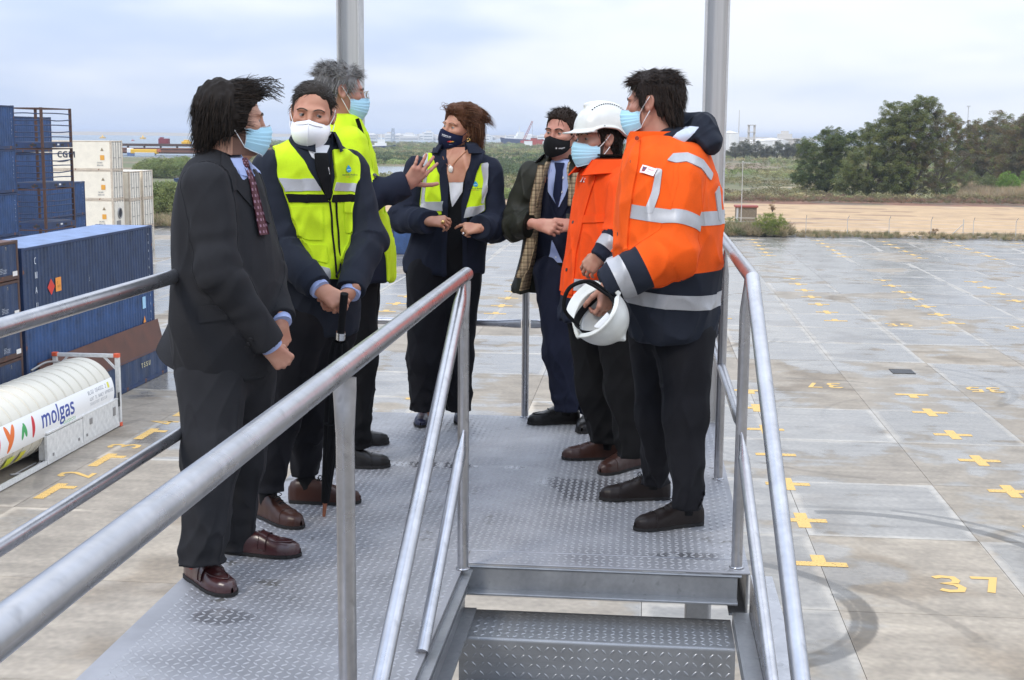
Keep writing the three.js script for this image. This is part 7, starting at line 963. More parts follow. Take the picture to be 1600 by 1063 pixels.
// ----- man in the dark suit, far left -----
{
  const d0 = 4.75, ctx = person('man in charcoal suit with wind blown dark hair, leftmost of the group', onY(345, 890, 0).setY(0));
  const h = headOn(ctx, { px: 366, py: 189, d: d0, phi: 109, pitch: -2, roll: 0, skin: C.skin[0] });
  const T = trunkOf([[226, 330, 366, 0.85], [238, 318, 374, 0.74], [252, 300, 384, 0.64], [275, 290, 398, 0.6], [316, 280, 409, 0.62], [353, 277, 418, 0.64], [414, 277, 432, 0.68], [489, 273, 436, 0.7], [540, 276, 432, 0.72], [588, 282, 422, 0.74]], d0, 74);
  const tail = (() => { const a = J3([283, 470, 0.04], d0), b = J3([266, 545, 0.10], d0); return limb(a, b, 0.05, 0.03); })();
  const J = jacket(ctx, { trunk: T, d0, seed: 4, fold: 0.004, arms: [{ sh: [322, 290, -0.17], el: [343, 428, -0.24], wr: [420, 536, -0.14], r: [0.082, 0.070, 0.056] }, { sh: [378, 285, 0.15], el: [414, 420, 0.14], wr: [437, 498, -0.02], r: [0.074, 0.064, 0.052] }] });
  const jm = ctx.add('suit_jacket', J.torso, C.suit); J.sleeves.forEach((s) => ctx.add('sleeve', s, C.suit, jm)); ctx.seams(jm, C.suit);
  // flying vent flap at the back
  const A = (x, y, dd) => at(x, y, d0 + dd); const fl = []; for (let i = 0; i <= 8; i++) { const t = i / 8, row = []; for (let j = 0; j <= 6; j++) { const u = j / 6, p = A(lerp(278, 276, t), lerp(468, 578, t), -0.11).lerp(A(lerp(268, 245, t), lerp(486, 546, t) + 26 * t * (1 - u) * 0.4, 0.06), u); p.addScaledVector(RGT, -0.012 * Math.sin(u * PI) * t).addScaledVector(FWD, 0.02 * Math.sin(t * 5)); row.push(p); } fl.push(row); } ctx.add('vent_flap', sheet(fl, 0.006), C.suit, jm);
  ctx.add('lapel', patch(J.torso, [[338, 240], [350, 247], [372, 284], [380, 277], [384, 290], [438, 392], [434, 400], [395, 340], [366, 297], [358, 305], [346, 270]], d0 - 0.15, 0.006), C.suit, jm);
  ctx.add('pocket_flap', patch(J.torso, [[318, 474], [362, 470], [364, 494], [320, 499]], d0 - 0.16, 0.005), C.suit, jm);
  const nb = V(T.get(T.y1)[0], T.y1, T.get(T.y1)[1]); collarOn(ctx, 'collar', nb.clone().add(V(0, -0.035, 0)).addScaledVector(RGT, -0.01), T.N, T.S, [[0.082, -0.02], [0.079, 0.008], [0.086, -0.004], [0.098, -0.036]], 0.85, C.suit, 0.004);
  collarOn(ctx, 'shirt_collar', h.w(0, -0.150, -0.034), T.N, T.S, [[0.078, -0.03, 0.004], [0.068, 0.032, 0.006], [0.077, 0.010, 0.012], [0.087, -0.026, 0.02]], 0.16, C.shirt, 0.003, 0.018);
  ctx.add('shirt_front', patch(J.torso, [[358, 240], [380, 252], [390, 292], [381, 296], [368, 262]], d0 - 0.1, 0.004, { min: -0.5 }), C.shirt);
  { const rows = []; const yT = yAt(264, d0), yB = yAt(368, d0); for (let i = 0; i <= 16; i++) { const y = lerp(yT, yB, i / 16), w = lerp(0.014, 0.032, i / 16), row = []; for (let j = 0; j <= 6; j++) row.push(T.front((j / 6 - 0.5) * 2 * w - 0.016, y, 0.012 + 0.004 * Math.cos((j / 6 - 0.5) * PI))); rows.push(row); } const g = toGeo(sheet(rows, 0.004), (x, y, z) => { const u = T.uv(x, y, z); return [u[0] * 6, y * 6]; }); ctx.add('tie', g, std({ map: tieTex, roughness: 0.6 })); const kn = T.front(-0.016, yT + 0.010, 0.010); ctx.add('tie_knot', new THREE.SphereGeometry(0.019, 14, 10).scale(1, 1.2, 0.9).translate(kn.x, kn.y, kn.z), std({ map: tieTex, roughness: 0.6 })); }
  for (const [x, y] of [[385, 542], [389, 536], [393, 529]]) buttonAt(ctx, J, x, y, d0 - 0.2, C.suit, 0.007, jm);
  const legs = [[[330, 585, -0.1, 56], [331, 715, -0.2, 42], [313, 878, -0.26, 33]], [[386, 585, 0.06, 48], [378, 715, 0.14, 35], [368, 858, 0.2, 27]]]; legsOn(ctx, legs, d0, C.suit, { fold: 0.005, cell: 0.0068, crease: 62 });
  const dirA = RGT.clone().multiplyScalar(0.66).addScaledVector(FWD, -0.75), redSock = std({ color: lin(0.17, 0.025, 0.018), roughness: 0.9 }); shoeOn(ctx, onY(296, 899, 0), dirA, { L: 0.305, mat: C.oxblood, style: 'loafer', sock: redSock }); shoeOn(ctx, onY(352, 862, 0), RGT.clone().multiplyScalar(0.95).addScaledVector(FWD, -0.18), { L: 0.3, mat: C.oxblood, style: 'loafer', sock: redSock });
  
  // cuffs and clasped hands
  for (const a of J.A) { const e = vec(a.w), dr = vec(a.dir); ctx.add('shirt_cuff', bar(e.clone().addScaledVector(dr, -0.03), e.clone().addScaledVector(dr, 0.022), 0.041, { r2: 0.039, seg: 20 }), C.shirt); }
  const wR = vec(J.A[0].w).addScaledVector(vec(J.A[0].dir), 0.02), wL = vec(J.A[1].w).addScaledVector(vec(J.A[1].dir), 0.015);
  handOn(ctx, wR.clone().addScaledVector(RGT, -0.012), RGT.clone().multiplyScalar(0.55).addScaledVector(UP, -0.62).addScaledVector(FWD, 0.28), FWD.clone().multiplyScalar(-0.85).addScaledVector(RGT, 0.35).addScaledVector(UP, 0.1), 'R', 'fist', { curl: [62, 72, 42], spread: 1, thumb: [25, 40, 20, 25], scale: 0.95 });
  handOn(ctx, wL, UP.clone().multiplyScalar(-0.98).addScaledVector(RGT, 0.12), RGT.clone().multiplyScalar(0.8).addScaledVector(FWD, -0.5), 'L', 'clasp', { curl: [40, 55, 30], spread: 1, thumb: [20, 30, 15, 20], scale: 0.92 });
  finishBody(ctx, T, J.A, legs, d0);
  hairOn(ctx, h, { line: hairline([[0.10, 0.08], [0.078, 0.07], [0.06, 0.055], [0.045, 0.035], [0.03, -0.022], [0.012, -0.04], [-0.01, -0.045], [-0.03, -0.075], [-0.07, -0.105], [-0.13, -0.11]]), th: (x, y, z) => 0.014 + 0.014 * sstep(-0.02, -0.09, z) + 0.002 * sstep(0.08, 0.12, y), lobes: [[[0.072, 0.0, -0.022], [0.026, 0.055, 0.048]], [[-0.072, 0.0, -0.022], [0.026, 0.055, 0.048]], [[0, -0.055, -0.09], [0.062, 0.05, 0.045]], [[0, 0.098, 0.022], [0.058, 0.034, 0.062]]], clump: 0.012, cf: 30, n: 3400, len: [0.03, 0.068], dir: (p, n) => [0.25 * n[0], p[2] > 0.03 ? 0.3 : p[2] > -0.02 ? 0.1 : -0.75, p[2] > 0.03 ? 0.6 : p[2] > -0.02 ? 0.8 : -0.12], skip: (p) => p[2] > 0.02 && p[1] < 0.075, front: 0.55, lift: 0.16, jit: 0.34, r: 0.0009, droop: 0.4, cols: [[0.012, 0.0085, 0.0065], [0.032, 0.021, 0.014], [0.009, 0.007, 0.006], [0.02, 0.013, 0.009]], seed: 3, mx: [0.14, 0.2, 0.2] });
  { // fringe blown forward
    const S = { P: [], N: [], I: [] }; const g0 = []; for (let i = 0; i < 110; i++) { const a = rr(-0.05, 0.05), p = V(a, rr(0.085, 0.142), rr(0.03, 0.095)), l = rr(0.035, 0.075), q = p.clone().add(V(rr(-0.012, 0.012), rr(-0.004, 0.022), l * 0.6)), e = q.clone().add(V(rr(-0.015, 0.015), -rr(-0.01, 0.026), l * 0.6)); g0.push(new THREE.TubeGeometry(new THREE.CatmullRomCurve3([h.w(p.x, p.y, p.z), h.w(q.x, q.y, q.z), h.w(e.x, e.y, e.z)]), 6, rr(0.0007, 0.0015), 3)); } const m = ctx.add('lock', g0.length ? mergeGeometries(g0) : null, std({ color: lin(0.014, 0.010, 0.008), roughness: 0.5 })); m.userData.kind = 'stuff'; m.name = 'fringe';
  }
  eyes(ctx, h, { brow: [0.02, 0.014, 0.01] });
  maskOn(ctx, h, 'surgical', C.maskBlue, C.strap, { edge: C.white });
  { const bm = surf(HEAD, [-0.09, -0.14, -0.03], [0.09, 0.0, 0.13], 0.0045); ctx.uvFn = null; ctx.add('stubble', h.put(shell(clip(bm, (x, y, z) => Math.max(y + 0.03 + 0.45 * (0.02 - z) * (z < 0.02), -(z + 0.0) - 0.012, -(y + 0.118))), 0.0009, 0.001)), phy({ color: lin(0.20, 0.105, 0.075), roughness: 0.75 })); }
}
// ----- man in the yellow vest with the umbrella -----
{
  const d0 = 5.5, ctx = person('man in yellow vest over navy coat with white beaked mask, facing the camera', onY(465, 800, 0));
  const h = headOn(ctx, { px: 488, py: 181, d: d0, phi: 3, pitch: -4, roll: -5, skin: C.skin[1], s: 1.05 });
  const T = trunkOf([[215, 466, 516, 0.9], [226, 450, 530, 0.72], [240, 428, 548, 0.6], [262, 418, 556, 0.6], [298, 415, 558, 0.6], [340, 416, 558, 0.62], [400, 420, 560, 0.66], [460, 428, 560, 0.7], [524, 440, 558, 0.72]], d0, 36);
  const J = jacket(ctx, { trunk: T, d0, seed: 9, fold: 0.007, arms: [{ sh: [424, 268, -0.09], el: [436, 388, -0.16], wr: [497, 449, -0.3], r: [0.084, 0.074, 0.058] }, { sh: [548, 268, 0.09], el: [576, 376, 0.02], wr: [548, 455, -0.2], r: [0.08, 0.07, 0.058] }] });
  const jm = ctx.add('coat', J.torso, C.navy2); J.sleeves.forEach((s) => ctx.add('sleeve', s, C.navy2, jm)); ctx.seams(jm, C.navy2);
  const vestPoly = [[446, 222], [424, 232], [412, 246], [426, 256], [436, 278], [441, 301], [444, 331], [447, 353], [455, 372], [462, 400], [480, 425], [512, 436], [536, 441], [541, 405], [547, 376], [559, 350], [561, 331], [559, 301], [557, 271], [549, 249], [532, 236], [514, 236], [518, 258], [520, 278], [513, 316], [508, 313], [493, 286], [474, 252]];
  const vg = patch(J.torso, vestPoly, d0 - 0.14, 0.012, { th: 0.016, min: -0.35 }), vest = ctx.add('safety_vest', vg, C.yellow);
  const inV = (g, pts, out, min = -0.4) => { const pr = pts.map(([x, y]) => { const p = at(x, y, d0 - 0.14); return [p.dot(RGT), p.y]; }), D = polyD(pr), V0 = polyD(vestPoly.map(([x, y]) => { const p = at(x, y, d0 - 0.14); return [p.dot(RGT), p.y]; })), f = A3(FWD), r = A3(RGT); return shell(clip(g, (x, y, z, nx, ny, nz) => { const q = x * r[0] + z * r[2]; return Math.max(D(q, y), V0(q, y) + 0.0005, nx * f[0] + nz * f[2] + min); }), out, 0.004); };
  ctx.add('reflective_band', inV(J.torso, [[420, 279], [500, 279], [510, 284], [562, 292], [562, 305], [512, 298], [500, 298], [420, 300]], 0.0155, -0.35), C.refl, vest);
  ctx.add('black_band', inV(J.torso, [[420, 303], [505, 304], [562, 308], [562, 319], [505, 317], [420, 316]], 0.0155, -0.35), C.black, vest);
  ctx.add('reflective_band', inV(J.torso, [[462, 405], [512, 420], [512, 436], [462, 425]], 0.0155, -0.35), C.refl, vest);
  ctx.add('pocket', inV(J.torso, [[448, 324], [500, 321], [501, 376], [452, 371]], 0.0158, -0.3), C.yellow, vest); ctx.add('pocket', inV(J.torso, [[474, 381], [508, 384], [509, 412], [478, 404]], 0.0158, -0.3), C.yellow, vest); ctx.add('pocket', inV(J.torso, [[530, 319], [558, 321], [556, 372], [532, 366]], 0.0156, -0.3), C.yellow, vest); ctx.add('pocket_flap', inV(J.torso, [[530, 318], [560, 320], [559, 338], [530, 334]], 0.020, -0.3), C.yellow, vest);
  for (const o of [0, 8]) { const pts = []; for (const y of [316, 340, 365, 390, 415, 434]) pts.push(onJ(J, 513 + o + (y - 316) * 0.085 * (o ? 0.9 : 1), y, d0 - 0.1, 0.0145)); stripe(ctx, pts, 0.0042, C.black, 'zip', vest); }
  printOn(ctx, J, 540, 268, d0 - 0.1, 0.075, 0.056, logoMat, vest, 0.0155);
  // collar of the coat, shirt and tie
  const nb = V(T.get(T.y1)[0], T.y1, T.get(T.y1)[1]); collarOn(ctx, 'collar', nb.clone().add(V(0, -0.012, 0)), T.N, T.S, [[0.088, -0.02, 0.004], [0.084, 0.036, 0.004], [0.096, 0.012, 0.012], [0.112, -0.026, 0.02, 1.02]], 0.5, C.navy2, 0.005, 0.03);
  ctx.add('shirt_front', patch(J.torso, [[476, 228], [510, 228], [505, 246], [497, 254], [486, 246]], d0 - 0.14, 0.004, { min: -0.1 }), C.white);
  const q2 = axesOf(8); collarOn(ctx, 'shirt_collar', h.w(0, -0.148, -0.030), q2.N, q2.S, [[0.072, -0.02], [0.064, 0.024], [0.072, 0.004, 0.006], [0.082, -0.022, 0.012]], 0.14, cloth([0.62, 0.66, 0.78], { sheen: 0 }), 0.003, 0.022);
  ctx.add('tie', patch(J.torso, [[489, 241], [507, 241], [512, 264], [516, 310], [507, 312], [492, 264]], d0 - 0.14, 0.010, { min: -0.1 }), C.black);
  ctx.add('zip_pull', bar(onJ(J, 512, 262, d0, 0.010), onJ(J, 513, 272, d0, 0.010), 0.0025), C.silver); stripe(ctx, [236, 250, 270, 290, 312].map((y, i) => onJ(J, 516 - i * 0.6, y, d0, 0.009)), 0.003, C.black, 'zip');
  const legs = [[[460, 520, -0.08, 50], [438, 640, -0.12, 32], [417, 768, -0.18, 21.5]], [[512, 520, 0.06, 46], [484, 640, 0.1, 33], [473, 742, 0.16, 22]]]; legsOn(ctx, legs, d0, C.trouser, { fold: 0.006 });
  shoeOn(ctx, onY(403, 803, 0), RGT.clone().multiplyScalar(0.6).addScaledVector(FWD, -0.62), { L: 0.31, mat: C.brownShoe }); shoeOn(ctx, onY(452, 784, 0), RGT.clone().multiplyScalar(0.98).addScaledVector(FWD, -0.05), { L: 0.31, mat: C.brownShoe });
  const [aR, aL] = J.A; for (const a of [aR, aL]) { const e = vec(a.w), dr = vec(a.dir); ctx.add('shirt_cuff', bar(e.clone().addScaledVector(dr, -0.03), e.clone().addScaledVector(dr, 0.018), 0.042, { r2: 0.041, seg: 20 }), C.shirt); }
  const wR = vec(aR.w).addScaledVector(vec(aR.dir), 0.012), wL = vec(aL.w).addScaledVector(vec(aL.dir), 0.01);
  handOn(ctx, wR, RGT.clone().multiplyScalar(0.80).addScaledVector(UP, -0.5).addScaledVector(FWD, -0.1), FWD.clone().multiplyScalar(-0.8).addScaledVector(UP, 0.5).addScaledVector(RGT, 0.2), 'R', 'over', { curl: [42, 48, 30], spread: 2, thumb: [22, 30, 15, 20], scale: 1.0 });
  handOn(ctx, wL.clone().addScaledVector(FWD, -0.01), RGT.clone().multiplyScalar(-0.66).addScaledVector(UP, -0.66).addScaledVector(FWD, -0.2), FWD.clone().multiplyScalar(-0.5).addScaledVector(UP, -0.4).addScaledVector(RGT, 0.6), 'L', 'under', { curl: [48, 55, 35], spread: 1, thumb: [20, 25, 15, 20], scale: 0.96 });
  ctx.add('watch', new THREE.TorusGeometry(0.03, 0.005, 8, 24).applyQuaternion(new THREE.Quaternion().setFromUnitVectors(V(0, 0, 1), vec(aL.dir))).translate(wL.x, wL.y, wL.z), C.silver);
  finishBody(ctx, T, J.A, legs, d0);
  hairOn(ctx, h, { line: hairline([[0.10, 0.105], [0.075, 0.094], [0.052, 0.062], [0.034, 0.03], [0.026, -0.008], [0.014, -0.008], [0.004, 0.034], [-0.022, 0.03], [-0.034, -0.045], [-0.07, -0.072], [-0.13, -0.08]], 0.12), th: (x, y, z) => 0.003 + 0.005 * sstep(0.06, 0.11, y), clump: 0.004, cf: 40, n: 2200, len: [0.012, 0.03], dir: (p, n) => [0.5 * n[0] + (p[1] > 0.09 ? -0.35 : 0), p[1] > 0.08 ? 0.0 : -0.6, p[1] > 0.08 ? -0.5 : -0.5], lift: 0.14, jit: 0.22, r: 0.0009, cols: [[0.022, 0.017, 0.013], [0.035, 0.028, 0.022], [0.09, 0.085, 0.08]], seed: 7, cell: 0.004 });
  eyes(ctx, h, { iris: [0.035, 0.02, 0.01], look: [0.45, -0.05], brow: [0.05, 0.036, 0.026], bt: 0.9 });
  maskOn(ctx, h, 'kn95', C.maskWhite, C.strap);
  // the folded umbrella he holds
  const tip = onY(506, 807, 0).add(V(0, 0.002, 0)), top = at(537, 470, d0 - 0.34), ax = top.clone().sub(tip).normalize(), L = top.distanceTo(tip), u = thing('umbrella', 'folded black umbrella with copper tip held upright by the man in the vest', 'umbrella', tip.clone()), U0 = V(0, 0, 0), P = (t) => ax.clone().multiplyScalar(t);
  mesh('tip', bar(P(0.0), P(0.075), 0.007, { r2: 0.010, seg: 10 }), std({ color: lin(0.42, 0.17, 0.10), metalness: 0.9, roughness: 0.35 }), u); mesh('shaft', bar(P(0.07), P(L - 0.1), 0.0065, { seg: 10 }), C.silver, u); mesh('handle', bar(P(L - 0.14), P(L + 0.03), 0.014, { r2: 0.016, seg: 14 }), C.black, u); mesh('ring', bar(P(L - 0.165), P(L - 0.135), 0.019, { seg: 16 }), C.silver, u);
  { const a = V(1, 0, 0).cross(ax).normalize(), b = ax.clone().cross(a), rows = []; for (let i = 0; i <= 14; i++) { const t = i / 14, row = [], r = lerp(0.016, 0.036, Math.sin(Math.min(1, t * 1.15) * PI / 2)) * (t > 0.9 ? 1 - (t - 0.9) * 3 : 1); for (let j = 0; j <= 48; j++) { const an = j / 48 * 2 * PI, rad = r * (1 + 0.20 * Math.cos(an * 8 + t * 3) * (0.3 + t)); row.push(P(0.07 + t * (L - 0.245)).addScaledVector(a, Math.cos(an) * rad).addScaledVector(b, Math.sin(an) * rad)); } rows.push(row); } const s = sheet(rows, 0.002); mesh('canopy', toGeo(s), C.black, u); }
  { const p = P(0.45), g = new THREE.TorusGeometry(0.033, 0.006, 6, 20).applyQuaternion(new THREE.Quaternion().setFromUnitVectors(V(0, 0, 1), ax)); mesh('tie_band', g.translate(p.x, p.y, p.z), C.black, u); }
}
// ----- grey haired man with outstretched hand -----
{
  const d0 = 6.45, ctx = person('grey haired man in yellow and navy jacket gesturing with an open hand', onY(565, 715, 0));
  const h = headOn(ctx, { px: 535, py: 146, d: d0, phi: 104, pitch: -3, roll: 0, skin: C.skin[2] });
  const T = trunkOf([[178, 512, 558, 0.9], [192, 502, 566, 0.76], [212, 492, 574, 0.66], [240, 488, 582, 0.64], [278, 487, 588, 0.64], [320, 492, 598, 0.66], [360, 498, 608, 0.68], [400, 504, 614, 0.7], [438, 512, 614, 0.72]], d0, 102);
  const yb = yAt(334, d0), J = jacket(ctx, { trunk: T, d0, seed: 14, arms: [{ sh: [548, 226, -0.19], el: [566, 312, -0.26], wr: [636, 288, -0.2], r: [0.078, 0.072, 0.062] }, { sh: [556, 228, 0.18], el: [578, 306, 0.2], wr: [592, 296, 0.06], r: [0.07, 0.06, 0.05] }] });
  const up = clip(J.torso, (x, y, z) => yb - y), lo = clip(J.torso, (x, y, z) => y - yb);
  const jm = ctx.add('jacket', up, C.yellow); ctx.add('jacket_skirt', lo, C.navy, jm);
  J.sleeves.forEach((s, i) => { const a = J.A[i], cutL = a.UL - 0.03; ctx.add('sleeve', clip(s, (x, y, z) => a.along(x, y, z) - cutL), C.yellow, jm); ctx.add('sleeve', clip(s, (x, y, z) => cutL - a.along(x, y, z)), C.navy, jm); });
  ctx.add('reflective_band', bandOn(J.torso, (x, y, z) => Math.abs(y - yAt(276, d0)) - 0.026, 0.004), C.refl, jm);
  ctx.add('front_placket', patch(lo, [[592, 322], [604, 322], [620, 400], [620, 446], [609, 446], [607, 400]], d0, 0.010, { min: -0.75 }), C.yellow, jm); ctx.add('front_placket', patch(up, [[572, 200], [600, 200], [600, 340], [590, 340], [584, 262]], d0, 0.008, { min: -0.7 }), C.yellow, jm); buttonAt(ctx, J, 585, 275, d0 - 0.1, C.snap, 0.010, jm); buttonAt(ctx, J, 598, 344, d0 - 0.1, C.snap, 0.009, jm);
  collarOn(ctx, 'collar', h.w(0, -0.17, -0.036), T.N, T.S, [[0.092, -0.05, 0.012], [0.088, 0.03, 0.008], [0.086, 0.062, 0.006]], 0.22, C.yellow, 0.008);
  stripe(ctx, [186, 200, 214, 228, 240].map((y, i) => at(558 + i * 4.6, y, d0 - 0.12 + i * 0.012)), 0.010, C.black, 'zip', jm);
  const legs = [[[556, 435, -0.08, 34], [560, 560, -0.1, 27], [556, 700, -0.14, 21]], [[560, 435, 0.08, 34], [563, 560, 0.12, 26], [560, 676, 0.16, 20]]]; legsOn(ctx, legs, d0, C.black);
  shoeOn(ctx, onY(512, 728, 0), RGT.clone().multiplyScalar(1).addScaledVector(FWD, -0.06), { L: 0.3, mat: C.blackShoe }); shoeOn(ctx, onY(516, 694, 0), RGT.clone().multiplyScalar(1).addScaledVector(FWD, 0.02), { L: 0.3, mat: C.blackShoe });
  const wR = vec(J.A[0].w).addScaledVector(vec(J.A[0].dir), 0.0);
  handOn(ctx, wR, RGT.clone().multiplyScalar(0.50).addScaledVector(UP, 0.52).addScaledVector(FWD, -0.12), FWD.clone().multiplyScalar(-0.88).addScaledVector(RGT, 0.42).addScaledVector(UP, -0.1), 'L', 'open', { each: { index: [4, 10, 6, 9], middle: [8, 12, 7, 0], ring: [12, 16, 9, -8], pinky: [16, 20, 11, -17] }, thumb: [58, -4, 8, 8], scale: 1.03 });
  handOn(ctx, vec(J.A[1].w), UP.clone().multiplyScalar(0.25).addScaledVector(RGT, 0.5).addScaledVector(FWD, 0.3), RGT.clone().multiplyScalar(-1).addScaledVector(FWD, 0.2), 'L', 'relaxed', { curl: [25, 35, 20], spread: 2, thumb: [30, 20, 15, 20], scale: 0.95 });
  finishBody(ctx, T, J.A, legs, d0);
  hairOn(ctx, h, { line: hairline([[0.10, 0.098], [0.076, 0.086], [0.056, 0.058], [0.036, 0.03], [0.028, 0.0], [0.014, 0.0], [0.004, 0.036], [-0.022, 0.032], [-0.034, -0.04], [-0.07, -0.066], [-0.13, -0.075]]), th: (x, y, z) => 0.008 + 0.006 * sstep(0.04, 0.1, y) + 0.014 * sstep(-0.04, -0.1, z), clump: 0.011, cf: 34, n: 2800, len: [0.025, 0.055], dir: (p, n) => [0.5 * n[0], p[1] > 0.07 ? 0.05 : -0.65, p[2] > 0.02 ? 0.3 : -0.3], lift: 0.14, jit: 0.26, r: 0.001, droop: 0.3, cols: [[0.17, 0.165, 0.16], [0.36, 0.35, 0.34], [0.09, 0.085, 0.08], [0.25, 0.24, 0.23]], seed: 21 });
  eyes(ctx, h, { brow: [0.2, 0.19, 0.18] }); maskOn(ctx, h, 'surgical', C.maskBlue, C.strap, { edge: C.white });
  { const gl = std({ color: lin(0.35, 0.30, 0.22), metalness: 0.9, roughness: 0.3 }), lens = phy({ color: lin(0.9, 0.93, 0.93), roughness: 0.05, transmission: 1, thickness: 0 }); for (const s of [-1, 1]) { const pts = []; for (let k = 0; k < 16; k++) { const a = k / 16 * 2 * PI; pts.push(h.w(s * (0.033 + 0.024 * Math.cos(a)), 0.001 + 0.017 * Math.sin(a), 0.124 - 0.012 * Math.abs(Math.cos(a)) - (Math.cos(a) > 0 ? 0.006 : 0))); } const fr = ctx.add('glasses', tube(pts, 0.0013, 5, 40, true), gl); ctx.add('lens', sheet([pts.filter((_, i) => i <= 8), pts.filter((_, i) => i >= 8).reverse().concat()].map((r) => r.slice(0, 8)), 0.0006), lens, fr); ctx.add('temple', tube([h.w(s * 0.057, 0.006, 0.112), h.w(s * 0.078, 0.012, 0.05), h.w(s * 0.082, 0.014, -0.02)], 0.0014, 5, 14), gl, fr); } ctx.add('bridge', tube([h.w(-0.011, 0.004, 0.122), h.w(0, 0.008, 0.125), h.w(0.011, 0.004, 0.122)], 0.0012, 5, 8), gl); }
}
// ----- the woman -----
{
  const d0 = 7.2, ctx = person('woman with wind blown auburn hair, navy mask and yellow vest', onY(690, 664, 0));
  const h = headOn(ctx, { px: 717, py: 203, d: d0, phi: -43, pitch: 7, roll: -7, s: 0.94, skin: C.skin[3] });
  const T = trunkOf([[226, 694, 738, 0.9], [238, 676, 752, 0.7], [250, 660, 764, 0.58], [270, 652, 768, 0.54], [300, 650, 770, 0.54], [345, 646, 766, 0.56], [390, 634, 760, 0.6], [428, 628, 755, 0.62]], d0, -10);
  const J = jacket(ctx, { trunk: T, d0, seed: 31, fold: 0.0075, arms: [{ sh: [655, 266, 0.01], el: [630, 342, -0.02], wr: [670, 346, -0.24], r: [0.076, 0.07, 0.06] }, { sh: [764, 268, -0.01], el: [774, 356, -0.06], wr: [750, 356, -0.24], r: [0.076, 0.072, 0.062] }] });
  const jm = ctx.add('coat', J.torso, C.navy); J.sleeves.forEach((s) => ctx.add('sleeve', s, C.navy, jm)); ctx.seams(jm, C.navy);
  const dp = d0 - 0.13, vl = [[664, 243], [678, 241], [688, 269], [693, 316], [693, 334], [678, 339], [663, 332], [648, 331], [646, 322], [651, 290], [650, 258]], vr = [[747, 256], [760, 256], [773, 268], [773, 284], [764, 294], [761, 318], [757, 331], [742, 336], [725, 342], [729, 323], [739, 289], [745, 264]];
  for (const [poly, bands] of [[vl, [[[652, 246], [669, 243], [667, 280], [664, 320], [646, 320], [650, 290], [652, 262]], [[640, 317], [694, 315], [694, 330], [640, 331]]]], [vr, [[[750, 252], [761, 253], [765, 282], [760, 318], [750, 318], [755, 284]], [[724, 326], [764, 318], [764, 334], [722, 343]]]]]) {
    const v = ctx.add('safety_vest', patch(J.torso, poly, dp, 0.011, { th: 0.014, min: -0.3 }), C.yellow); const D0 = polyD(poly.map(([x, y]) => { const p = at(x, y, dp); return [p.dot(RGT), p.y]; }));
    for (const b of bands) { const D1 = polyD(b.map(([x, y]) => { const p = at(x, y, dp); return [p.dot(RGT), p.y]; })), f = A3(FWD), r = A3(RGT); ctx.add('reflective_band', shell(clip(J.torso, (x, y, z, nx, ny, nz) => { const q = x * r[0] + z * r[2]; return Math.max(D1(q, y), D0(q, y) + 0.0005, nx * f[0] + nz * f[2] - 0.3); }), 0.0145, 0.004), C.refl, v); }
    if (poly === vr) printOn(ctx, J, 742, 291, d0 - 0.1, 0.075, 0.056, logoMat, v, 0.0145);
  }
  // open neck: chest, white top, black cardigan with coat edges over it
  ctx.add('cardigan', patch(J.torso, [[690, 262], [742, 262], [733, 330], [729, 430], [698, 430], [694, 330]], dp, 0.004), C.black);
  ctx.add('top', patch(J.torso, [[701, 276], [725, 276], [722, 300], [706, 324]], dp, 0.007), C.white);
  ctx.skinParts.push(patch(J.torso, [[694, 232], [740, 232], [733, 256], [724, 285], [702, 285], [697, 256]], dp, 0.009, { th: 0.012 }));
  ctx.add('coat_edge', patch(J.torso, [[676, 234], [698, 236], [698, 262], [702, 290], [700, 328], [698, 430], [690, 430], [691, 330], [686, 270], [676, 244]], dp, 0.014, { th: 0.016 }), C.navy, jm); ctx.add('coat_edge', patch(J.torso, [[736, 232], [756, 238], [750, 256], [744, 268], [738, 290], [729, 322], [730, 430], [723, 430], [721, 318], [728, 280], [734, 254]], dp, 0.014, { th: 0.016 }), C.navy, jm);
  const nb = V(T.get(T.y1)[0], T.y1, T.get(T.y1)[1]); collarOn(ctx, 'collar', nb.clone().add(V(0, -0.02, 0)), T.N, T.S, [[0.10, -0.03, 0.01], [0.098, 0.035, 0.006], [0.112, 0.016, 0.012], [0.135, -0.026, 0.02, 1.05]], 0.62, C.navy, 0.006);
  for (const y of [344, 352, 364]) buttonAt(ctx, J, 712, y, d0 - 0.1, C.black, 0.008);
  const legs = [[[670, 425, 0.0, 36], [664, 560, -0.04, 26], [659, 642, -0.02, 19]], [[720, 425, 0.0, 34], [714, 560, 0.02, 24], [716, 642, 0.05, 19.5]]]; legsOn(ctx, legs, d0, C.trouser, { fold: 0.006 });
  const navyShoe = phy({ color: lin(0.012, 0.014, 0.04), roughness: 0.45 }); for (const [hx, hy, tx, ty] of [[664, 655, 655, 674], [718, 652, 724, 668]]) { const a = onY(hx, hy, 0), b = onY(tx, ty, 0); const s = shoeOn(ctx, a, b.clone().sub(a), { L: 0.245, mat: navyShoe, style: 'pump', heelH: 0.03 }); const p = s.W(0.05, 0.14, 0), q = s.W(0.07, 0.035, 0); ctx.skinParts.push({ P: [], N: [], I: [] }); const g = bar(p, q, 0.032, { r2: 0.033, seg: 16 }); ctx.skinParts.push({ P: Array.from(g.attributes.position.array), N: Array.from(g.attributes.normal.array), I: [...Array(g.attributes.position.count).keys()] }); }
  const wR = vec(J.A[0].w), wL = vec(J.A[1].w);
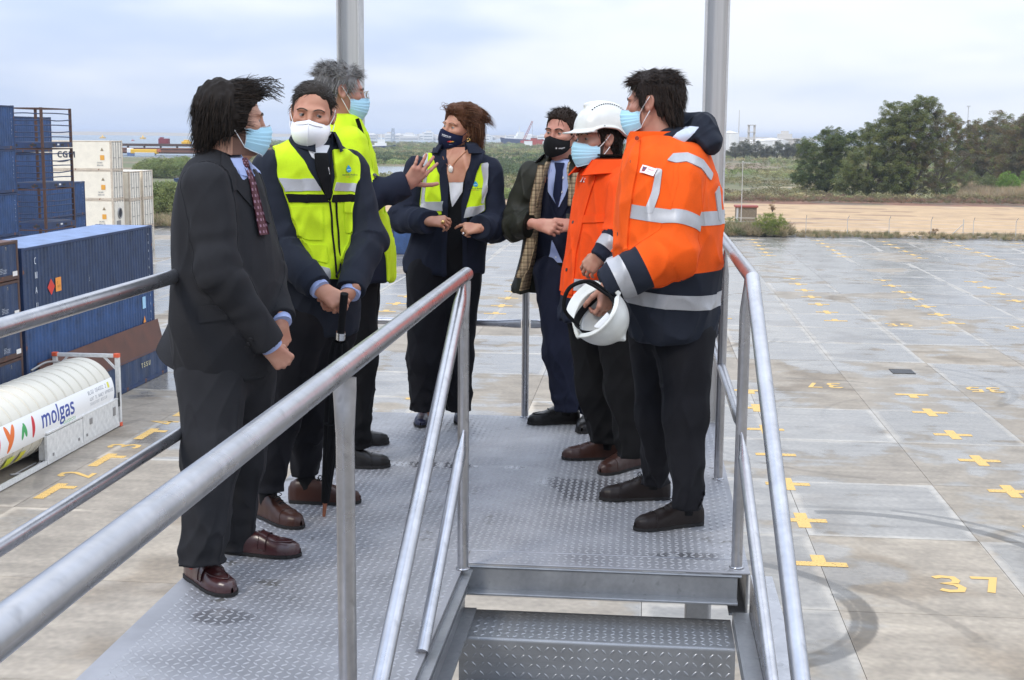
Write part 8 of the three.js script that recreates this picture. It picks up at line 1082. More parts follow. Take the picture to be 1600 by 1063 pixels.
  handOn(ctx, wR.clone().addScaledVector(vec(J.A[0].dir), -0.005), RGT.clone().multiplyScalar(0.9).addScaledVector(FWD, -0.18).addScaledVector(UP, 0.02), UP.clone().multiplyScalar(0.72).addScaledVector(FWD, -0.66), 'R', 'pinch', { curl: [48, 50, 30], each: { index: [34, 48, 25, 4] }, spread: 2, thumb: [22, 38, 18, 20], scale: 0.9 });
  handOn(ctx, wL.clone().addScaledVector(vec(J.A[1].dir), -0.01), RGT.clone().multiplyScalar(-0.9).addScaledVector(FWD, -0.1).addScaledVector(UP, -0.05), FWD.clone().multiplyScalar(-0.75).addScaledVector(UP, 0.6), 'L', 'point', { curl: [62, 62, 40], each: { index: [18, 22, 12, 2] }, spread: 1, thumb: [18, 42, 20, 25], scale: 0.88 });
  { const p = wR.clone().addScaledVector(RGT, 0.075).addScaledVector(UP, 0.0).addScaledVector(FWD, -0.035), g = new THREE.SphereGeometry(0.010, 12, 8).translate(p.x, p.y, p.z); ctx.add('ring', g, C.gold); const q = wL.clone().addScaledVector(RGT, -0.085).addScaledVector(UP, -0.028).addScaledVector(FWD, -0.035); ctx.add('ring', new THREE.SphereGeometry(0.006, 10, 8).translate(q.x, q.y, q.z), C.silver); }
  finishBody(ctx, T, J.A, legs, d0);
  // hair swept back to the right by the wind
  hairOn(ctx, h, { line: hairline([[0.10, 0.092], [0.078, 0.078], [0.058, 0.05], [0.042, 0.025], [0.026, 0.012], [0.012, 0.02], [0.0, 0.03], [-0.022, 0.0], [-0.036, -0.13], [-0.13, -0.17]]), th: (x, y, z) => 0.016 + 0.02 * sstep(0.02, -0.09, z) + 0.012 * sstep(0.05, 0.11, y), lobes: [[[0.015, -0.02, -0.08], [0.075, 0.085, 0.055]], [[0.03, -0.10, -0.085], [0.055, 0.085, 0.045]], [[0.01, 0.11, 0.045], [0.06, 0.03, 0.05]]], clump: 0.008, cf: 26, n: 3200, len: [0.05, 0.11], dir: (p, n) => p[2] > 0.03 ? [0.45, 0.1, -0.75] : [0.18, p[1] > 0.08 ? -0.25 : -0.95, p[1] > 0.08 ? -0.8 : -0.22], lift: 0.08, jit: 0.17, r: 0.0011, droop: 0.45, cols: [[0.075, 0.030, 0.014], [0.13, 0.055, 0.026], [0.045, 0.018, 0.009], [0.19, 0.09, 0.045]], seed: 41, mn: [-0.15, -0.2, -0.2], mx: [0.16, 0.2, 0.16] });
  { const g0 = []; for (let i = 0; i < 26; i++) { const p = V(rr(-0.05, 0.03), rr(0.095, 0.118), rr(0.055, 0.08)), c = p.clone().add(V(rr(-0.02, 0.02), rr(0.005, 0.028), rr(0.02, 0.045))), e = c.clone().add(V(rr(-0.02, 0.03), rr(-0.028, 0.0), rr(0.0, 0.025))), f = e.clone().add(V(rr(0, 0.03), rr(-0.014, 0.01), rr(-0.03, 0.0))); g0.push(new THREE.TubeGeometry(new THREE.CatmullRomCurve3([p, c, e, f].map((v) => h.w(v.x, v.y, v.z))), 8, rr(0.0007, 0.0016), 3)); } const m = ctx.add('fringe', mergeGeometries(g0), std({ color: lin(0.12, 0.05, 0.024), roughness: 0.5 })); m.userData.kind = 'stuff'; }
  eyes(ctx, h, { iris: [0.05, 0.05, 0.03], look: [-0.2, 0.1], brow: [0.10, 0.05, 0.03], bt: 0.65 });
  const mk = maskOn(ctx, h, 'cloth', C.maskNavy, C.maskNavy);
  maskPrint(ctx, mk, 25, 40, 4, 32, std({ alphaTest: 0.35, roughness: 0.7, map: textTex(256, 256, (c) => { c.fillStyle = '#e8e8ee'; c.font = 'bold 26px sans-serif'; c.fillText('PUERTO DE', 6, 58); c.font = '15px sans-serif'; c.fillText('autoridad portuaria', 6, 76); c.lineCap = 'round'; c.lineWidth = 20; c.strokeStyle = '#c22032'; c.beginPath(); c.moveTo(112, 158); c.lineTo(150, 140); c.stroke(); c.strokeStyle = '#e07a26'; c.beginPath(); c.moveTo(140, 160); c.lineTo(178, 146); c.stroke(); c.strokeStyle = '#efc534'; c.lineWidth = 13; c.beginPath(); c.moveTo(176, 152); c.lineTo(200, 150); c.stroke(); c.fillStyle = '#9fb0d8'; c.font = '17px sans-serif'; c.fillText('Huelva', 130, 222); }) }));
  { const p = h.w(0.084, -0.046, -0.006); const gs = []; for (let i = 0; i < 4; i++) gs.push(new THREE.TorusGeometry(0.0085 - 0.0005 * i, 0.0038, 7, 14).rotateY(i * 0.8).rotateX(i * 0.5).translate(p.x + 0.002 * (i % 2), p.y - 0.011 * i, p.z)); ctx.add('earring', gs.map((g) => g), C.gold); }
  { const n0 = h.w(-0.05, -0.15, -0.03), pe = onJ(J, 702, 262, d0, 0.016), n1 = h.w(0.052, -0.15, -0.03); ctx.add('necklace', tube([onJ(J, 690, 236, d0, 0.012), onJ(J, 695, 252, d0, 0.013), pe, onJ(J, 715, 250, d0, 0.013), onJ(J, 728, 238, d0, 0.012)], 0.0019, 5, 30), std({ color: lin(0.3, 0.12, 0.05), metalness: 0.6, roughness: 0.4 })); ctx.add('pendant', [new THREE.SphereGeometry(0.016, 14, 10).scale(0.8, 1.15, 0.4).translate(pe.x + 0.006, pe.y - 0.012, pe.z), new THREE.TorusGeometry(0.006, 0.002, 6, 12).translate(pe.x, pe.y + 0.004, pe.z)], std({ color: lin(0.72, 0.66, 0.6), roughness: 0.25, metalness: 0.2 })); }
}
// ----- man with the black mask in the waxed jacket -----
const plaid = fieldTex(128, (u, v) => { const f = (t) => { const a = t * 3 % 1; return a < 0.12 || (a > 0.2 && a < 0.26) ? 1 : a > 0.5 && a < 0.62 ? 0.5 : 0; }, k = f(u) + f(v); return [0.60 - 0.22 * k, 0.53 - 0.21 * k, 0.42 - 0.18 * k]; });
{
  const d0 = 7.1, ctx = person('man with black mask, olive waxed jacket hanging open over navy suit', onY(895, 672, 0));
  const h = headOn(ctx, { px: 877, py: 210, d: d0, phi: -30, pitch: 0, roll: -3, s: 0.98, skin: C.skin[4] });
  const Ts = trunkOf([[250, 858, 902, 0.9], [262, 846, 914, 0.66], [280, 838, 920, 0.6], [320, 836, 920, 0.62], [370, 838, 918, 0.64], [410, 838, 922, 0.68], [440, 840, 924, 0.7]], d0, -24);
  const Tc = trunkOf([[244, 852, 906, 0.9], [256, 838, 918, 0.74], [270, 824, 930, 0.66], [300, 819, 932, 0.66], [345, 820, 930, 0.66], [390, 814, 930, 0.68], [425, 806, 932, 0.7], [460, 798, 934, 0.72]], d0, -24);
  const cut = (x, y, z) => { const [u, v] = Tc.uv(x, y, z), t = clamp((yAt(262, d0) - y) / (yAt(460, d0) - yAt(262, d0)) * -1 * -1), q = clamp((yAt(262, d0) - y) / (yAt(262, d0) - yAt(460, d0))), w = lerp(0.055, 0.150, Math.pow(q, 0.8)); return -Math.max(Math.abs(u - 0.012) - w, -(v - 0.012)); };
  const arms = [{ sh: [830, 276, -0.02], el: [806, 352, -0.02], wr: [840, 351, -0.24], r: [0.08, 0.074, 0.062] }, { sh: [922, 278, 0.02], el: [934, 362, -0.02], wr: [890, 352, -0.24], r: [0.078, 0.07, 0.06] }];
  const J = jacket(ctx, { trunk: Tc, d0, seed: 52, fold: 0.009, arms, cutf: cut }), jm = ctx.add('waxed_jacket', J.torso, C.wax); J.sleeves.forEach((s) => ctx.add('sleeve', s, C.wax, jm)); ctx.seams(jm, C.wax);
  { const pm = std({ map: plaid, roughness: 0.9 }); ctx.uvFn = (x, y, z) => { const [u, v] = Tc.uv(x, y, z); return [(v + u) * 9, y * 9]; }; const yTop = yAt(252, d0), yLow = yAt(452, d0), ym0 = yAt(338, d0), ym1 = yAt(376, d0); ctx.add('plaid_lining', shell(clip(J.torso, (x, y, z) => { const [u, v] = Tc.uv(x, y, z); return Math.max(-cut(x, y, z) * -1 - 1, Math.abs(cut(x, y, z)) - 0.011, -(v - 0.03), y - yTop, yLow - y); }), 0.003, 0.004), pm, jm);
    // turned back facings, seen as plaid strips either side of the suit
    const strip = (pts, lb) => { const rows = pts.map(([x0, x1, y, dd]) => [0, 0.33, 0.66, 1].map((t) => at(lerp(x0, x1, t), y, d0 - dd - 0.012 * Math.sin(t * PI)))); ctx.uvFn = (x, y, z) => [(x * RGT.x + z * RGT.z) * 9, y * 9]; ctx.add('plaid_facing', sheet(rows, 0.006), pm, jm); }; strip([[842, 850, 258, 0.15], [838, 848, 275, 0.17], [832, 842, 300, 0.18], [828, 836, 322, 0.18], [828, 835, 336, 0.18]]); strip([[824, 838, 372, 0.17], [818, 832, 395, 0.18], [812, 826, 418, 0.18], [806, 816, 434, 0.18]]); strip([[898, 906, 262, 0.15], [893, 904, 280, 0.17], [889, 899, 300, 0.18], [888, 894, 322, 0.18]]); ctx.uvFn = null; }
  const fs = folds(0.004, 7, 3, 8), Sg = surf((x, y, z) => Ts.sdf(x, y, z) + fs(x, y, z), ...(() => { const pts = []; for (const y of [Ts.y0, Ts.y1]) { const [cx, cz, a] = Ts.get(y); pts.push([cx - 0.24, y, cz - 0.24], [cx + 0.24, y, cz + 0.24]); } return bbox(pts, 0.03); })(), 0.0075), dp = d0 - 0.12; const JS = { f: (x, y, z) => Ts.sdf(x, y, z) };
  const sm = ctx.add('suit_jacket', Sg, C.blueSuit); ctx.add('shirt_front', patch(Sg, [[857, 247], [898, 247], [891, 290], [873, 326], [857, 300]], dp, 0.003), C.shirt); ctx.add('shirt_front', patch(Sg, [[863, 376], [878, 408], [880, 412], [854, 413], [860, 398]], dp, 0.003), C.shirt);
  ctx.add('tie', patch(Sg, [[868, 256], [883, 256], [880, 266], [879, 298], [872, 326], [865, 306], [870, 268]], dp, 0.010, { th: 0.008 }), cloth([0.010, 0.015, 0.045])); ctx.add('lapel', patch(Sg, [[857, 247], [850, 256], [840, 300], [858, 342], [870, 342], [857, 300], [855, 268]], dp, 0.006), C.blueSuit, sm); ctx.add('lapel', patch(Sg, [[898, 250], [906, 262], [900, 300], [878, 340], [872, 338], [888, 292], [896, 262]], dp, 0.006), C.blueSuit, sm);
  for (const [x, y] of [[876, 278], [874, 300]]) buttonAt(ctx, JS, x + 4, y, d0, C.white, 0.006); buttonAt(ctx, JS, 869, 402, d0, C.white, 0.005);
  collarOn(ctx, 'shirt_collar', h.w(0, -0.148, -0.030), Ts.N, Ts.S, [[0.074, -0.03, 0.004], [0.066, 0.022, 0.004], [0.076, 0.002, 0.012], [0.088, -0.024, 0.022]], 0.18, C.shirt, 0.003, 0.022);
  const nb = V(Tc.get(Tc.y1)[0], Tc.y1, Tc.get(Tc.y1)[1]); collarOn(ctx, 'collar', nb.clone().add(V(0, -0.02, 0)), Tc.N, Tc.S, [[0.105, -0.03], [0.10, 0.03], [0.115, 0.018], [0.15, -0.02, 0.0, 1.05]], 0.75, cloth([0.008, 0.007, 0.006]), 0.006);
  const legs = [[[864, 425, -0.02, 30], [872, 550, -0.06, 22], [885, 642, -0.04, 19]], [[904, 425, 0.02, 28], [912, 550, 0.04, 21], [924, 648, 0.0, 16]]]; legsOn(ctx, legs, d0, C.blueSuit, { fold: 0.006 });
  ctx.add('belt', patch(Sg, [[846, 411], [884, 411], [884, 419], [846, 419]], dp, 0.006), C.black);
  shoeOn(ctx, onY(905, 661, 0), RGT.clone().multiplyScalar(-0.92).addScaledVector(FWD, -0.16), { L: 0.29, mat: C.blackShoe, style: 'loafer' }); shoeOn(ctx, onY(931, 662, 0), RGT.clone().multiplyScalar(-0.3).addScaledVector(FWD, -0.9), { L: 0.29, mat: C.blackShoe });
  const wR = vec(J.A[0].w), wL = vec(J.A[1].w); handOn(ctx, wR.clone().addScaledVector(RGT, 0.005), RGT.clone().multiplyScalar(0.72).addScaledVector(FWD, -0.42).addScaledVector(UP, -0.12), FWD.clone().multiplyScalar(-0.6).addScaledVector(UP, 0.35).addScaledVector(RGT, -0.55), 'R', 'pinch2', { curl: [52, 52, 30], each: { index: [40, 48, 25, 3] }, spread: 2, thumb: [26, 34, 14, 18], scale: 0.98 });
  handOn(ctx, wL.clone().addScaledVector(RGT, 0.012), RGT.clone().multiplyScalar(-0.95).addScaledVector(FWD, -0.12).addScaledVector(UP, -0.02), FWD.clone().multiplyScalar(-0.9).addScaledVector(UP, 0.4), 'L', 'loosefist', { curl: [50, 62, 35], spread: 1, thumb: [20, 35, 16, 20], scale: 0.96 });
  finishBody(ctx, Ts, J.A, legs, d0);
  hairOn(ctx, h, { line: hairline([[0.10, 0.098], [0.075, 0.086], [0.052, 0.062], [0.036, 0.034], [0.028, -0.004], [0.014, -0.008], [0.004, 0.032], [-0.022, 0.03], [-0.034, -0.045], [-0.07, -0.07], [-0.13, -0.08]], 0.05), th: (x, y, z) => 0.007 + 0.009 * sstep(0.06, 0.11, y), clump: 0.004, cf: 42, n: 1200, len: [0.015, 0.032], dir: (p, n) => [0.4 * n[0], p[1] > 0.08 ? 0.3 : -0.6, p[1] > 0.08 ? 0.5 : -0.4], lift: 0.16, jit: 0.22, r: 0.0012, cols: [[0.022, 0.014, 0.010], [0.04, 0.027, 0.019]], seed: 61, cell: 0.0042 });
  eyes(ctx, h, { iris: [0.04, 0.022, 0.012], look: [-0.15, 0], brow: [0.022, 0.015, 0.010], bt: 1.25 });
  const mk = maskOn(ctx, h, 'cloth', C.maskBlack, C.maskBlack); maskPrint(ctx, mk, 29, 40, 15, 24, std({ alphaTest: 0.35, roughness: 0.7, map: textTex(128, 64, (c) => { c.fillStyle = '#e6e6e6'; c.font = 'bold 30px sans-serif'; c.fillText('8', 6, 42); c.fillText('sagas', 36, 42, 84); }) }));
}
// ----- helmet used twice -----
const helmetShell = (() => { const o = ell([0, 0.058, -0.012], [0.110, 0.122, 0.138]), q = ell([0, 0.055, -0.012], [0.103, 0.116, 0.131]); const f = (x, y, z) => {
  const rz = (z + 0.012), rim = 0.046 - 0.018 * sstep(0.02, -0.10, z) - 0.006 * sstep(0.06, 0.16, z) + 0.016 * sstep(0.09, 0.03, Math.abs(z - 0.012)) * sstep(0.05, 0.1, Math.abs(x)); let d = smax(o(x, y, z), rim - y, 0.004);
  const e = Math.hypot(x / 0.121, rz / 0.149), fl = Math.max((e - 1) * 0.12, Math.abs(y - rim - 0.001) - 0.0035); d = smin(d, fl, 0.010); const vz = z - 0.10, vis = Math.max(Math.hypot(x / 0.092, vz / 0.082) * 0.085 - 0.085, Math.abs(y - (0.047 - 0.20 * Math.max(0, z - 0.1) - 0.9 * x * x)) - 0.0035); d = smin(d, vis, 0.008); d = smin(d, Math.max(ell([0, 0.16, -0.01], [0.018, 0.024, 0.105])(x, y, z), 0.1 - y), 0.02);
  return smax(d, -q(x, y, z), 0.002); }; let m; return () => m ?? (m = surf(f, [-0.13, 0.0, -0.17], [0.13, 0.19, 0.195], 0.0034)); })();
const helmetWhite = phy({ color: lin(0.70, 0.70, 0.645), roughness: 0.34, clearcoat: 0.25, clearcoatRoughness: 0.3, map: fieldTex(256, (u, v) => 0.93 + 0.14 * tileNoise(u, v, 5, 5, 17)) });
// ----- bearded man with the white helmet on -----
{
  const d0 = 6.25, ctx = person('bearded man in orange jacket wearing a white helmet and pale blue mask', onY(945, 735, 0));
  const h = headOn(ctx, { px: 934, py: 221, d: d0, phi: -62, pitch: 3, roll: 2, skin: C.skin[5] });
  const T = trunkOf([[256, 920, 984, 0.92], [268, 908, 1000, 0.74], [285, 904, 1008, 0.66], [320, 899, 1010, 0.66], [360, 892, 1010, 0.66], [410, 884, 1010, 0.68], [457, 877, 1006, 0.7], [504, 873, 1002, 0.72]], d0, -64);
  const J = jacket(ctx, { trunk: T, d0, seed: 71, fold: 0.008, arms: [{ sh: [978, 300, -0.18], el: [972, 372, -0.26], wr: [940, 408, -0.3], r: [0.085, 0.076, 0.062] }, { sh: [930, 300, 0.17], el: [924, 385, 0.2], wr: [930, 425, 0.02], r: [0.08, 0.07, 0.058] }] });
  const yb = yAt(462, d0), jm = ctx.add('jacket', clip(J.torso, (x, y, z) => yb - y), C.orange2); ctx.add('jacket_skirt', clip(J.torso, (x, y, z) => y - yb), C.navy, jm);
  J.sleeves.forEach((s, i) => { const a = J.A[i], c1 = a.total - 0.13; ctx.add('sleeve', clip(s, (x, y, z) => a.along(x, y, z) - c1), C.orange2, jm); ctx.add('sleeve_cuff', clip(s, (x, y, z) => c1 - a.along(x, y, z)), C.navy, jm); ctx.add('reflective_band', bandOn(s, (x, y, z) => Math.abs(a.along(x, y, z) - (c1 + 0.062)) - 0.026), C.refl, jm); });
  ctx.add('reflective_band', bandOn(J.torso, (x, y, z) => Math.abs(y - yAt(443, d0) - 0.02 * Math.sin(z * 3)) - 0.027, 0.003), C.refl, jm);
  ctx.add('reflective_band', patch(J.torso, [[966, 302], [978, 302], [958, 340], [945, 372], [940, 372], [952, 330]], d0 - 0.15, 0.004), C.refl, jm);
  // front flap, pocket line, storm collar
  ctx.add('front_flap', patch(J.torso, [[924, 270], [932, 276], [914, 340], [902, 400], [896, 462], [876, 462], [882, 400], [892, 340], [906, 300]], d0 - 0.14, 0.007, { min: -0.5 }), C.orange2, jm); ctx.add('pocket_flap', patch(J.torso, [[912, 338], [946, 336], [946, 346], [912, 350]], d0 - 0.15, 0.006), C.orange2, jm);
  for (const [x, y] of [[894, 348], [884, 422]]) buttonAt(ctx, J, x + 3, y, d0 - 0.1, C.snap, 0.008, jm);
  const nb = V(T.get(T.y1)[0], T.y1, T.get(T.y1)[1]); collarOn(ctx, 'collar', nb.clone().add(V(0, -0.02, 0)), T.N, T.S, [[0.108, -0.04, 0.01], [0.104, 0.05, 0.0], [0.116, 0.034, 0.01], [0.145, -0.02, 0.05, 1.0]], 0.4, C.orange2, 0.006, 0.02); collarOn(ctx, 'collar_lining', nb.clone().add(V(0, -0.015, 0)), T.N, T.S, [[0.1, -0.03, 0.0], [0.094, 0.056, 0.0], [0.104, 0.054, 0.002]], 0.45, cloth([0.012, 0.008, 0.007]), 0.006);
  collarOn(ctx, 'shirt_collar', h.w(0, -0.155, -0.03), T.N, T.S, [[0.072, -0.02, 0.012], [0.068, 0.016, 0.012], [0.078, -0.02, 0.026]], 0.12, C.white, 0.003, 0.01);
  const legs = [[[922, 500, 0.08, 37], [930, 610, 0.1, 28], [948, 690, 0.14, 23]], [[965, 500, -0.08, 39], [978, 610, -0.1, 30], [990, 714, -0.16, 21]]]; legsOn(ctx, legs, d0, C.black);
  shoeOn(ctx, onY(972, 716, 0), RGT.clone().multiplyScalar(-0.97).addScaledVector(FWD, -0.12), { L: 0.3, mat: C.brownShoe }); shoeOn(ctx, onY(1003, 727, 0), RGT.clone().multiplyScalar(-0.62).addScaledVector(FWD, -0.6), { L: 0.3, mat: C.brownShoe });
  handOn(ctx, vec(J.A[0].w).addScaledVector(UP, 0.03), UP.clone().multiplyScalar(-0.5).addScaledVector(RGT, -0.45).addScaledVector(FWD, 0.2), FWD.clone().multiplyScalar(-0.6).addScaledVector(RGT, -0.6), 'L', 'relaxed', { curl: [25, 35, 20], spread: 2, thumb: [30, 20, 15, 20] }); handOn(ctx, vec(J.A[1].w), UP.clone().multiplyScalar(-0.4).addScaledVector(RGT, 0.3).addScaledVector(FWD, -0.5), RGT.clone().multiplyScalar(-1), 'R', 'relaxed', { curl: [25, 35, 20], spread: 2, thumb: [30, 20, 15, 20] });
  finishBody(ctx, T, J.A, legs, d0);
  hairOn(ctx, h, { line: hairline(SHORT), th: (x, y, z) => 0.010 + 0.006 * sstep(-0.02, -0.08, z), lobes: [[[0, -0.05, -0.085], [0.058, 0.036, 0.035]]], clump: 0.005, n: 900, len: [0.02, 0.04], dir: (p, n) => [0.3 * n[0], -0.8, -0.3], lift: 0.08, jit: 0.12, r: 0.0013, cols: [[0.012, 0.009, 0.007], [0.022, 0.016, 0.012]], seed: 81 });
  { const bm = surf(HEAD, [-0.09, -0.15, -0.03], [0.09, 0.0, 0.13], 0.0042); ctx.uvFn = null; ctx.add('beard', h.put(shell(clip(bm, (x, y, z) => { const yl = lerp(-0.012, -0.042, sstep(0.02, 0.06, z)); return Math.max(y - yl - 0.006 * noise(x * 60, y * 60, z * 60), -(z - 0.012 + 0.10 * (y + 0.06)), -(y + 0.122)); }), 0.004, 0.004)), std({ color: lin(0.045, 0.026, 0.018), roughness: 0.8, bumpMap: steelMap, bumpScale: 0.002 })); }
  eyes(ctx, h, { brow: [0.02, 0.014, 0.01] }); maskOn(ctx, h, 'surgical', C.maskBlue, C.strap, { edge: C.white });
  ctx.uvFn = (x, y, z) => [x * 3 + z * 2, y * 3]; const hs = { ...h, put: (g) => xform(g, A3(h.w(0, -0.004, -0.012)), h.X.map((v) => v * 1.03), h.Y.map((v) => v * 1.02), h.Z.map((v) => v * 1.02)) }; const hm = ctx.add('helmet', hs.put(helmetShell()), helmetWhite); ctx.uvFn = null;
  for (let k = 0; k < 15; k++) { const z = 0.075 - k * 0.0115, x = 0.045, c = ell([0, 0.058, -0.012], [0.110, 0.122, 0.138]); let y = 0.2; while (c(x, y, z) > 0 && y > 0.02) y -= 0.001; const p = h.w(x * 1.03, y * 1.02 - 0.002, z * 1.02 - 0.012); ctx.add('vent_hole_shade', new THREE.BoxGeometry(0.006, 0.006, 0.006).translate(p.x, p.y, p.z), M.dark, hm); }  // row of dark cubes on the shell, painting the shade of vent holes
  for (const z of [0.045, -0.025]) { const p = h.w(0.1085, 0.062, z - 0.012); ctx.add('rivet', new THREE.SphereGeometry(0.0052, 10, 8).translate(p.x, p.y, p.z), M.dark, hm); }
}
// ----- man in the orange and navy jacket holding a helmet -----
{
  const d0 = 5.45, ctx = person('dark haired man in orange and navy hooded jacket holding a white helmet', onY(1050, 800, 0));
  const h = headOn(ctx, { px: 1019, py: 165, d: d0, phi: -111, pitch: -2, roll: 2, skin: C.skin[6] });
  const T = trunkOf([[206, 1000, 1056, 0.92], [222, 986, 1090, 0.76], [246, 976, 1112, 0.68], [290, 968, 1127, 0.66], [335, 962, 1131, 0.66], [390, 959, 1130, 0.68], [440, 966, 1127, 0.7], [490, 976, 1124, 0.72], [529, 984, 1121, 0.74]], d0, -104);
  const J = jacket(ctx, { trunk: T, d0, seed: 93, fold: 0.009, ff: [6, 3.6], arms: [{ sh: [1062, 284, -0.19], el: [1050, 398, -0.29], wr: [944, 448, -0.3], r: [0.102, 0.092, 0.068] }, { sh: [1010, 284, 0.19], el: [996, 392, 0.2], wr: [962, 432, 0.0], r: [0.09, 0.08, 0.062] }] });
  const yb = yAt(415, d0), jm = ctx.add('jacket', clip(J.torso, (x, y, z) => yb - y), C.orange); ctx.add('jacket_skirt', clip(J.torso, (x, y, z) => y - yb), C.navy2, jm);
  J.sleeves.forEach((s, i) => { const a = J.A[i], c1 = a.UL + 0.115; ctx.add('sleeve', clip(s, (x, y, z) => a.along(x, y, z) - c1), C.orange, jm); ctx.add('sleeve_cuff', clip(s, (x, y, z) => c1 - a.along(x, y, z)), C.navy2, jm); ctx.add('reflective_band', bandOn(s, (x, y, z) => Math.abs(a.along(x, y, z) - (c1 + 0.098)) - 0.027, 0.003), C.refl, jm); ctx.add('reflective_band', bandOn(s, (x, y, z) => Math.abs(a.along(x, y, z) - (a.UL - 0.125)) - 0.027, 0.003), C.refl, jm); });
  ctx.seams(jm, C.orange, C.navy2); const bandY = (py, w, sl) => (x, y, z) => { const [u, v] = T.uv(x, y, z); return Math.abs(y - yAt(py, d0 - 0.1) + sl * v) - w; };
  ctx.add('reflective_band', bandOn(J.torso, bandY(330, 0.027, -0.09), 0.003), C.refl, jm); ctx.add('reflective_band', bandOn(J.torso, bandY(461, 0.029, -0.08), 0.003), C.refl, jm);
  ctx.add('reflective_band', patch(J.torso, [[1021, 262], [1030, 264], [1025, 300], [1014, 330], [1002, 330], [1014, 296]], d0 - 0.16, 0.0045, { min: -0.2 }), C.refl, jm); ctx.add('reflective_band', patch(J.all, [[1036, 250], [1046, 240], [1070, 239], [1096, 250], [1114, 272], [1108, 282], [1088, 262], [1066, 252], [1050, 254]], d0 - 0.12, 0.0045, { min: -0.9 }), C.refl, jm); ctx.add('reflective_band', patch(J.torso, [[1112, 300], [1122, 290], [1128, 330], [1118, 345]], d0 - 0.06, 0.0045, { min: -0.4 }), C.refl, jm);
  // front storm flap with snaps, zip and badge
  ctx.add('front_flap', patch(J.torso, [[988, 214], [1000, 214], [992, 260], [984, 300], [978, 350], [974, 400], [956, 400], [958, 350], [966, 300], [976, 250]], d0 - 0.06, 0.009, { min: -0.8, th: 0.012 }), C.orange, jm); for (const [x, y] of [[985, 253], [964, 366]]) buttonAt(ctx, J, x + 4, y, d0 - 0.05, C.snap, 0.009, jm);
  printOn(ctx, J, 1014, 268, d0 - 0.15, 0.066, 0.032, std({ roughness: 0.6, map: canvasTex(128, 64, (c) => { c.fillStyle = '#e9d9d6'; c.fillRect(0, 0, 128, 64); c.fillStyle = '#8b2f3d'; c.beginPath(); c.moveTo(10, 12); c.lineTo(50, 12); c.lineTo(42, 52); c.lineTo(18, 52); c.fill(); c.fillStyle = '#3d4a68'; c.fillRect(20, 18, 18, 16); c.fillStyle = '#a0464e'; c.font = 'bold 17px sans-serif'; c.fillText('SAGAS', 58, 28); c.font = '12px sans-serif'; c.fillText('puerto', 58, 46); }) }), jm, 0.010, 'badge', -0.25);
  // hood lying on the shoulders and the stand collar
  { const e = (x, y, dd, r) => ell(J3([x, y, dd], d0), r), c1 = e(1052, 216, -0.02, [0.088, 0.046, 0.115]), c2 = e(1098, 206, 0.02, [0.062, 0.078, 0.115]), c3 = e(1064, 196, 0.1, [0.09, 0.05, 0.06]), c4 = e(1110, 222, -0.06, [0.045, 0.05, 0.07]), hn = folds(0.008, 9, 9, 3), f = (x, y, z) => smin(smin(smin(c1(x, y, z), c2(x, y, z), 0.04), c3(x, y, z), 0.04), c4(x, y, z), 0.03) + hn(x, y, z), [mn, mx] = bbox([J3([1010, 240, 0], d0), J3([1135, 165, 0], d0)], 0.15); ctx.uvFn = null; const hg = surf(f, mn, mx, 0.007), hd = ctx.add('hood', hg, C.navy2, jm); ctx.add('reflective_band', patch(hg, [[1040, 226], [1056, 208], [1078, 198], [1094, 199], [1078, 214], [1060, 228]], d0 - 0.1, 0.003, { min: -0.5 }), std({ color: lin(0.50, 0.54, 0.62), roughness: 0.5 }), hd); }
  collarOn(ctx, 'collar', h.w(0, -0.165, -0.02), T.N, T.S, [[0.112, -0.06, 0.02], [0.104, 0.03, 0.018], [0.098, 0.062, 0.015]], 0.12, C.orange, 0.010);
  { const p = at(995, 216, d0 - 0.13); snapOn(ctx, p.addScaledVector(FWD, -0.01), FWD.clone().negate(), std({ color: lin(0.25, 0.03, 0.01), roughness: 0.5 }), 0.008, jm); }
  const legs = [[[1022, 525, 0.08, 42], [1024, 650, 0.12, 29], [1026, 758, 0.18, 22]], [[1069, 525, -0.08, 48], [1071, 650, -0.14, 32], [1076, 795, -0.24, 23]]]; legsOn(ctx, legs, d0, C.trouser, { fold: 0.006 });
  shoeOn(ctx, onY(1046, 779, 0), RGT.clone().multiplyScalar(-0.98).addScaledVector(FWD, -0.1), { L: 0.31, mat: C.darkBrown }); shoeOn(ctx, onY(1097, 818, 0), RGT.clone().multiplyScalar(-0.86).addScaledVector(FWD, -0.34), { L: 0.31, mat: C.darkBrown });
  const wL = vec(J.A[0].w); handOn(ctx, wL.clone().addScaledVector(vec(J.A[0].dir), -0.02), RGT.clone().multiplyScalar(-0.1).addScaledVector(UP, -0.85).addScaledVector(FWD, -0.1), FWD.clone().multiplyScalar(-0.7).addScaledVector(RGT, 0.5), 'L', 'grip', { curl: [40, 55, 35], spread: 1, thumb: [30, 35, 20, 20] }); handOn(ctx, vec(J.A[1].w), RGT.clone().multiplyScalar(-0.5).addScaledVector(UP, -0.6).addScaledVector(FWD, -0.3), RGT.clone().multiplyScalar(-0.6).addScaledVector(UP, 0.5), 'R', 'relaxed', { curl: [25, 35, 20], spread: 2, thumb: [30, 20, 15, 20] });
  finishBody(ctx, T, J.A, legs, d0);
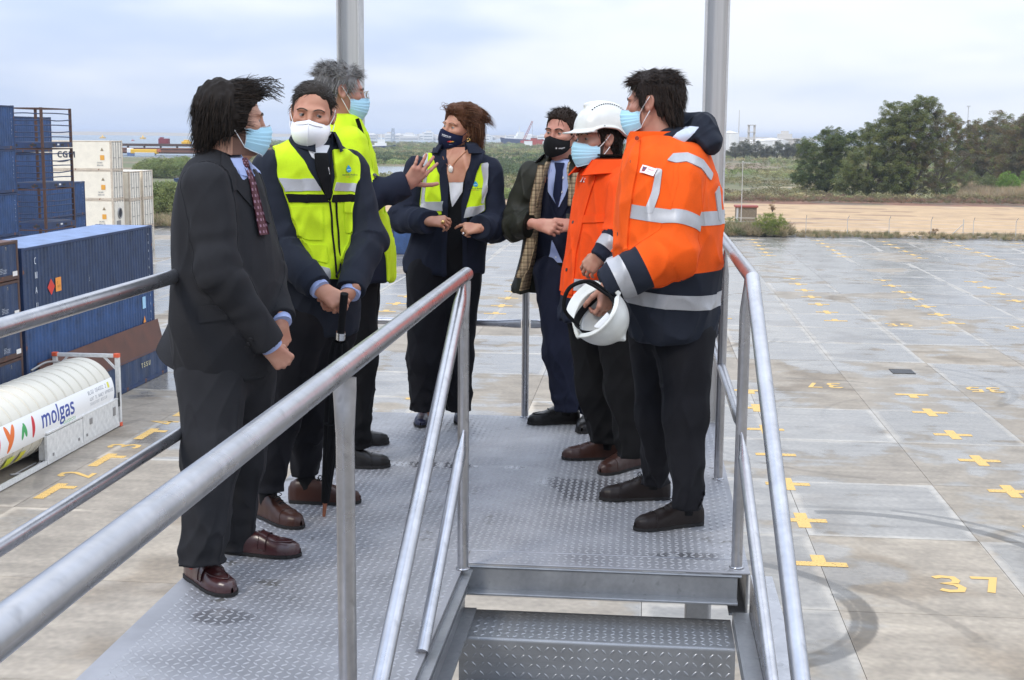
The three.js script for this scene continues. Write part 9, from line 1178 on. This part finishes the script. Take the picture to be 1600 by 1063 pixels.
  hairOn(ctx, h, { line: hairline([[0.10, 0.092], [0.076, 0.078], [0.056, 0.052], [0.04, 0.026], [0.03, -0.014], [0.012, -0.014], [0.002, 0.03], [-0.022, 0.024], [-0.034, -0.06], [-0.07, -0.092], [-0.13, -0.1]]), th: (x, y, z) => 0.008 + 0.007 * sstep(0.04, 0.1, y) + 0.012 * sstep(-0.03, -0.09, z), lobes: [[[0, -0.05, -0.085], [0.058, 0.045, 0.035]], [[0, 0.094, 0.045], [0.055, 0.028, 0.05]]], clump: 0.010, cf: 36, n: 3000, len: [0.018, 0.04], dir: (p, n) => [0.4 * n[0], p[1] > 0.08 ? 0.0 : -0.75, p[2] > 0.02 ? 0.4 : -0.3], lift: 0.1, jit: 0.2, r: 0.001, droop: 0.3, cols: [[0.016, 0.011, 0.009], [0.03, 0.02, 0.015], [0.045, 0.028, 0.019]], seed: 101 });
  eyes(ctx, h, { brow: [0.02, 0.014, 0.01] }); maskOn(ctx, h, 'surgical', C.maskBlue, C.strap, { edge: C.white });
  // the helmet hanging from his hand, open side up and towards the viewer
  const hp = at(940, 496, d0 - 0.36), t = thing('helmet', 'white safety helmet with dark lining held low by the man in orange', 'helmet', hp.clone()); const Y = RGT.clone().multiplyScalar(0.68).addScaledVector(UP, -0.62).addScaledVector(FWD, 0.38).normalize(); let Z = FWD.clone(); Z.addScaledVector(Y, -Z.dot(Y)).normalize(); const X = Y.clone().cross(Z), g = xform(helmetShell(), A3(Y.clone().multiplyScalar(-0.085)), A3(X), A3(Y), A3(Z)), P = (x, y, z) => Y.clone().multiplyScalar(y - 0.085).addScaledVector(X, x).addScaledVector(Z, z);
  mesh('helmet_shell', toGeo(g, (x, y, z) => [x * 3, y * 3 + z]), helmetWhite, t); const lin0 = surf((x, y, z) => smax(smax(ell([0, 0.055, -0.012], [0.099, 0.112, 0.127])(x, y, z), 0.075 - y, 0.003), -ell([0, 0.055, -0.012], [0.092, 0.1, 0.12])(x, y, z), 0.002), [-0.12, 0.06, -0.16], [0.12, 0.18, 0.14], 0.0038); mesh('lining', toGeo(xform(lin0, A3(Y.clone().multiplyScalar(-0.085)), A3(X), A3(Y), A3(Z))), std({ color: lin(0.42, 0.42, 0.40), roughness: 0.7 }), t);
  const band = []; for (let k = 0; k <= 40; k++) { const a = k / 40 * 2 * PI; band.push(P(Math.cos(a) * 0.088, 0.034 - 0.012 * Math.cos(a * 2), Math.sin(a) * 0.112 - 0.012)); } const rows = [band, band.map((p) => p.clone().addScaledVector(Y, 0.03))]; mesh('head_band', toGeo(sheet(rows, 0.004)), C.black, t); mesh('chin_strap', [tube([P(0.085, 0.05, 0.02), P(0.07, -0.045, 0.03), P(0.0, -0.085, 0.035), P(-0.07, -0.045, 0.03), P(-0.085, 0.05, 0.02)], 0.008, 6, 30), tube([P(0.085, 0.05, -0.05), P(0.07, -0.03, 0.0), P(0.06, -0.05, 0.03)], 0.006, 6, 12)], C.black, t); mesh('adjuster', cbox(0.07, 0.03, 0.03, 0, 0, 0).applyMatrix4(new THREE.Matrix4().makeBasis(X, Y, Z)).translate(...A3(P(0, 0.03, -0.13))), std({ color: lin(0.6, 0.6, 0.6), roughness: 0.4 }), t);
}
renderer.setSize(1024, 680);
renderer.render(scene, camera);
